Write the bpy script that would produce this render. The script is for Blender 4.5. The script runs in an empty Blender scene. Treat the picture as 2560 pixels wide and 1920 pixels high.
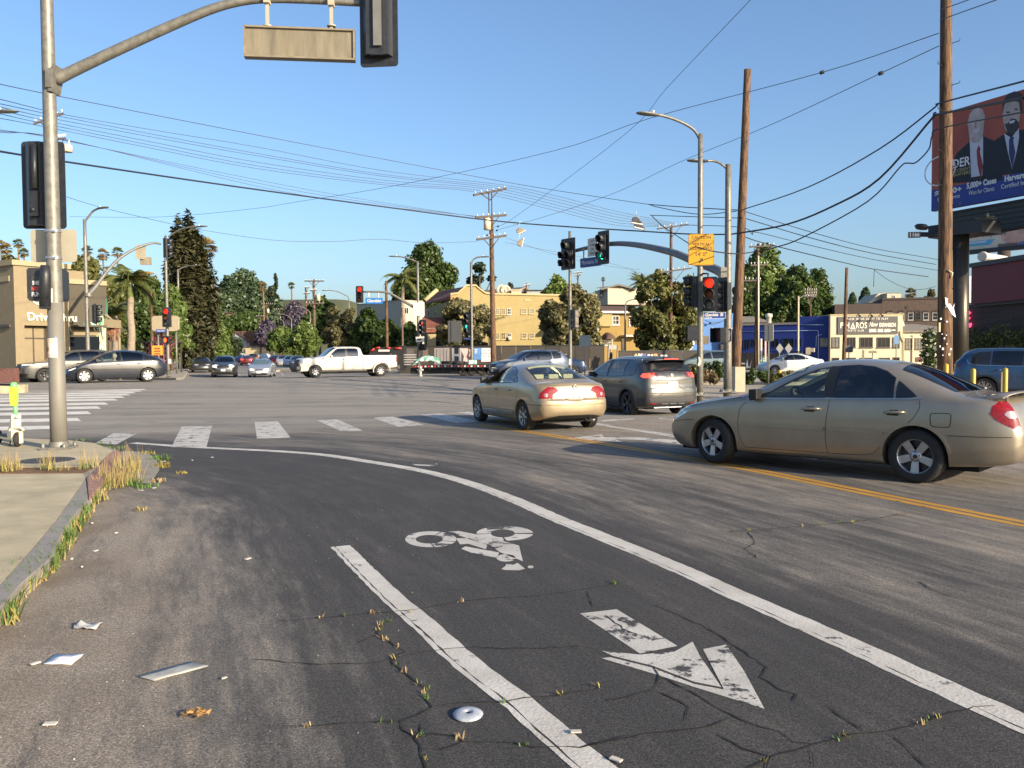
import bpy,bmesh,math,random
import numpy as np
from mathutils import Vector,Matrix,Euler
from mathutils.bvhtree import BVHTree
scene=bpy.context.scene
C=scene.collection
R=math.radians
F=2100.
CH=1.66
PITCH=math.atan(80./F)
ROLL=.007
fw=Vector((0,math.cos(PITCH),-math.sin(PITCH)))
up0=Vector((0,math.sin(PITCH),math.cos(PITCH)))
rt0=Vector((1,0,0))
upv=up0*math.cos(ROLL)+rt0*math.sin(ROLL)
rtv=rt0*math.cos(ROLL)-up0*math.sin(ROLL)
cam_d=bpy.data.cameras.new('camera')
cam=bpy.data.objects.new('camera',cam_d)
C.objects.link(cam)
m3=Matrix((rtv,upv,-fw)).transposed()
cam.matrix_world=Matrix.Translation((0,0,CH))@m3.to_4x4()
cam_d.sensor_fit='HORIZONTAL'
cam_d.sensor_width=36.
cam_d.lens=36.*F/2560.
cam_d.clip_start=.05
cam_d.clip_end=6000
scene.camera=cam
SUN_AZ=R(-41.)
SUN_EL=R(19.)
sd=Vector((math.cos(SUN_AZ)*math.cos(SUN_EL),math.sin(SUN_AZ)*math.cos(SUN_EL),math.sin(SUN_EL)))
world=bpy.data.worlds.new('World')
scene.world=world
world.use_nodes=True
nt=world.node_tree
bg=nt.nodes['Background']
sky=nt.nodes.new('ShaderNodeTexSky')
sky.sky_type='NISHITA'
sky.sun_disc=False
sky.sun_elevation=SUN_EL
sky.sun_rotation=math.atan2(sd.x,sd.y)
sky.altitude=0
sky.air_density=1.
sky.dust_density=2.2
sky.ozone_density=4.
nt.links.new(sky.outputs[0],bg.inputs[0])
bg.inputs[1].default_value=.12
sun_d=bpy.data.lights.new('sun','SUN')
sun_d.energy=4.9
sun_d.angle=R(.5)
sun_d.color=(1.,.84,.62)
sun=bpy.data.objects.new('sun',sun_d)
C.objects.link(sun)
sun.rotation_euler=sd.to_track_quat('Z','Y').to_euler()
sun.location=(30,-30,40)
vs=scene.view_settings
vs.view_transform='Standard'
vs.look='None'
vs.exposure=.95
vs.gamma=1.
vs.use_curve_mapping=False
scene.cycles.max_bounces=6
scene.cycles.transparent_max_bounces=12
def gz(x,y):
 """height of the uneven street surface"""
 g=.28*math.exp(-((x+21)/14)**2-((y-42)/8)**2)
 g+=.11*math.exp(-((x+9)/9)**2-((y-54)/6)**2)
 g-=.15*math.exp(-((x+21)/9)**2-((y-66)/8)**2)
 g-=.17*math.exp(-((x-3.7)/4.5)**2-((y-25)/3.2)**2)
 return g
def ray(u,v):
 return(rtv*((u-1280)/F)+upv*(-(v-960)/F)+fw)
def at(u,v,Y):
 d=ray(u,v)
 t=Y/d.y
 return Vector((d.x*t,Y,CH+d.z*t))
def gnd(u,v,h=0.):
 d=ray(u,v)
 z=h
 for _ in range(6):
  t=(CH-z)/-d.z
  z=h+gz(d.x*t,d.y*t)
 return Vector((d.x*t,d.y*t,z))
def px(Y):
 return F/Y
WH={}
def tag(o,label=None,cat=None,group=None,kind=None):
 if label:o['label']=label
 if cat:o['category']=cat
 if group:o['group']=group
 if kind:o['kind']=kind
 return o
def thing(name,loc,label,cat,group=None,rz=0.):
 o=bpy.data.objects.new(name,None)
 C.objects.link(o)
 o.empty_display_size=.2
 o.location=loc
 o.rotation_euler=(0,0,rz)
 WH[o.name]=(Matrix.Translation(Vector(loc))@Matrix.Rotation(rz,4,'Z')).inverted()
 return tag(o,label,cat,group)
def copy_tree(o,parent=None):
 c=o.copy()
 C.objects.link(c)
 if parent is not None:c.parent=parent
 for ch in list(o.children):
  copy_tree(ch,c)
 return c
class MB:
 def __init__(s):
  s.v,s.f,s.m,s.sm=[],[],[],[]
 def add(s,vs_,fs,m=0,smooth=False):
  b=len(s.v)
  s.v+=[tuple(p)for p in vs_]
  for f in fs:
   s.f.append([b+i for i in f]);s.m.append(m);s.sm.append(smooth)
  return s
 def box(s,c,size,rz=0.,m=0,rot=None):
  hx,hy,hz=size[0]/2,size[1]/2,size[2]/2
  M_=rot if rot is not None else Matrix.Rotation(rz,3,'Z')
  c=Vector(c)
  vs_=[c+M_@Vector((x,y,z))for x in(-hx,hx)for y in(-hy,hy)for z in(-hz,hz)]
  return s.add(vs_,[(0,1,3,2),(4,6,7,5),(0,4,5,1),(2,3,7,6),(0,2,6,4),(1,5,7,3)],m)
 def tube(s,pts,r,n=10,m=0,cap=True,smooth=True):
  pts=[Vector(p)for p in pts]
  rs=r if isinstance(r,(list,tuple))else[r]*len(pts)
  vs_,fs=[],[]
  prev=None
  for i,p in enumerate(pts):
   a=pts[max(i-1,0)];b=pts[min(i+1,len(pts)-1)]
   t=(b-a)
   t=t.normalized()if t.length>1e-9 else Vector((0,0,1))
   if prev is None:
    ref=Vector((0,0,1))if abs(t.z)<.9 else Vector((0,1,0))
    x=t.cross(ref).normalized()
   else:
    x=(prev-t*prev.dot(t)).normalized()
   prev=x
   y=t.cross(x)
   for k in range(n):
    an=2*math.pi*k/n
    vs_.append(p+(x*math.cos(an)+y*math.sin(an))*rs[i])
  for i in range(len(pts)-1):
   for k in range(n):
    k2=(k+1)%n
    fs.append((i*n+k,i*n+k2,(i+1)*n+k2,(i+1)*n+k))
  s.add(vs_,fs,m,smooth)
  if cap:
   b=len(s.v)-len(vs_)
   s.f.append([b+k for k in range(n)][::-1]);s.m.append(m);s.sm.append(False)
   e=b+(len(pts)-1)*n
   s.f.append([e+k for k in range(n)]);s.m.append(m);s.sm.append(False)
  return s
 def lathe(s,prof,n=16,m=0,M_=None,smooth=True):
  """prof: (r, h) pairs; axis = local Z of M_"""
  M_=M_ or Matrix.Identity(4)
  vs_,fs=[],[]
  for(r,h)in prof:
   for k in range(n):
    an=2*math.pi*k/n
    vs_.append(M_@Vector((r*math.cos(an),r*math.sin(an),h)))
  for i in range(len(prof)-1):
   for k in range(n):
    k2=(k+1)%n
    fs.append((i*n+k,i*n+k2,(i+1)*n+k2,(i+1)*n+k))
  return s.add(vs_,fs,m,smooth)
 def prism(s,poly,t,M_=None,m=0,m2=None):
  """poly (x, y) in the local plane of M_, thickness t along local Z (0..t)"""
  M_=M_ or Matrix.Identity(4)
  n=len(poly)
  ar=sum(poly[i][0]*poly[(i+1)%n][1]-poly[(i+1)%n][0]*poly[i][1]for i in range(n))
  if ar<0:poly=poly[::-1]
  vs_=[M_@Vector((p[0],p[1],0))for p in poly]+[M_@Vector((p[0],p[1],t))for p in poly]
  fs=[tuple(range(n))[::-1]]+[(i,(i+1)%n,n+(i+1)%n,n+i)for i in range(n)]
  s.add(vs_,fs,m if m2 is None else m2)
  s.add([],[],m)
  b=len(s.v)-2*n
  s.f.append([b+n+i for i in range(n)]);s.m.append(m);s.sm.append(False)
  return s
 def quad(s,a,b,c,d,m=0):
  return s.add([a,b,c,d],[(0,1,2,3)],m)
 def build(s,name,mats,parent=None,world=False):
  me=bpy.data.meshes.new(name)
  vs_=s.v
  if world and parent is not None:
   mi=WH[parent.name]
   vs_=[mi@Vector(p)for p in s.v]
  me.from_pydata(vs_,[],s.f)
  mats=mats if isinstance(mats,(list,tuple))else[mats]
  for mm in mats:me.materials.append(mm)
  if s.f:
   me.polygons.foreach_set('material_index',s.m)
   me.polygons.foreach_set('use_smooth',s.sm)
  me.update()
  o=bpy.data.objects.new(name,me)
  C.objects.link(o)
  if parent is not None:o.parent=parent
  return o
def frame(o,x,z=None,n=None):
 """4x4 frame with origin o, local X = x, local Y = up-ish, local Z = outward normal"""
 x=Vector(x).normalized()
 y=Vector(z or(0,0,1));y=(y-x*y.dot(x)).normalized()
 nn=x.cross(y)
 M_=Matrix((x,y,nn)).transposed().to_4x4()
 return Matrix.Translation(Vector(o))@M_
def nrm_flat(poly):return poly
MATS={}
def pm(name,col,rough=.6,metal=0.,var=.12,scale=6.,bump=0.,bscale=60.,coat=0.,emit=None,estr=1.,spec=.5,stretch=None,col2=None,contrast=None,detail=6):
 if name in MATS:return MATS[name]
 m=bpy.data.materials.new(name);m.use_nodes=True
 t=m.node_tree;N=t.nodes;L=t.links
 b=N['Principled BSDF']
 b.inputs['Roughness'].default_value=rough
 b.inputs['Metallic'].default_value=metal
 b.inputs['Specular IOR Level'].default_value=spec
 if coat:
  b.inputs['Coat Weight'].default_value=coat
  b.inputs['Coat Roughness'].default_value=.06
 c=tuple(col)+(1,)
 tc=N.new('ShaderNodeTexCoord');src=tc.outputs['Object']
 if stretch:
  mp=N.new('ShaderNodeMapping');mp.inputs['Scale'].default_value=stretch
  L.new(src,mp.inputs[0]);src=mp.outputs[0]
 if var or col2:
  no=N.new('ShaderNodeTexNoise');no.inputs['Scale'].default_value=scale;no.inputs['Detail'].default_value=detail
  no.inputs['Roughness'].default_value=.62
  L.new(src,no.inputs['Vector'])
  rp=N.new('ShaderNodeValToRGB')
  lo,hi=contrast or(.3,.7)
  rp.color_ramp.elements[0].position=lo;rp.color_ramp.elements[1].position=hi
  if col2:
   rp.color_ramp.elements[0].color=c;rp.color_ramp.elements[1].color=tuple(col2)+(1,)
  else:
   rp.color_ramp.elements[0].color=tuple(x*(1-var)for x in col)+(1,)
   rp.color_ramp.elements[1].color=tuple(min(1,x*(1+var))for x in col)+(1,)
  L.new(no.outputs['Fac'],rp.inputs[0]);L.new(rp.outputs[0],b.inputs['Base Color'])
  mr=N.new('ShaderNodeMapRange');mr.inputs[3].default_value=max(.02,rough-.08);mr.inputs[4].default_value=min(1,rough+.08)
  L.new(no.outputs['Fac'],mr.inputs[0]);L.new(mr.outputs[0],b.inputs['Roughness'])
 else:
  b.inputs['Base Color'].default_value=c
 if bump:
  n2=N.new('ShaderNodeTexNoise');n2.inputs['Scale'].default_value=bscale;n2.inputs['Detail'].default_value=4
  L.new(src,n2.inputs['Vector'])
  bp=N.new('ShaderNodeBump');bp.inputs['Strength'].default_value=bump;bp.inputs['Distance'].default_value=.01
  L.new(n2.outputs['Fac'],bp.inputs['Height']);L.new(bp.outputs[0],b.inputs['Normal'])
 if emit:
  b.inputs['Emission Color'].default_value=tuple(emit)+(1,)
  b.inputs['Emission Strength'].default_value=estr
 MATS[name]=m
 return m
def glass(name,tint,refl=.9,base=.06):
 """tinted pane: transparent tint + mirror reflection by fresnel"""
 if name in MATS:return MATS[name]
 m=bpy.data.materials.new(name);m.use_nodes=True
 t=m.node_tree;N=t.nodes;L=t.links
 N.remove(N['Principled BSDF'])
 out=N['Material Output']
 tr=N.new('ShaderNodeBsdfTransparent');tr.inputs[0].default_value=tuple(tint)+(1,)
 gl=N.new('ShaderNodeBsdfGlossy');gl.inputs['Roughness'].default_value=.03;gl.inputs[0].default_value=(refl,refl,refl,1)
 fr=N.new('ShaderNodeFresnel');ge=N.new('ShaderNodeNewGeometry');io=N.new('ShaderNodeMapRange');io.inputs[3].default_value=1.5;io.inputs[4].default_value=1/1.5
 L.new(ge.outputs['Backfacing'],io.inputs[0]);L.new(io.outputs[0],fr.inputs[0])
 ad=N.new('ShaderNodeMath');ad.operation='ADD';ad.inputs[1].default_value=base;ad.use_clamp=True
 L.new(fr.outputs[0],ad.inputs[0])
 mx=N.new('ShaderNodeMixShader')
 L.new(ad.outputs[0],mx.inputs[0]);L.new(tr.outputs[0],mx.inputs[1]);L.new(gl.outputs[0],mx.inputs[2])
 L.new(mx.outputs[0],out.inputs[0])
 MATS[name]=m
 return m
def text_mesh(txt,size,M_,mat,name='lettering',parent=None,align='CENTER',ext=.004,sx=1.,world=True,shear=0.,bold=0.,spacing=1.):
 cu=bpy.data.curves.new(name,'FONT')
 cu.body=txt;cu.size=size;cu.align_x=align;cu.align_y='CENTER';cu.extrude=ext;cu.shear=shear;cu.offset=bold
 cu.resolution_u=3;cu.space_character=spacing
 o=bpy.data.objects.new(name,cu)
 me=bpy.data.meshes.new_from_object(o)
 bpy.data.objects.remove(o);bpy.data.curves.remove(cu)
 S=Matrix.Diagonal((sx,1,1,1))
 MM=M_@S
 if world and parent is not None:MM=WH[parent.name]@MM
 me.transform(MM)
 me.materials.append(mat)
 me.name=name
 ob=bpy.data.objects.new(name,me);C.objects.link(ob)
 if parent is not None:ob.parent=parent
 return ob
def pchip(xs,ys):
 xs=np.array(xs,float);ys=np.array(ys,float)
 h=np.diff(xs);d=np.diff(ys)/h
 m=np.zeros_like(xs)
 for i in range(1,len(xs)-1):
  if d[i-1]*d[i]>0:
   w1=2*h[i]+h[i-1];w2=h[i]+2*h[i-1]
   m[i]=(w1+w2)/(w1/d[i-1]+w2/d[i])
 m[0]=d[0];m[-1]=d[-1]
 def f(x):
  x=np.clip(np.asarray(x,float),xs[0],xs[-1])
  i=np.clip(np.searchsorted(xs,x)-1,0,len(h)-1)
  t=(x-xs[i])/h[i]
  return((1+2*t)*(1-t)**2*ys[i]+t*(1-t)**2*h[i]*m[i]+t*t*(3-2*t)*ys[i+1]+t*t*(t-1)*h[i]*m[i+1])
 return f
def catmull(pts,n=8):
 pts=[Vector(p)for p in pts]
 P=[pts[0]*2-pts[1]]+pts+[pts[-1]*2-pts[-2]]
 out=[]
 for i in range(1,len(P)-2):
  for k in range(n):
   t=k/n
   a,b,c,d=P[i-1],P[i],P[i+1],P[i+2]
   out.append(.5*((2*b)+(c-a)*t+(2*a-5*b+4*c-d)*t*t+(3*b-a-3*c+d)*t**3))
 out.append(pts[-1])
 return out
rnd=random.Random(7)
M_galv=pm('galvanised_steel',(.17,.162,.14),.5,.3,.3,9,.1,30,detail=9)
M_galv_paint=pm('grey_painted_steel',(.14,.14,.13),.5,.1,.12,5)
M_black=pm('black_signal_paint',(.018,.02,.024),.45,0,.3,12)
M_darkplastic=pm('dark_plastic',(.02,.021,.023),.5,0,.2,20)
M_signback=pm('bare_aluminium_sign',(.18,.155,.105),.5,.2,.28,3,stretch=(2.5,1,.4))
M_white=pm('white_paint',(.55,.53,.48),.5,0,.06,5)
M_signwhite=pm('white_sign_sheet',(.55,.53,.48),.5,0,.05,6)
M_blue_sign=pm('blue_sign_sheet',(.012,.04,.2),.4,0,.1,5)
M_yellow=pm('yellow_paint',(.42,.26,.015),.45,0,.1,6)
M_red_on=pm('red_lens_lit',(.5,.01,.005),.3,0,0,emit=(1,.012,.004),estr=2.6)
M_amber_off=pm('amber_lens',(.22,.07,.015),.3,0,0)
M_red_off=pm('red_lens_dark',(.045,.006,.006),.3,0,0)
M_green_on=pm('green_lens_lit',(0.,.3,.2),.3,0,0,emit=(.02,.75,.5),estr=1.7)
M_green_off=pm('green_lens_dark',(.16,.18,.16),.3,0,0)
M_wood=pm('weathered_pole_wood',(.035,.02,.012),.85,0,0,3,.8,10,stretch=(7,7,.7),col2=(.17,.092,.046),contrast=(.4,.6),detail=9)
M_wood_dark=pm('crossarm_wood',(.07,.055,.045),.85,0,.3,4,stretch=(1,6,6))
M_wire=pm('black_cable',(.012,.014,.018),.6,0,0)
M_wire_thin=pm('grey_cable',(.05,.055,.065),.6,0,0)
M_insul=pm('white_insulator',(.6,.58,.54),.3,0,.1)
M_conc=pm('kerb_concrete',(.25,.228,.19),.85,0,.2,3,.3,60)
# GROUND
from mathutils.geometry import tessellate_polygon
def m2(pts):return[(p[0]*1.15732,p[1]*1.15732)for p in pts]
def cr(pts,s,ox,oy):return[(ox+p[0]/s,oy+p[1]/s)for p in pts]
def gp(pts,h=0.):return[gnd(u,v,h)for u,v in pts]
big_px=m2([(2330,1618),(2212,1565),(2000,1470),(1800,1378),(1600,1290),(1450,1222),(1300,1160),(1200,1120),(1110,1080),(1000,1040),(900,1015),(800,998),(700,983),(600,975),(500,970),(400,965),(330,960),(285,957)])
big=catmull(gp(big_px),5)
left_px=m2([(735,1180),(830,1275),(910,1345),(1010,1435),(1110,1510),(1200,1590),(1330,1700)])
left_line=catmull(gp(left_px),5)
yel_px=m2([(2330,1156),(2212,1132),(2000,1090),(1800,1050),(1600,1010),(1400,975),(1250,950),(1100,927),(1040,918)])
yel=catmull(gp(yel_px),5)
ext=[big[0]+(big[0]-big[2]).normalized()*30]+big+[big[-1]+(big[-1]-big[-4]).normalized()*40]
EA=np.array([[p.x,p.y]for p in ext])
def lane_coords(X,Y):
 P=np.stack([X,Y],-1)
 best=np.full(X.shape,1e9);sg=np.zeros(X.shape);al=np.zeros(X.shape)
 L0=0.
 for i in range(len(EA)-1):
  a,b=EA[i],EA[i+1]
  d=b-a;l=np.hypot(*d);d=d/l
  q=P-a
  t=np.clip(q@d,0,l)
  c=q-t[...,None]*d
  dist=np.hypot(c[...,0],c[...,1])
  s=np.sign(d[0]*q[...,1]-d[1]*q[...,0])
  k=dist<best
  best=np.where(k,dist,best);sg=np.where(k,s,sg);al=np.where(k,L0+t,al)
  L0+=l
 return best*sg,al
xs=np.concatenate([np.arange(-160,-60,10),np.arange(-60,-10,1.),np.arange(-10,10,.22),np.arange(10,40,1.),np.arange(40,170,10)])
ys=np.concatenate([np.arange(-40,0,8),np.arange(0,22,.25),np.arange(22,80,.8),np.arange(80,440,15)])
XX,YY=np.meshgrid(xs,ys,indexing='ij')
ZZ=np.vectorize(gz)(XX,YY)
LD,LL=lane_coords(XX,YY)
nx,ny=len(xs),len(ys)
idx=np.arange(nx*ny).reshape(nx,ny)
fq=np.stack([idx[:-1,:-1],idx[1:,:-1],idx[1:,1:],idx[:-1,1:]],-1).reshape(-1,4)
me=bpy.data.meshes.new('road')
me.from_pydata(np.stack([XX,YY,ZZ],-1).reshape(-1,3).tolist(),[],fq.tolist())
for nm,arr in(('lane_d',LD),('lane_l',LL)):
 a=me.attributes.new(nm,'FLOAT','POINT');a.data.foreach_set('value',arr.reshape(-1).astype(np.float32))
me.polygons.foreach_set('use_smooth',[True]*len(me.polygons))
road=bpy.data.objects.new('road',me);C.objects.link(road);tag(road,kind='structure')
def road_material():
 m=bpy.data.materials.new('asphalt');m.use_nodes=True
 t=m.node_tree;N=t.nodes;L=t.links;b=N['Principled BSDF']
 def node(ty,**k):
  n=N.new(ty)
  for kk,vv in k.items():setattr(n,kk,vv)
  return n
 def math_(op,a,bb=None,cl=False):
  n=node('ShaderNodeMath',operation=op,use_clamp=cl)
  for i,x in enumerate((a,bb)):
   if x is None:continue
   if isinstance(x,(int,float)):n.inputs[i].default_value=x
   else:L.new(x,n.inputs[i])
  return n.outputs[0]
 def noise(vec,scale,detail=5,rough=.6):
  n=node('ShaderNodeTexNoise');n.inputs['Scale'].default_value=scale;n.inputs['Detail'].default_value=detail;n.inputs['Roughness'].default_value=rough
  L.new(vec,n.inputs['Vector']);return n.outputs['Fac']
 def ramp(x,stops):
  r=node('ShaderNodeValToRGB')
  while len(r.color_ramp.elements)<len(stops):r.color_ramp.elements.new(.5)
  for e,(p,c)in zip(r.color_ramp.elements,stops):
   e.position=p;e.color=(c,c,c,1)if isinstance(c,float)else tuple(c)+(1,)
  L.new(x,r.inputs[0]);return r.outputs[0]
 tc=node('ShaderNodeTexCoord');P=tc.outputs['Object']
 ad=node('ShaderNodeAttribute',attribute_name='lane_d').outputs['Fac']
 al=node('ShaderNodeAttribute',attribute_name='lane_l').outputs['Fac']
 cx=node('ShaderNodeCombineXYZ')
 wob=math_('MULTIPLY',math_('SUBTRACT',noise(P,.55,3),.5),.9)
 adw=math_('ADD',ad,wob)
 L.new(math_('MULTIPLY',ad,3.2),cx.inputs[0]);L.new(math_('MULTIPLY',al,.4),cx.inputs[1])
 streak=noise(cx.outputs[0],1.5,6,.62)
 cx2=node('ShaderNodeCombineXYZ')
 L.new(math_('MULTIPLY',ad,9.),cx2.inputs[0]);L.new(math_('MULTIPLY',al,1.1),cx2.inputs[1])
 streak2=noise(cx2.outputs[0],1.6,5,.7)
 fine=noise(P,95,3,.75)
 grit=noise(P,260,2,.8)
 big_=noise(P,.9,6,.6)
 mid=noise(P,5.,6,.7)
 prof=ramp(math_('DIVIDE',math_('ADD',adw,8.),16.),[(0.,.9),(.13,.8),(.23,.55),(.31,.72),(.385,.4),(.44,.62),(.49,.12),(.6,.05),(.655,.15),(.7,.6),(.75,1.),(.85,1.15)])
 x=math_('ADD',prof,math_('MULTIPLY',math_('SUBTRACT',streak,.5),1.35))
 x=math_('ADD',x,math_('MULTIPLY',math_('SUBTRACT',streak2,.5),.75))
 x=math_('ADD',x,math_('MULTIPLY',math_('SUBTRACT',mid,.5),.4),True)
 near=ramp(x,[(0.,(.04,.038,.037)),(.3,(.056,.052,.049)),(.6,(.115,.105,.094)),(1.,(.24,.205,.165))])
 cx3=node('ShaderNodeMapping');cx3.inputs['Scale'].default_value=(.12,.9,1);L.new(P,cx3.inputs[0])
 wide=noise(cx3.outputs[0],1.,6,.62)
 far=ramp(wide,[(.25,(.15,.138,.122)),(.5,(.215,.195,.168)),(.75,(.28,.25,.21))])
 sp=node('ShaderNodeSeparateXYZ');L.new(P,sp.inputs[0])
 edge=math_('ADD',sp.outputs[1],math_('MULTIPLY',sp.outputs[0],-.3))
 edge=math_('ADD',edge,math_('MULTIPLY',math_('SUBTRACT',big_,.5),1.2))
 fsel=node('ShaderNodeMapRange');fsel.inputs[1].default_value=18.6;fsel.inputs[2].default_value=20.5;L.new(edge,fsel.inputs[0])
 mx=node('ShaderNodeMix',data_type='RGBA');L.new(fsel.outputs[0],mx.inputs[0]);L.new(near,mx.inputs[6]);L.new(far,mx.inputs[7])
 st=ramp(noise(P,.62,5,.65),[(.56,1.),(.72,.55)])
 gr=ramp(fine,[(.36,.42),(.5,1.),(.66,1.9)])
 gr2=ramp(noise(P,38,4,.7),[(.36,.72),(.64,1.3)])
 m1=node('ShaderNodeMix',data_type='RGBA',blend_type='MULTIPLY');m1.inputs[0].default_value=1;L.new(mx.outputs[2],m1.inputs[6]);L.new(gr,m1.inputs[7])
 m2_=node('ShaderNodeMix',data_type='RGBA',blend_type='MULTIPLY');m2_.inputs[0].default_value=1;L.new(m1.outputs[2],m2_.inputs[6]);L.new(gr2,m2_.inputs[7])
 m3_=node('ShaderNodeMix',data_type='RGBA',blend_type='MULTIPLY');m3_.inputs[0].default_value=.6;L.new(m2_.outputs[2],m3_.inputs[6]);L.new(st,m3_.inputs[7])
 soil=node('ShaderNodeMix',data_type='RGBA');soil.inputs[7].default_value=(.105,.072,.045,1)
 kb=node('ShaderNodeMapRange');kb.inputs[1].default_value=3.3;kb.inputs[2].default_value=4.7;L.new(adw,kb.inputs[0])
 kb2=node('ShaderNodeMapRange');kb2.inputs[1].default_value=6.5;kb2.inputs[2].default_value=5.6;L.new(adw,kb2.inputs[0])
 ss=math_('MULTIPLY',math_('MULTIPLY',kb.outputs[0],kb2.outputs[0]),ramp(noise(P,1.3,6,.7),[(.42,0.),(.66,.75)]),True)
 L.new(ss,soil.inputs[0]);L.new(m3_.outputs[2],soil.inputs[6])
 L.new(soil.outputs[2],b.inputs['Base Color'])
 b.inputs['Roughness'].default_value=.82
 b.inputs['Specular IOR Level'].default_value=.35
 bp=node('ShaderNodeBump');bp.inputs['Strength'].default_value=.75;bp.inputs['Distance'].default_value=.006
 L.new(math_('ADD',fine,math_('MULTIPLY',grit,.6)),bp.inputs['Height']);L.new(bp.outputs[0],b.inputs['Normal'])
 return m
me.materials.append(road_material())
M_earth=pm('dry_earth',(.2,.15,.09),.95,0,0,.4,col2=(.1,.1,.05))
g=MB();g.box((0,800,-1.4),(5200,4600,1.));tag(g.build('ground',M_earth),kind='structure')
def paint_material(name,col,wear,scale=3.):
 m=bpy.data.materials.new(name);m.use_nodes=True
 t=m.node_tree;N=t.nodes;L=t.links;b=N['Principled BSDF']
 tc=N.new('ShaderNodeTexCoord')
 no=N.new('ShaderNodeTexNoise');no.inputs['Scale'].default_value=scale;no.inputs['Detail'].default_value=10;no.inputs['Roughness'].default_value=.72
 L.new(tc.outputs['Object'],no.inputs['Vector'])
 rp=N.new('ShaderNodeValToRGB')
 e=rp.color_ramp.elements
 e[0].position=wear;e[0].color=tuple(c*.93 for c in col)+(1,)
 e[1].position=wear+.035;e[1].color=(.055,.052,.05,1)
 L.new(no.outputs['Fac'],rp.inputs[0])
 n2=N.new('ShaderNodeTexNoise');n2.inputs['Scale'].default_value=2.2;n2.inputs['Detail'].default_value=8;n2.inputs['Roughness'].default_value=.7
 L.new(tc.outputs['Object'],n2.inputs['Vector'])
 r2=N.new('ShaderNodeValToRGB');r2.color_ramp.elements[0].position=.3;r2.color_ramp.elements[0].color=(1,1,1,1)
 r2.color_ramp.elements[1].position=.75;r2.color_ramp.elements[1].color=(.62,.6,.57,1)
 L.new(n2.outputs['Fac'],r2.inputs[0])
 mx=N.new('ShaderNodeMix');mx.data_type='RGBA';mx.blend_type='MULTIPLY';mx.inputs[0].default_value=1
 L.new(rp.outputs[0],mx.inputs[6]);L.new(r2.outputs[0],mx.inputs[7]);L.new(mx.outputs[2],b.inputs['Base Color'])
 b.inputs['Roughness'].default_value=.7
 n3=N.new('ShaderNodeTexNoise');n3.inputs['Scale'].default_value=50
 L.new(tc.outputs['Object'],n3.inputs['Vector'])
 bp=N.new('ShaderNodeBump');bp.inputs['Strength'].default_value=.35;bp.inputs['Distance'].default_value=.01
 L.new(n3.outputs['Fac'],bp.inputs['Height']);L.new(bp.outputs[0],b.inputs['Normal'])
 return m
M_mark=paint_material('worn_white_road_paint',(.6,.575,.53),.62)
M_mark3=paint_material('bright_white_road_paint',(.8,.77,.7),.66)
M_mark2=paint_material('scuffed_white_road_paint',(.56,.54,.5),.55,4.)
M_ymark=paint_material('worn_yellow_road_paint',(.52,.27,.03),.6,4.)
M_crack=pm('crack_black',(.008,.008,.008),.95,0,0)  # near-black colour of the strips drawn along the road cracks
def ribbon(pts,w,h,mb=None,off=0.,m=0,jag=0.):
 """flat strip of width w along ground points, h above the surface"""
 mb=mb or MB()
 if jag:
  q=[]
  for a,b in zip(pts[:-1],pts[1:]):
   k=max(1,int((b-a).length/.06));q+=[a.lerp(b,i/k)for i in range(k)]
  pts=q+[pts[-1]]
 L_,Rr=[],[]
 for i,p in enumerate(pts):
  a=pts[max(i-1,0)];b=pts[min(i+1,len(pts)-1)]
  t=Vector((b.x-a.x,b.y-a.y,0)).normalized();n=Vector((-t.y,t.x,0))
  ww=w[i]if isinstance(w,list)else w
  l=p+n*(off+ww/2+rnd.uniform(-jag,jag)*.5);r=p+n*(off-ww/2+rnd.uniform(-jag,jag)*.5)
  L_.append(Vector((l.x,l.y,gz(l.x,l.y)+h)));Rr.append(Vector((r.x,r.y,gz(r.x,r.y)+h)))
 n_=len(pts)
 mb.add(L_+Rr,[(n_+i,n_+i+1,i+1,i)for i in range(n_-1)],m)
 return mb
def flat_poly(pix,h,mb=None,m=0,world_pts=None):
 mb=mb or MB()
 P=world_pts or gp(pix)
 P=[Vector((p.x,p.y,gz(p.x,p.y)+h))for p in P]
 tri=tessellate_polygon([[Vector((p.x,p.y,0))for p in P]])
 fs=[]
 for a,b,c in tri:
  ar=(P[b].x-P[a].x)*(P[c].y-P[a].y)-(P[b].y-P[a].y)*(P[c].x-P[a].x)
  fs.append((a,b,c)if ar>0 else(c,b,a))
 return mb.add(P,fs,m)
def mark(name,mb,mat):
 o=mb.build(name,mat);tag(o,kind='structure');return o
mb=MB();ribbon(big,.15,.0022,mb,off=-.03,jag=.012);ribbon(big,.04,.0022,mb,off=.07,jag=.014)
mark('road_marking',mb,M_mark)
mb=MB();ribbon(left_line,.125,.0022,mb,off=.02,jag=.01);ribbon(left_line,.03,.0022,mb,off=-.066,jag=.012)
mark('road_marking',mb,M_mark)
mb=MB();ribbon(yel,.11,.0022,mb,off=.08,jag=.01);ribbon(yel,.11,.0022,mb,off=-.08,jag=.01)
mark('road_marking',mb,M_ymark)
for b_ in([(205,958),(245,936),(296,936),(252,960)],[(370,966),(392,922),(458,920),(446,966)],[(555,948),(550,912),(600,910),(628,946)],[(738,932),(684,908),(728,906),(783,930)],[(860,922),(804,902),(850,900),(917,918)],[(985,914),(908,896),(950,893),(1040,911)]):
 mark('road_marking',flat_poly(m2(b_),.0022),M_mark2)
mark('road_marking',flat_poly([(1141,1031),(1170,1029),(1230,1038),(1205,1041)],.0022),M_mark2)
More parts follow.
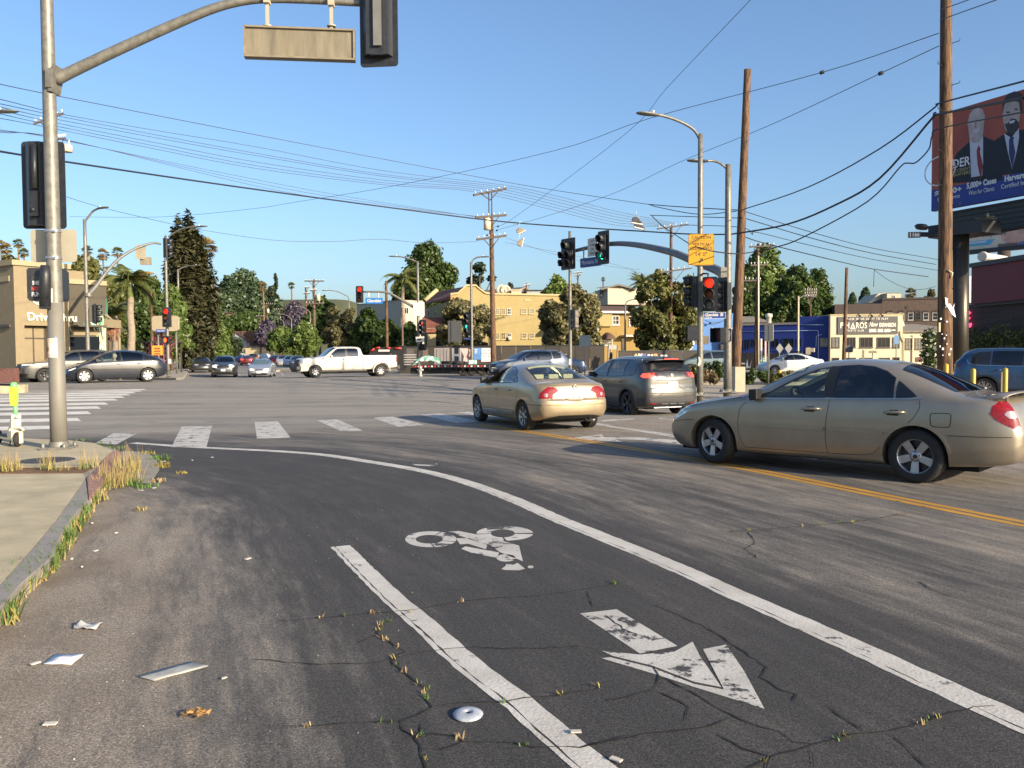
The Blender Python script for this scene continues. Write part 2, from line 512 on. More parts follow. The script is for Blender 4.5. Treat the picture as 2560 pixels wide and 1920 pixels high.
for(ue,v,ht)in[(127,1069,4.6),(197,1049,4.),(223,1032,3.5),(247,1019,3.),(266,1009,2.6),(289,999,2.3),(307,992.5,2.1),(321,986.5,1.9),(335,981,1.7),(350,976,1.5),(362,971.5,1.3)]:
 k=16
 top=[(-300+(ue-4+300)*i/k,v+9*(1-(i/k))-ht)for i in range(k+1)]
 bot=[(-300+(ue+6+300)*i/k,v+9*(1-(i/k))+ht)for i in range(k+1)]
 mark('road_marking',flat_poly(top+bot[::-1],.004),M_mark3)
A5=lambda p:cr(p,1.907,1400,1280)
mb=MB()
flat_poly(A5([(95,485),(270,465),(420,555),(560,640),(380,676)]),.0022,mb)
flat_poly(A5([(200,664),(380,682),(545,668),(632,620),(668,690),(770,838),(640,812),(440,735),(250,688)]),.003,mb)
flat_poly(A5([(682,655),(792,634),(878,760),(975,940),(640,836),(455,775),(195,698),(240,694),(440,744),(640,822),(782,848)]),.0022,mb)
mark('road_marking',mb,M_mark2)
A4=lambda p:cr(p,2.5925,800,1280)
def ell(cx,cy,rx,ry,n=28,a0=0,a1=2*math.pi):return[(cx+rx*math.cos(a0+(a1-a0)*i/n),cy+ry*math.sin(a0+(a1-a0)*i/n))for i in range(n+1)]
mb=MB()
def ringseg(c1,r1,c2,r2,a0,a1):
 o_=ell(*c1,*r1,14,a0,a1);i_=ell(*c2,*r2,14,a0,a1)
 flat_poly(A4(o_+i_[::-1]),.0022,mb)
for a0,a1 in((.35,1.4),(1.47,3.3),(3.36,5.1),(5.17,6.55)):
 ringseg((718,178),(166,52),(708,178),(88,28),a0,a1)
for a0,a1 in((.1,1.5),(1.6,3.),(3.1,4.6),(4.68,6.2)):
 ringseg((1198,140),(184,47),(1185,140),(78,26),a0,a1)
for p in([(830,130),(900,125),(1100,165),(1290,220),(1315,322),(1165,262),(1100,215),(1000,188)],[(880,172),(970,172),(1085,215),(1075,243),(960,208),(908,212)],[(915,240),(942,225),(1160,264),(1150,300),(985,268)],ell(1205,300,62,24,16),[(1175,372),(1205,350),(1205,335),(1250,345),(1280,332),(1330,370),(1290,380),(1200,378)],ell(1365,358,20,9,10)):
 flat_poly(A4(p),.003,mb)
mark('road_marking',mb,M_mark2)
A8=lambda p:cr(p,2.949,1150,860)
mb=MB();flat_poly(A8([(785,697),(1045,666),(1065,688),(1330,688),(1640,713),(1700,735),(1640,740),(1350,708),(1140,702),(1205,724)]),.0022,mb);mark('road_marking',mb,M_mark2)
mark('road_marking',flat_poly([(1492,1057),(1698,1089),(2050,1143),(2050,1152),(1698,1095),(1480,1060)],.0022),M_mark2)
mark('road_marking',flat_poly([(1500,1051),(1580,1046),(1590,1048),(1508,1054)],.0022),M_mark2)
mark('road_marking',flat_poly([(1652,1043),(1700,1050),(1760,1062),(1760,1066),(1700,1055),(1645,1046)],.0022),M_mark2)
mark('road_marking',flat_poly([(1030,1160),(1088,1163),(1084,1166),(1040,1164)],.0022),M_mark2)
mark('road_marking',ribbon([gnd(u,v)for u,v in((708,938),(704,934),(696,929))],.14,.006),M_mark2)
mark('road_marking',ribbon([gnd(u,v)for u,v in((712,922),(700,917),(690,913))],.25,.006),M_ymark)
mark('road_marking',ribbon([gnd(u,v)for u,v in((603,943),(600,939),(596,935))],.14,.006),M_mark2)
gut=[gnd(u,v)for u,v in((-100,1088),(100,1076),(250,1068),(400,1061),(640,1050),(900,1040),(1180,1026),(1400,1015))]
tag(ribbon(catmull(gut,4),.75,.004).build('gutter',pm('gutter_concrete',(.2,.185,.16),.85,0,.25,2,.3,60)),kind='structure')
cracks4=[[(-300,715),(0,690),(280,665),(560,640),(700,620),(960,575),(1150,560),(1450,540),(1740,500),(1950,460)],[(580,655),(470,690),(390,740),(370,790),(430,830),(500,880),(555,910),(490,935),(465,975),(545,1040),(610,1090),(690,1150),(680,1220),(730,1270),(630,1320),(520,1360),(530,1410),(610,1460),(650,1510),(660,1570),(690,1700)],[(-450,960),(0,990),(150,985),(290,990),(400,970),(620,920),(820,890),(1000,880),(1250,890),(1700,870)],[(-250,1400),(0,1385),(180,1372),(380,1362),(520,1355)],[(730,1265),(900,1240),(1080,1235),(1190,1235),(1330,1205),(1480,1200),(1640,1170),(1790,1155),(1845,1115)],[(610,1450),(720,1440),(880,1455),(930,1490),(1120,1495),(1260,1500),(1390,1530),(1500,1525),(1690,1530),(1830,1490),(2000,1450)],[(740,1550),(830,1530),(930,1490)],[(1730,510),(1745,560),(1770,620)],[(650,1380),(655,1430),(610,1470)],[(390,790),(270,840),(230,860)]]
cracks5=[[(430,440),(560,490),(750,580),(860,660),(990,740),(960,790),(1060,855),(1130,870),(1110,910)],[(880,1230),(1000,1170),(1230,1105),(1420,1060),(1580,1050),(1750,990),(1970,930),(2080,925)],[(1580,1060),(1660,1130),(1760,1230)],[(490,790),(680,890),(780,950),(900,1010),(1050,1050),(1110,1100),(1230,1110)],[(200,910),(450,850),(470,780),(440,740)],[(100,1125),(280,1080),(520,1050),(700,1030),(820,980)],[(1280,930),(1330,970),(1450,1050)],[(750,1060),(870,1130),(1000,1170),(980,1230)],[(820,95),(900,90),(1090,75),(1400,50),(1650,10)],[(900,95),(930,150),(880,180),(960,230)],[(470,860),(610,930),(600,1000)],[(1700,330),(1790,380),(1900,420)],[(220,490),(300,560),(380,590)],[(1190,1130),(1210,1220)]]
def crack(pp,w0=.011):
 P=gp(pp);out=[]
 for a,b in zip(P[:-1],P[1:]):
  n=max(2,int((b-a).length/.05))
  n=min(n,14)
  for i in range(n):
   q=a.lerp(b,i/n);j=.018*min(1,(b-a).length*2)
   out.append(Vector((q.x+rnd.uniform(-j,j),q.y+rnd.uniform(-j,j),0)))
 out.append(P[-1])
 W_=[max(.003,w0*rnd.uniform(.35,1.25))for _ in out];W_[0]=W_[-1]=.002
 o=ribbon(out,W_,.0042).build('crack',M_crack,road)
 return out
weed_pts=[]
for i,c_ in enumerate(cracks4):
 o_=crack(A4(c_))
 if i in(0,1,3,4,5):weed_pts+=[(p,i)for p in o_]
for i,c_ in enumerate(cracks5):
 o_=crack(A5(c_))
 if i in(1,8):weed_pts+=[(p,9)for p in o_]
for pp in([(860,950),(950,955),(1060,965),(1190,977)],[(1000,945),(1120,950),(1230,957)],[(900,945),(960,952)],[(700,1010),(1000,1000),(1150,1010)]):
 ribbon(catmull(gp(pp),6),.05,.006).build('crack',pm('tar_joint',(.035,.034,.034),.7,0,.2),road)
M_pave=pm('pavement_concrete',(.38,.325,.215),.9,0,.2,2.2,.35,70)
M_kerb_red=pm('faded_red_kerb',(.25,.1,.085),.85,0,0,8,.3,60,col2=(.3,.21,.17),contrast=(.35,.75))
KH=.12
outer=[(0,1517),(52,1457),(123,1397),(164,1311),(220,1247),(250,1214),(278,1160),(303,1131),(288,1120),(237,1106),(174,1099),(55,1094),(-200,1094)]
joint=[(0,1464),(75,1379),(142,1300),(180,1247),(214,1198)]
og=[Vector((-2.25,-1,KH)),Vector((-2.3,2,KH)),Vector((-2.75,3.9,KH))]+gp(outer,KH)
jg=[Vector((-2.75,-1,KH)),Vector((-2.8,2,KH)),Vector((-3.2,3.9,KH))]+gp(joint,KH)
pav=MB()
basep=[p.copy()for p in og]+[Vector((-22,15.6,KH)),Vector((-22,-1,KH))]
pav.prism([(p.x,p.y)for p in basep],.095+.4,Matrix.Translation((0,0,-.4)))
pavement=tag(pav.build('pavement',M_conc),kind='structure')
def slab(pts,mat=M_pave,name='slab',parent=None,t=.03,base=.092):
 b=MB();b.prism([(p[0],p[1])for p in pts],t,Matrix.Translation((0,0,base)))
 return b.build(name,mat,parent or pavement)
for i in range(len(jg)-1):
 k=[og[i],og[i+1],jg[i+1],jg[i]]if i<7 else None
 slab([(p.x,p.y)for p in k],pm('kerb_face_concrete',(.22,.205,.185),.85,0,.15,4,.3,60),'kerb',t=.028)
redk=gp([(222,1245),(252,1214),(278,1160),(303,1131),(282,1128),(258,1150),(245,1172),(218,1194)],KH)
slab([(p.x,p.y)for p in redk],M_kerb_red,'kerb',t=.034)['label']='kerb end with faded red paint'
dl=gp([(-60,1182),(208,1184)],KH);dl2=gp([(-60,1165),(240,1166)],KH)
A_=[(p.x-.006,p.y)for p in jg]+[(dl[1].x,dl[1].y),(-22,dl[0].y),(-22,-1)]
slab(A_)
B_=[(dl2[0].x-12,dl2[0].y),(dl2[1].x,dl2[1].y)]+[(p.x,p.y)for p in gp([(255,1150),(280,1127),(237,1108),(174,1101),(55,1096),(-200,1096)],KH)]+[(-22,15.4)]
slab(B_)
dirt=MB();dd=gp([(-200,1183),(205,1184),(238,1167),(-200,1166)],.105);dirt.prism([(p.x,p.y)for p in dd],.02,Matrix.Translation((0,0,.09)))
dirt.build('dirt_strip',pm('brown_dirt',(.14,.075,.035),.95,0,.3,9,.8,30),pavement)
ap=[(303,1131),(335,1131),(367,1135),(391,1149),(399,1178),(376,1213),(340,1212),(305,1207),(262,1212),(280,1160)]
mark('gutter',flat_poly(ap,.02),pm('apron_concrete',(.23,.21,.175),.85,0,.25,3,.3,60))
lid=MB();c_=gnd(117,1151,KH);lid.lathe([(0,.006),(.36,.006),(.38,0),(.38,-.02)],28,0,Matrix.Translation(c_+Vector((0,0,.002))))
tag(lid.build('manhole_cover',pm('cast_iron',(.06,.055,.055),.6,.4,.3,30,.6,80)),'round dark iron manhole lid set in the corner pavement','manhole cover')
def block(pix,h,name='pavement',mat=M_conc,kind='structure'):
 P=gp(pix,h);b=MB()
 b.prism([(p.x,p.y)for p in P],1.,Matrix.Translation((0,0,0)))
 for i,v in enumerate(b.v):
  top=v[2]>.5
  b.v[i]=(v[0],v[1],gz(v[0],v[1])+(h if top else-.5))
 o=b.build(name,mat);tag(o,kind=kind);return o
M_pave2=pm('far_pavement_concrete',(.3,.265,.21),.9,0,.15,1.2)
block([(-700,946),(0,944),(250,943),(440,945),(457,943),(472,923),(480,914),(492,903),(300,898),(-700,902)],.14,mat=M_pave2)
block([(655,928),(700,925),(1000,927),(1300,934),(1640,937),(2000,934),(2100,926),(1640,925),(1300,923),(1000,915),(760,905),(705,900)],.14,mat=M_pave2)
isl=block([(1700,990),(1735,1003),(1830,1003),(1940,998),(2010,980),(1990,966),(1900,962),(1760,965),(1705,975)],.13,mat=M_pave2)
block([(1700,951),(1757,955),(1840,955),(1960,956),(2120,950),(2130,941),(1960,938),(1720,940)],.15,'kerb',mat=M_pave2)
block([(1960,1100),(2900,1120),(3400,1010),(3300,962),(2300,962),(2010,985)],.13,mat=M_pave2)
sb=MB();p=gnd(-40,985);q=gnd(52,982)
sb.box(((p+q)/2+Vector((-.6,.3,.17))),((q-p).length+1.2,.5,.36),math.atan2(q.y-p.y,q.x-p.x))
tag(sb.build('stone_block',pm('tan_stone',(.36,.29,.19),.9,0,.25,4,.4,20)),'low tan stone block beyond the green scooter handle','stone block')
def blades(mb,c,n,rad,hgt,m,lean=.5,w=.006):
 for _ in range(n):
  a=rnd.uniform(0,6.28);r_=rad*math.sqrt(rnd.random());b=Vector((c.x+r_*math.cos(a),c.y+r_*math.sin(a),c.z))
  h=hgt*rnd.uniform(.4,1.1);d=rnd.uniform(0,6.28);ln=lean*rnd.random()*h
  t=b+Vector((math.cos(d)*ln,math.sin(d)*ln,h));mid_=b.lerp(t,.55)+Vector((0,0,.12*h))
  s_=Vector((math.cos(d+1.57),math.sin(d+1.57),0))*w*rnd.uniform(.6,1.4)
  mb.add([b-s_,b+s_,mid_+s_*.8,mid_-s_*.8,t],[(0,1,2,3),(3,2,4)],m)
M_grass=pm('green_grass_blade',(.07,.13,.025),.7,0,.3,20)
M_dry=pm('dry_straw_blade',(.26,.17,.07),.8,0,0,9,col2=(.34,.27,.14))
M_gold=pm('yellow_weed_blade',(.24,.2,.05),.8,0,.3,20)
gm=[M_grass,M_dry,M_gold]
gr=MB()
edge_px=[(5,1560),(0,1530),(30,1490),(60,1465),(95,1440),(115,1420),(140,1385),(160,1350),(180,1320),(205,1285),(225,1255),(240,1235)]
EP=catmull(gp(edge_px),9)
for i,p in enumerate(EP):
 f=.25+.75*abs(math.sin(i*.33+.5))**2
 blades(gr,p,int(26*f),.1,.13*f+.03,0,1.1);blades(gr,p,int(9*f),.12,.1,1,1.4);blades(gr,p,int(8*f),.11,.12,2,1.2)
for(u,v,n,rr,h,m)in[(370,1136,60,.12,.07,2),(400,1150,80,.16,.1,0),(405,1168,60,.12,.1,2),(390,1205,50,.12,.06,1),(280,1122,60,.25,.06,0),(250,1112,50,.25,.05,0),(200,1101,30,.2,.04,0),(330,1213,90,.14,.09,0),(365,1218,60,.15,.06,0),(455,1184,30,.08,.05,2),(352,1276,25,.07,.05,2)]:
 blades(gr,gnd(u,v,0.),n,rr,h,m,1.)
for(p,i)in weed_pts:
 if rnd.random()<(.42 if i in(1,)else .2):blades(gr,Vector((p.x,p.y,gz(p.x,p.y))),rnd.randint(4,12),.02,.028,rnd.choice((2,2,1,0)),1.6,.0028)
tag(gr.build('grass',gm),kind='stuff')
dg=MB()
for(u,v,n,rr,h)in[(300,1205,150,.28,.4),(322,1180,110,.2,.42),(285,1215,110,.2,.28),(262,1220,90,.2,.2),(226,1168,40,.12,.3),(205,1172,20,.08,.2),(0,1172,90,.25,.25),(25,1176,60,.14,.22),(118,1172,45,.1,.28),(148,1175,30,.15,.15),(240,1250,90,.14,.14)]:
 c_=gnd(u,v,KH if u<235 else .02)
 blades(dg,c_,n,rr,h,1,.85,.0022);blades(dg,c_,n//3,rr,h*.7,2,.5);blades(dg,c_,n//4,rr,h*.45,0,.8)
tag(dg.build('dry_grass',gm),kind='stuff')
def crumple(pix,name,mat,label,cat,amp=.015,h=.012,n=5):
 P=gp(pix);b=MB();a,bb,c,d=P
 vs_=[]
 for i in range(n+1):
  for j in range(n+1):
   p=a.lerp(bb,i/n).lerp(d.lerp(c,i/n),j/n)
   vs_.append(p+Vector((rnd.uniform(-.3,.3)*amp,rnd.uniform(-.3,.3)*amp,h+abs(rnd.gauss(0,amp)))))
 k=n+1
 b.add(vs_,[(i*k+j,(i+1)*k+j,(i+1)*k+j+1,i*k+j+1)for i in range(n)for j in range(n)],0,True)
 o=b.build(name,mat);tag(o,label,cat)
 md=o.modifiers.new('thickness','SOLIDIFY');md.thickness=.003
 return o
A3=lambda p:cr(p,2.676,0,1300)
M_paper=pm('white_paper',(.72,.72,.74),.7,0,.04)
crumple(A3([(287,977),(480,975),(563,910),(370,912)]),'paper_sheet',M_paper,'clean white sheet of paper lying by the gutter','paper',.002,.01,3)
crumple(A3([(490,735),(640,745),(695,705),(505,714)]),'plastic_scrap',pm('grey_plastic_film',(.42,.42,.4),.4,0,.2),'torn scrap of pale grey plastic nearest the kerb grass','litter',.012,.01,5)
cs=crumple(A3([(920,1055),(1035,1085),(1395,985),(1270,955)]),'card_strip',pm('faded_card',(.3,.3,.28),.7,0,.25,14),'long faded grey card strip lying on the asphalt','litter',.0015,.008,4)
lf=MB();c_=gnd(492,1793)
for k in range(40):
 a=rnd.uniform(0,6.28);r_=rnd.uniform(0.,.055)
 p=c_+Vector((math.cos(a)*r_*1.1,math.sin(a)*r_*.7,.012+.03*(1-r_/.055)*rnd.random()))
 q=[p+Vector((rnd.uniform(-.03,.03),rnd.uniform(-.02,.02),rnd.uniform(-.006,.016)))for _ in range(4)]
 lf.quad(*q)
tag(lf.build('dead_leaf',pm('brown_leaf',(.33,.19,.07),.8,0,.35,30)),'crumpled brown dead leaf on the near asphalt','leaf')
dl_=MB();c_=gnd(1170,1791)
dl_.lathe([(.012,.008),(.012,.014),(.03,.017),(.055,.012),(.07,.004),(.068,0.)],24,0,Matrix.Translation(c_+Vector((0,0,.008)))@Matrix.Rotation(R(4),4,'X'))
tag(dl_.build('cup_lid',pm('dirty_lid_plastic',(.3,.33,.38),.4,0,.25,30)),'flattened grey plastic cup lid beside the bike lane line','lid')
lt=MB()
for(u,v)in[(126,1815),(290,1335),(224,1250),(352,1228),(385,1222),(230,1310),(88,1663),(330,1213),(1090,1162),(560,1700),(1440,1835),(620,1400),(240,1380),(205,1420),(180,1400),(410,1155),(530,1145),(480,1152),(1540,1905),(1760,1050)]:
 c_=gnd(u,v);s_=rnd.uniform(.012,.03);a=rnd.uniform(0,3)
 lt.box(c_+Vector((0,0,.012)),(s_*2,s_,.006),a)
for _ in range(260):
 x_=rnd.uniform(-4.2,-.6);y_=rnd.uniform(2.2,9)
 s_=rnd.uniform(.001,.0028);lt.box((x_,y_,s_*.8),(s_*2,s_*1.6,s_*1.2),rnd.uniform(0,3))
tag(lt.build('litter',pm('pale_litter_and_grit',(.5,.46,.4),.7,0,.4,3)),kind='stuff')
# CARS
def paint(name,col,metal=.55,rough=.32,dirt=.1):
 return pm(name,col,rough,metal,dirt,2.5,coat=.8,detail=8)
M_tyre=pm('tyre_rubber',(.018,.017,.016),.8,0,.3,10)
M_rim=pm('alloy_rim',(.42,.42,.43),.35,.8,.15,10)
M_rim_dark=pm('dark_alloy_rim',(.05,.05,.055),.35,.8,.2,10)
M_well=pm('wheel_well',(.006,.006,.006),.95,0,0)
M_cabin=pm('cabin_trim',(.16,.14,.11),.9,0,.15,6)
M_cabin_dark=pm('dark_cabin_trim',(.03,.03,.032),.9,0,.15,6)
M_trim=pm('black_rubber_trim',(.012,.012,.013),.5,0,0)
M_chrome=pm('chrome_trim',(.6,.6,.6),.12,1.,.03)
M_glass_dark=glass('privacy_glass',(.035,.035,.04))
M_glass=glass('clear_car_glass',(.72,.82,.78))
M_glass_mid=glass('tinted_car_glass',(.22,.25,.26))
M_glass_solid=pm('dark_glazing',(.01,.012,.016),.05,0,0,coat=.5)
M_tail=pm('red_tail_lens',(.2,.004,.005),.15,0,.5,40,coat=.5,spec=.3)
M_tail_on=pm('red_tail_lens_lit',(.5,.02,.01),.15,0,.2,60,coat=1.,emit=(1,.06,.03),estr=1.6)
M_tail_clear=pm('clear_tail_lens',(.36,.27,.26),.12,.3,.15,60,coat=1.)
M_head=pm('headlamp_lens',(.5,.5,.48),.12,.5,.3,50,coat=1.)
M_head_on=pm('headlamp_lens_lit',(.8,.75,.65),.12,.2,.1,50,coat=1.,emit=(1,.85,.65),estr=.55)
M_plate=pm('number_plate_sheet',(.7,.68,.64),.4,0,.04)
M_plate_txt=pm('plate_lettering',(.03,.04,.1),.5,0,0)
M_seam=pm('panel_gap',(.035,.031,.026),.9,0,0)
class Body:
 """lofted car shell: x forward, y left, z up, s = metres behind the nose"""
 def __init__(B,L,W,top,belt,plan,bot,fo,wb,tumble=.36,fprof=None,rprof=None,bow=(.16,.08),sup=3.,blend=(.7,.6),char=None,zmax=.62):
  B.L,B.W,B.fo,B.wb=L,W,fo,wb
  B.x0=fo+wb/2
  B.top,B.belt,B.plan,B.bot=[pchip(*zip(*q))for q in(top,belt,plan,bot)]
  B.tum=tumble;B.bow=bow;B.sup=sup;B.blend=blend;B.char=char;B.zmax=zmax
  B.fp=pchip(*zip(*fprof))if fprof else(lambda z:0*np.asarray(z))
  B.rp=pchip(*zip(*rprof))if rprof else(lambda z:0*np.asarray(z))
 def section(B,s,shrink=0.,zlo=None,nl=4,nm=9,nu=16):
  zt=float(B.top(s))-shrink;zb=min(float(B.belt(s)),zt-.03);w=float(B.plan(s))-shrink
  z0=float(B.bot(s))if zlo is None else zlo
  zb=max(zb,z0+.06);zt=max(zt,zb+.02)
  P=[]
  r=min(.1,(zb-z0)*.45)
  P.append((0,z0));P.append((w*.5,z0))
  for k in range(nl+1):
   a=math.pi/2*k/nl
   P.append((w-.03-r+r*math.sin(a),z0+r*(1-math.cos(a))))
  zs=np.linspace(z0+r,zb,nm+1)[1:]
  for z in zs:
   d=(z-B.zmax)/.4
   y=w-.03*min(1.6,d*d)if z>B.zmax else w-.028*min(1,d*d)
   if B.char:y+=B.char[1]*math.exp(-((z-B.char[0])/B.char[2])**2)
   P.append((y,z))
  wb_=P[-1][0];h=zt-zb
  for k in range(1,nu+1):
   a=math.pi/2*k/nu
   p=2./B.sup
   y=math.cos(a)**p if k<nu else 0.;z=math.sin(a)**p
   zz=zb+h*z
   P.append(((wb_-B.tum*(zz-zb))*y,zz))
  return P
 def warp(B,s,y,z):
  x=B.x0-s
  L=B.L
  tf=max(0.,1-s/B.blend[0]);tf=tf*tf*(3-2*tf)
  tr=max(0.,1-(L-s)/B.blend[1]);tr=tr*tr*(3-2*tr)
  q=(abs(y)/(B.W/2))**2
  x-=tf*(B.bow[0]*q+float(B.fp(z)))
  x+=tr*(B.bow[1]*q+float(B.rp(z)))
  return(x,y,z)
 def mesh(B,ds=.07,shrink=0.,s0=0.,s1=None,zlo=None):
  s1=B.L if s1 is None else s1
  n=int((s1-s0)/ds)
  S=list(np.linspace(s0,s1,n))
  if shrink==0:
   S=sorted(set([round(q,4)for q in S+[.012,.03,.05,B.L-.012,B.L-.03,B.L-.05]]))
  V,Fc=[],[];M_=None
  def ring(s,k=1.,zc=None):
   P=B.section(s,shrink,zlo)
   if k<1:
    P=[(y*k,zc+(z-zc)*k)for y,z in P]
   full=P+[(-y,z)for y,z in P[-2:0:-1]]
   b=len(V)
   V.extend([B.warp(s,y,z)for y,z in full])
   return b,len(full)
  def bridge(a,b,m):
   for i in range(m):
    j=(i+1)%m
    Fc.append((a+i,a+j,b+j,b+i))
  rings=[ring(s)for s in S]
  m=rings[0][1]
  for a,b in zip(rings[:-1],rings[1:]):bridge(a[0],b[0],m)
  for s,first in((S[0],True),(S[-1],False)):
   P=B.section(s,shrink,zlo);zc=.5*(P[0][1]+P[-1][1])
   prev=rings[0][0]if first else rings[-1][0]
   for k in(.85,.6,.3,.08):
    r=ring(s,k,zc)[0]
    (bridge(r,prev,m)if first else bridge(prev,r,m));prev=r
   f=tuple(range(prev,prev+m));Fc.append(f if first else f[::-1])
  return V,Fc
 def bvh(B):
  if not hasattr(B,'_bvh'):
   V,Fc=B.mesh()
   B._bvh=BVHTree.FromPolygons([Vector(v)for v in V],Fc)
  return B._bvh
 def hit(B,side,a,b):
  """surface point and normal; side L/R: (x,z)  F/B: (y,z)  T: (x,y)"""
  if side=='L':o,d=Vector((a,3,b)),Vector((0,-1,0))
  elif side=='R':o,d=Vector((a,-3,b)),Vector((0,1,0))
  elif side=='F':o,d=Vector((9,a,b)),Vector((-1,0,0))
  elif side=='B':o,d=Vector((-9,a,b)),Vector((1,0,0))
  elif side=='DL':
   t=(B.x0-B.L+B.W/2)/2;k=a*.7071
   o,d=Vector((B.x0-B.L-t*0+k-3,B.W/2+k+3,b)),Vector((1,-1,0)).normalized()
  elif side=='DR':
   k=a*.7071
   o,d=Vector((B.x0-B.L+k-3,-B.W/2-k-3,b)),Vector((1,1,0)).normalized()
  elif side=='FL':
   k=a*.7071
   o,d=Vector((B.x0-k+3,B.W/2+k+3,b)),Vector((-1,-1,0)).normalized()
  elif side=='FR':
   k=a*.7071
   o,d=Vector((B.x0-k+3,-B.W/2-k-3,b)),Vector((-1,1,0)).normalized()
  else:o,d=Vector((a,b,5)),Vector((0,0,-1))
  loc,n,i,dist=B.bvh().ray_cast(o,d)
  if loc is None:
   o2=o+d*(3 if side in 'LR' else 9 if side in 'FB' else 4.2)
   if side in('F','B'):o2=Vector((B.x0 if side=='F' else B.x0-B.L,a,b))
   loc,n,i,dist=B.bvh().find_nearest(o2)
  if n.dot(d)>0:n=-n
  return loc,n
 def X(B,s):return B.x0-s
 def patch(B,side,poly,off=.004,res=.09,mb=None,m=0,thick=0.):
  res=min(res,.07 if side in('L','R','T')else .045);off=max(off,.005)
  """conforming sheet over the outline poly (given in s for x)"""
  P=[(B.X(p[0]),p[1])for p in poly]if side in('L','R','T')else list(poly)
  bm=bmesh.new()
  pts=[]
  for p,q in zip(P,P[1:]+P[:1]):
   n=max(1,int(math.hypot(q[0]-p[0],q[1]-p[1])/.06))
   for i in range(n):pts.append((p[0]+(q[0]-p[0])*i/n,p[1]+(q[1]-p[1])*i/n))
  vs_=[bm.verts.new((x,y,0))for x,y in pts]
  bm.faces.new(vs_)
  for ax in(0,1):
   lo=min(p[ax]for p in pts);hi=max(p[ax]for p in pts)
   k=lo+res
   while k<hi-.01:
    co=Vector((k,0,0))if ax==0 else Vector((0,k,0));no=Vector((1,0,0))if ax==0 else Vector((0,1,0))
    bmesh.ops.bisect_plane(bm,geom=bm.verts[:]+bm.edges[:]+bm.faces[:],plane_co=co,plane_no=no,dist=1e-5)
    k+=res
  bmesh.ops.triangulate(bm,faces=[f for f in bm.faces if len(f.verts)>4])
  mb=mb or MB();out=[];nrm=[]
  for v in bm.verts:
   l,n=B.hit(side,v.co.x,v.co.y)
   out.append(l+n*off);nrm.append(n)
  bm.verts.index_update()
  fs=[]
  for f in bm.faces:
   ids=[v.index for v in f.verts]
   a,b,c=out[ids[0]],out[ids[1]],out[ids[2]]
   nn=(b-a).cross(c-a)
   fs.append(ids if nn.dot(nrm[ids[0]])>0 else ids[::-1])
  bm.free()
  mb.add(out,fs,m,True)
  return mb
 def seam(B,side,pts,w=.008,off=.003,mb=None,m=0,closed=False,half=0.):
  P=[(B.X(p[0]),p[1])for p in pts]if side in('L','R','T')else list(pts)
  if closed:P=P+[P[0]]
  if w<.015 and len(P)>2:
   for _ in range(2):
    Q=[]if closed else[P[0]]
    for p,q in zip(P[:-1],P[1:]):Q+=[(p[0]*.78+q[0]*.22,p[1]*.78+q[1]*.22),(p[0]*.22+q[0]*.78,p[1]*.22+q[1]*.78)]
    P=Q+[Q[0]if closed else P[-1]]
  fine=[]
  for p,q in zip(P[:-1],P[1:]):
   n=max(1,int(math.hypot(q[0]-p[0],q[1]-p[1])/.05))
   for i in range(n):fine.append((p[0]+(q[0]-p[0])*i/n,p[1]+(q[1]-p[1])*i/n))
  fine.append(P[-1])
  H=[B.hit(side,*p)for p in fine]
  mb=mb or MB();A_,B_=[],[]
  for i,(l,n)in enumerate(H):
   t=(H[min(i+1,len(H)-1)][0]-H[max(i-1,0)][0])
   if t.length<1e-6:t=Vector((1,0,0))
   b=n.cross(t.normalized()).normalized()
   A_.append(l+n*(off+half)+b*w/2);B_.append(l+n*(off+half)-b*w/2)
  k=len(H)
  mb.add(A_+B_,[(i,i+1,k+i+1,k+i)for i in range(k-1)],m,True)
  if half>0:
   A2=[a-n*(off+half)for a,(l,n)in zip(A_,H)];B2=[b-n*(off+half)for b,(l,n)in zip(B_,H)]
   mb.add(A_+A2,[(i,k+i,k+i+1,i+1)for i in range(k-1)],m);mb.add(B_+B2,[(i,i+1,k+i+1,k+i)for i in range(k-1)],m)
  return mb
def mesh_obj(V,Fc,mats,mi=0,smooth=True):
 me=bpy.data.meshes.new('tmp');me.from_pydata(V,[],Fc)
 for m in mats:me.materials.append(m)
 me.polygons.foreach_set('material_index',[mi]*len(me.polygons));me.polygons.foreach_set('use_smooth',[smooth]*len(me.polygons))
 o=bpy.data.objects.new('tmp',me);C.objects.link(o)
 return o
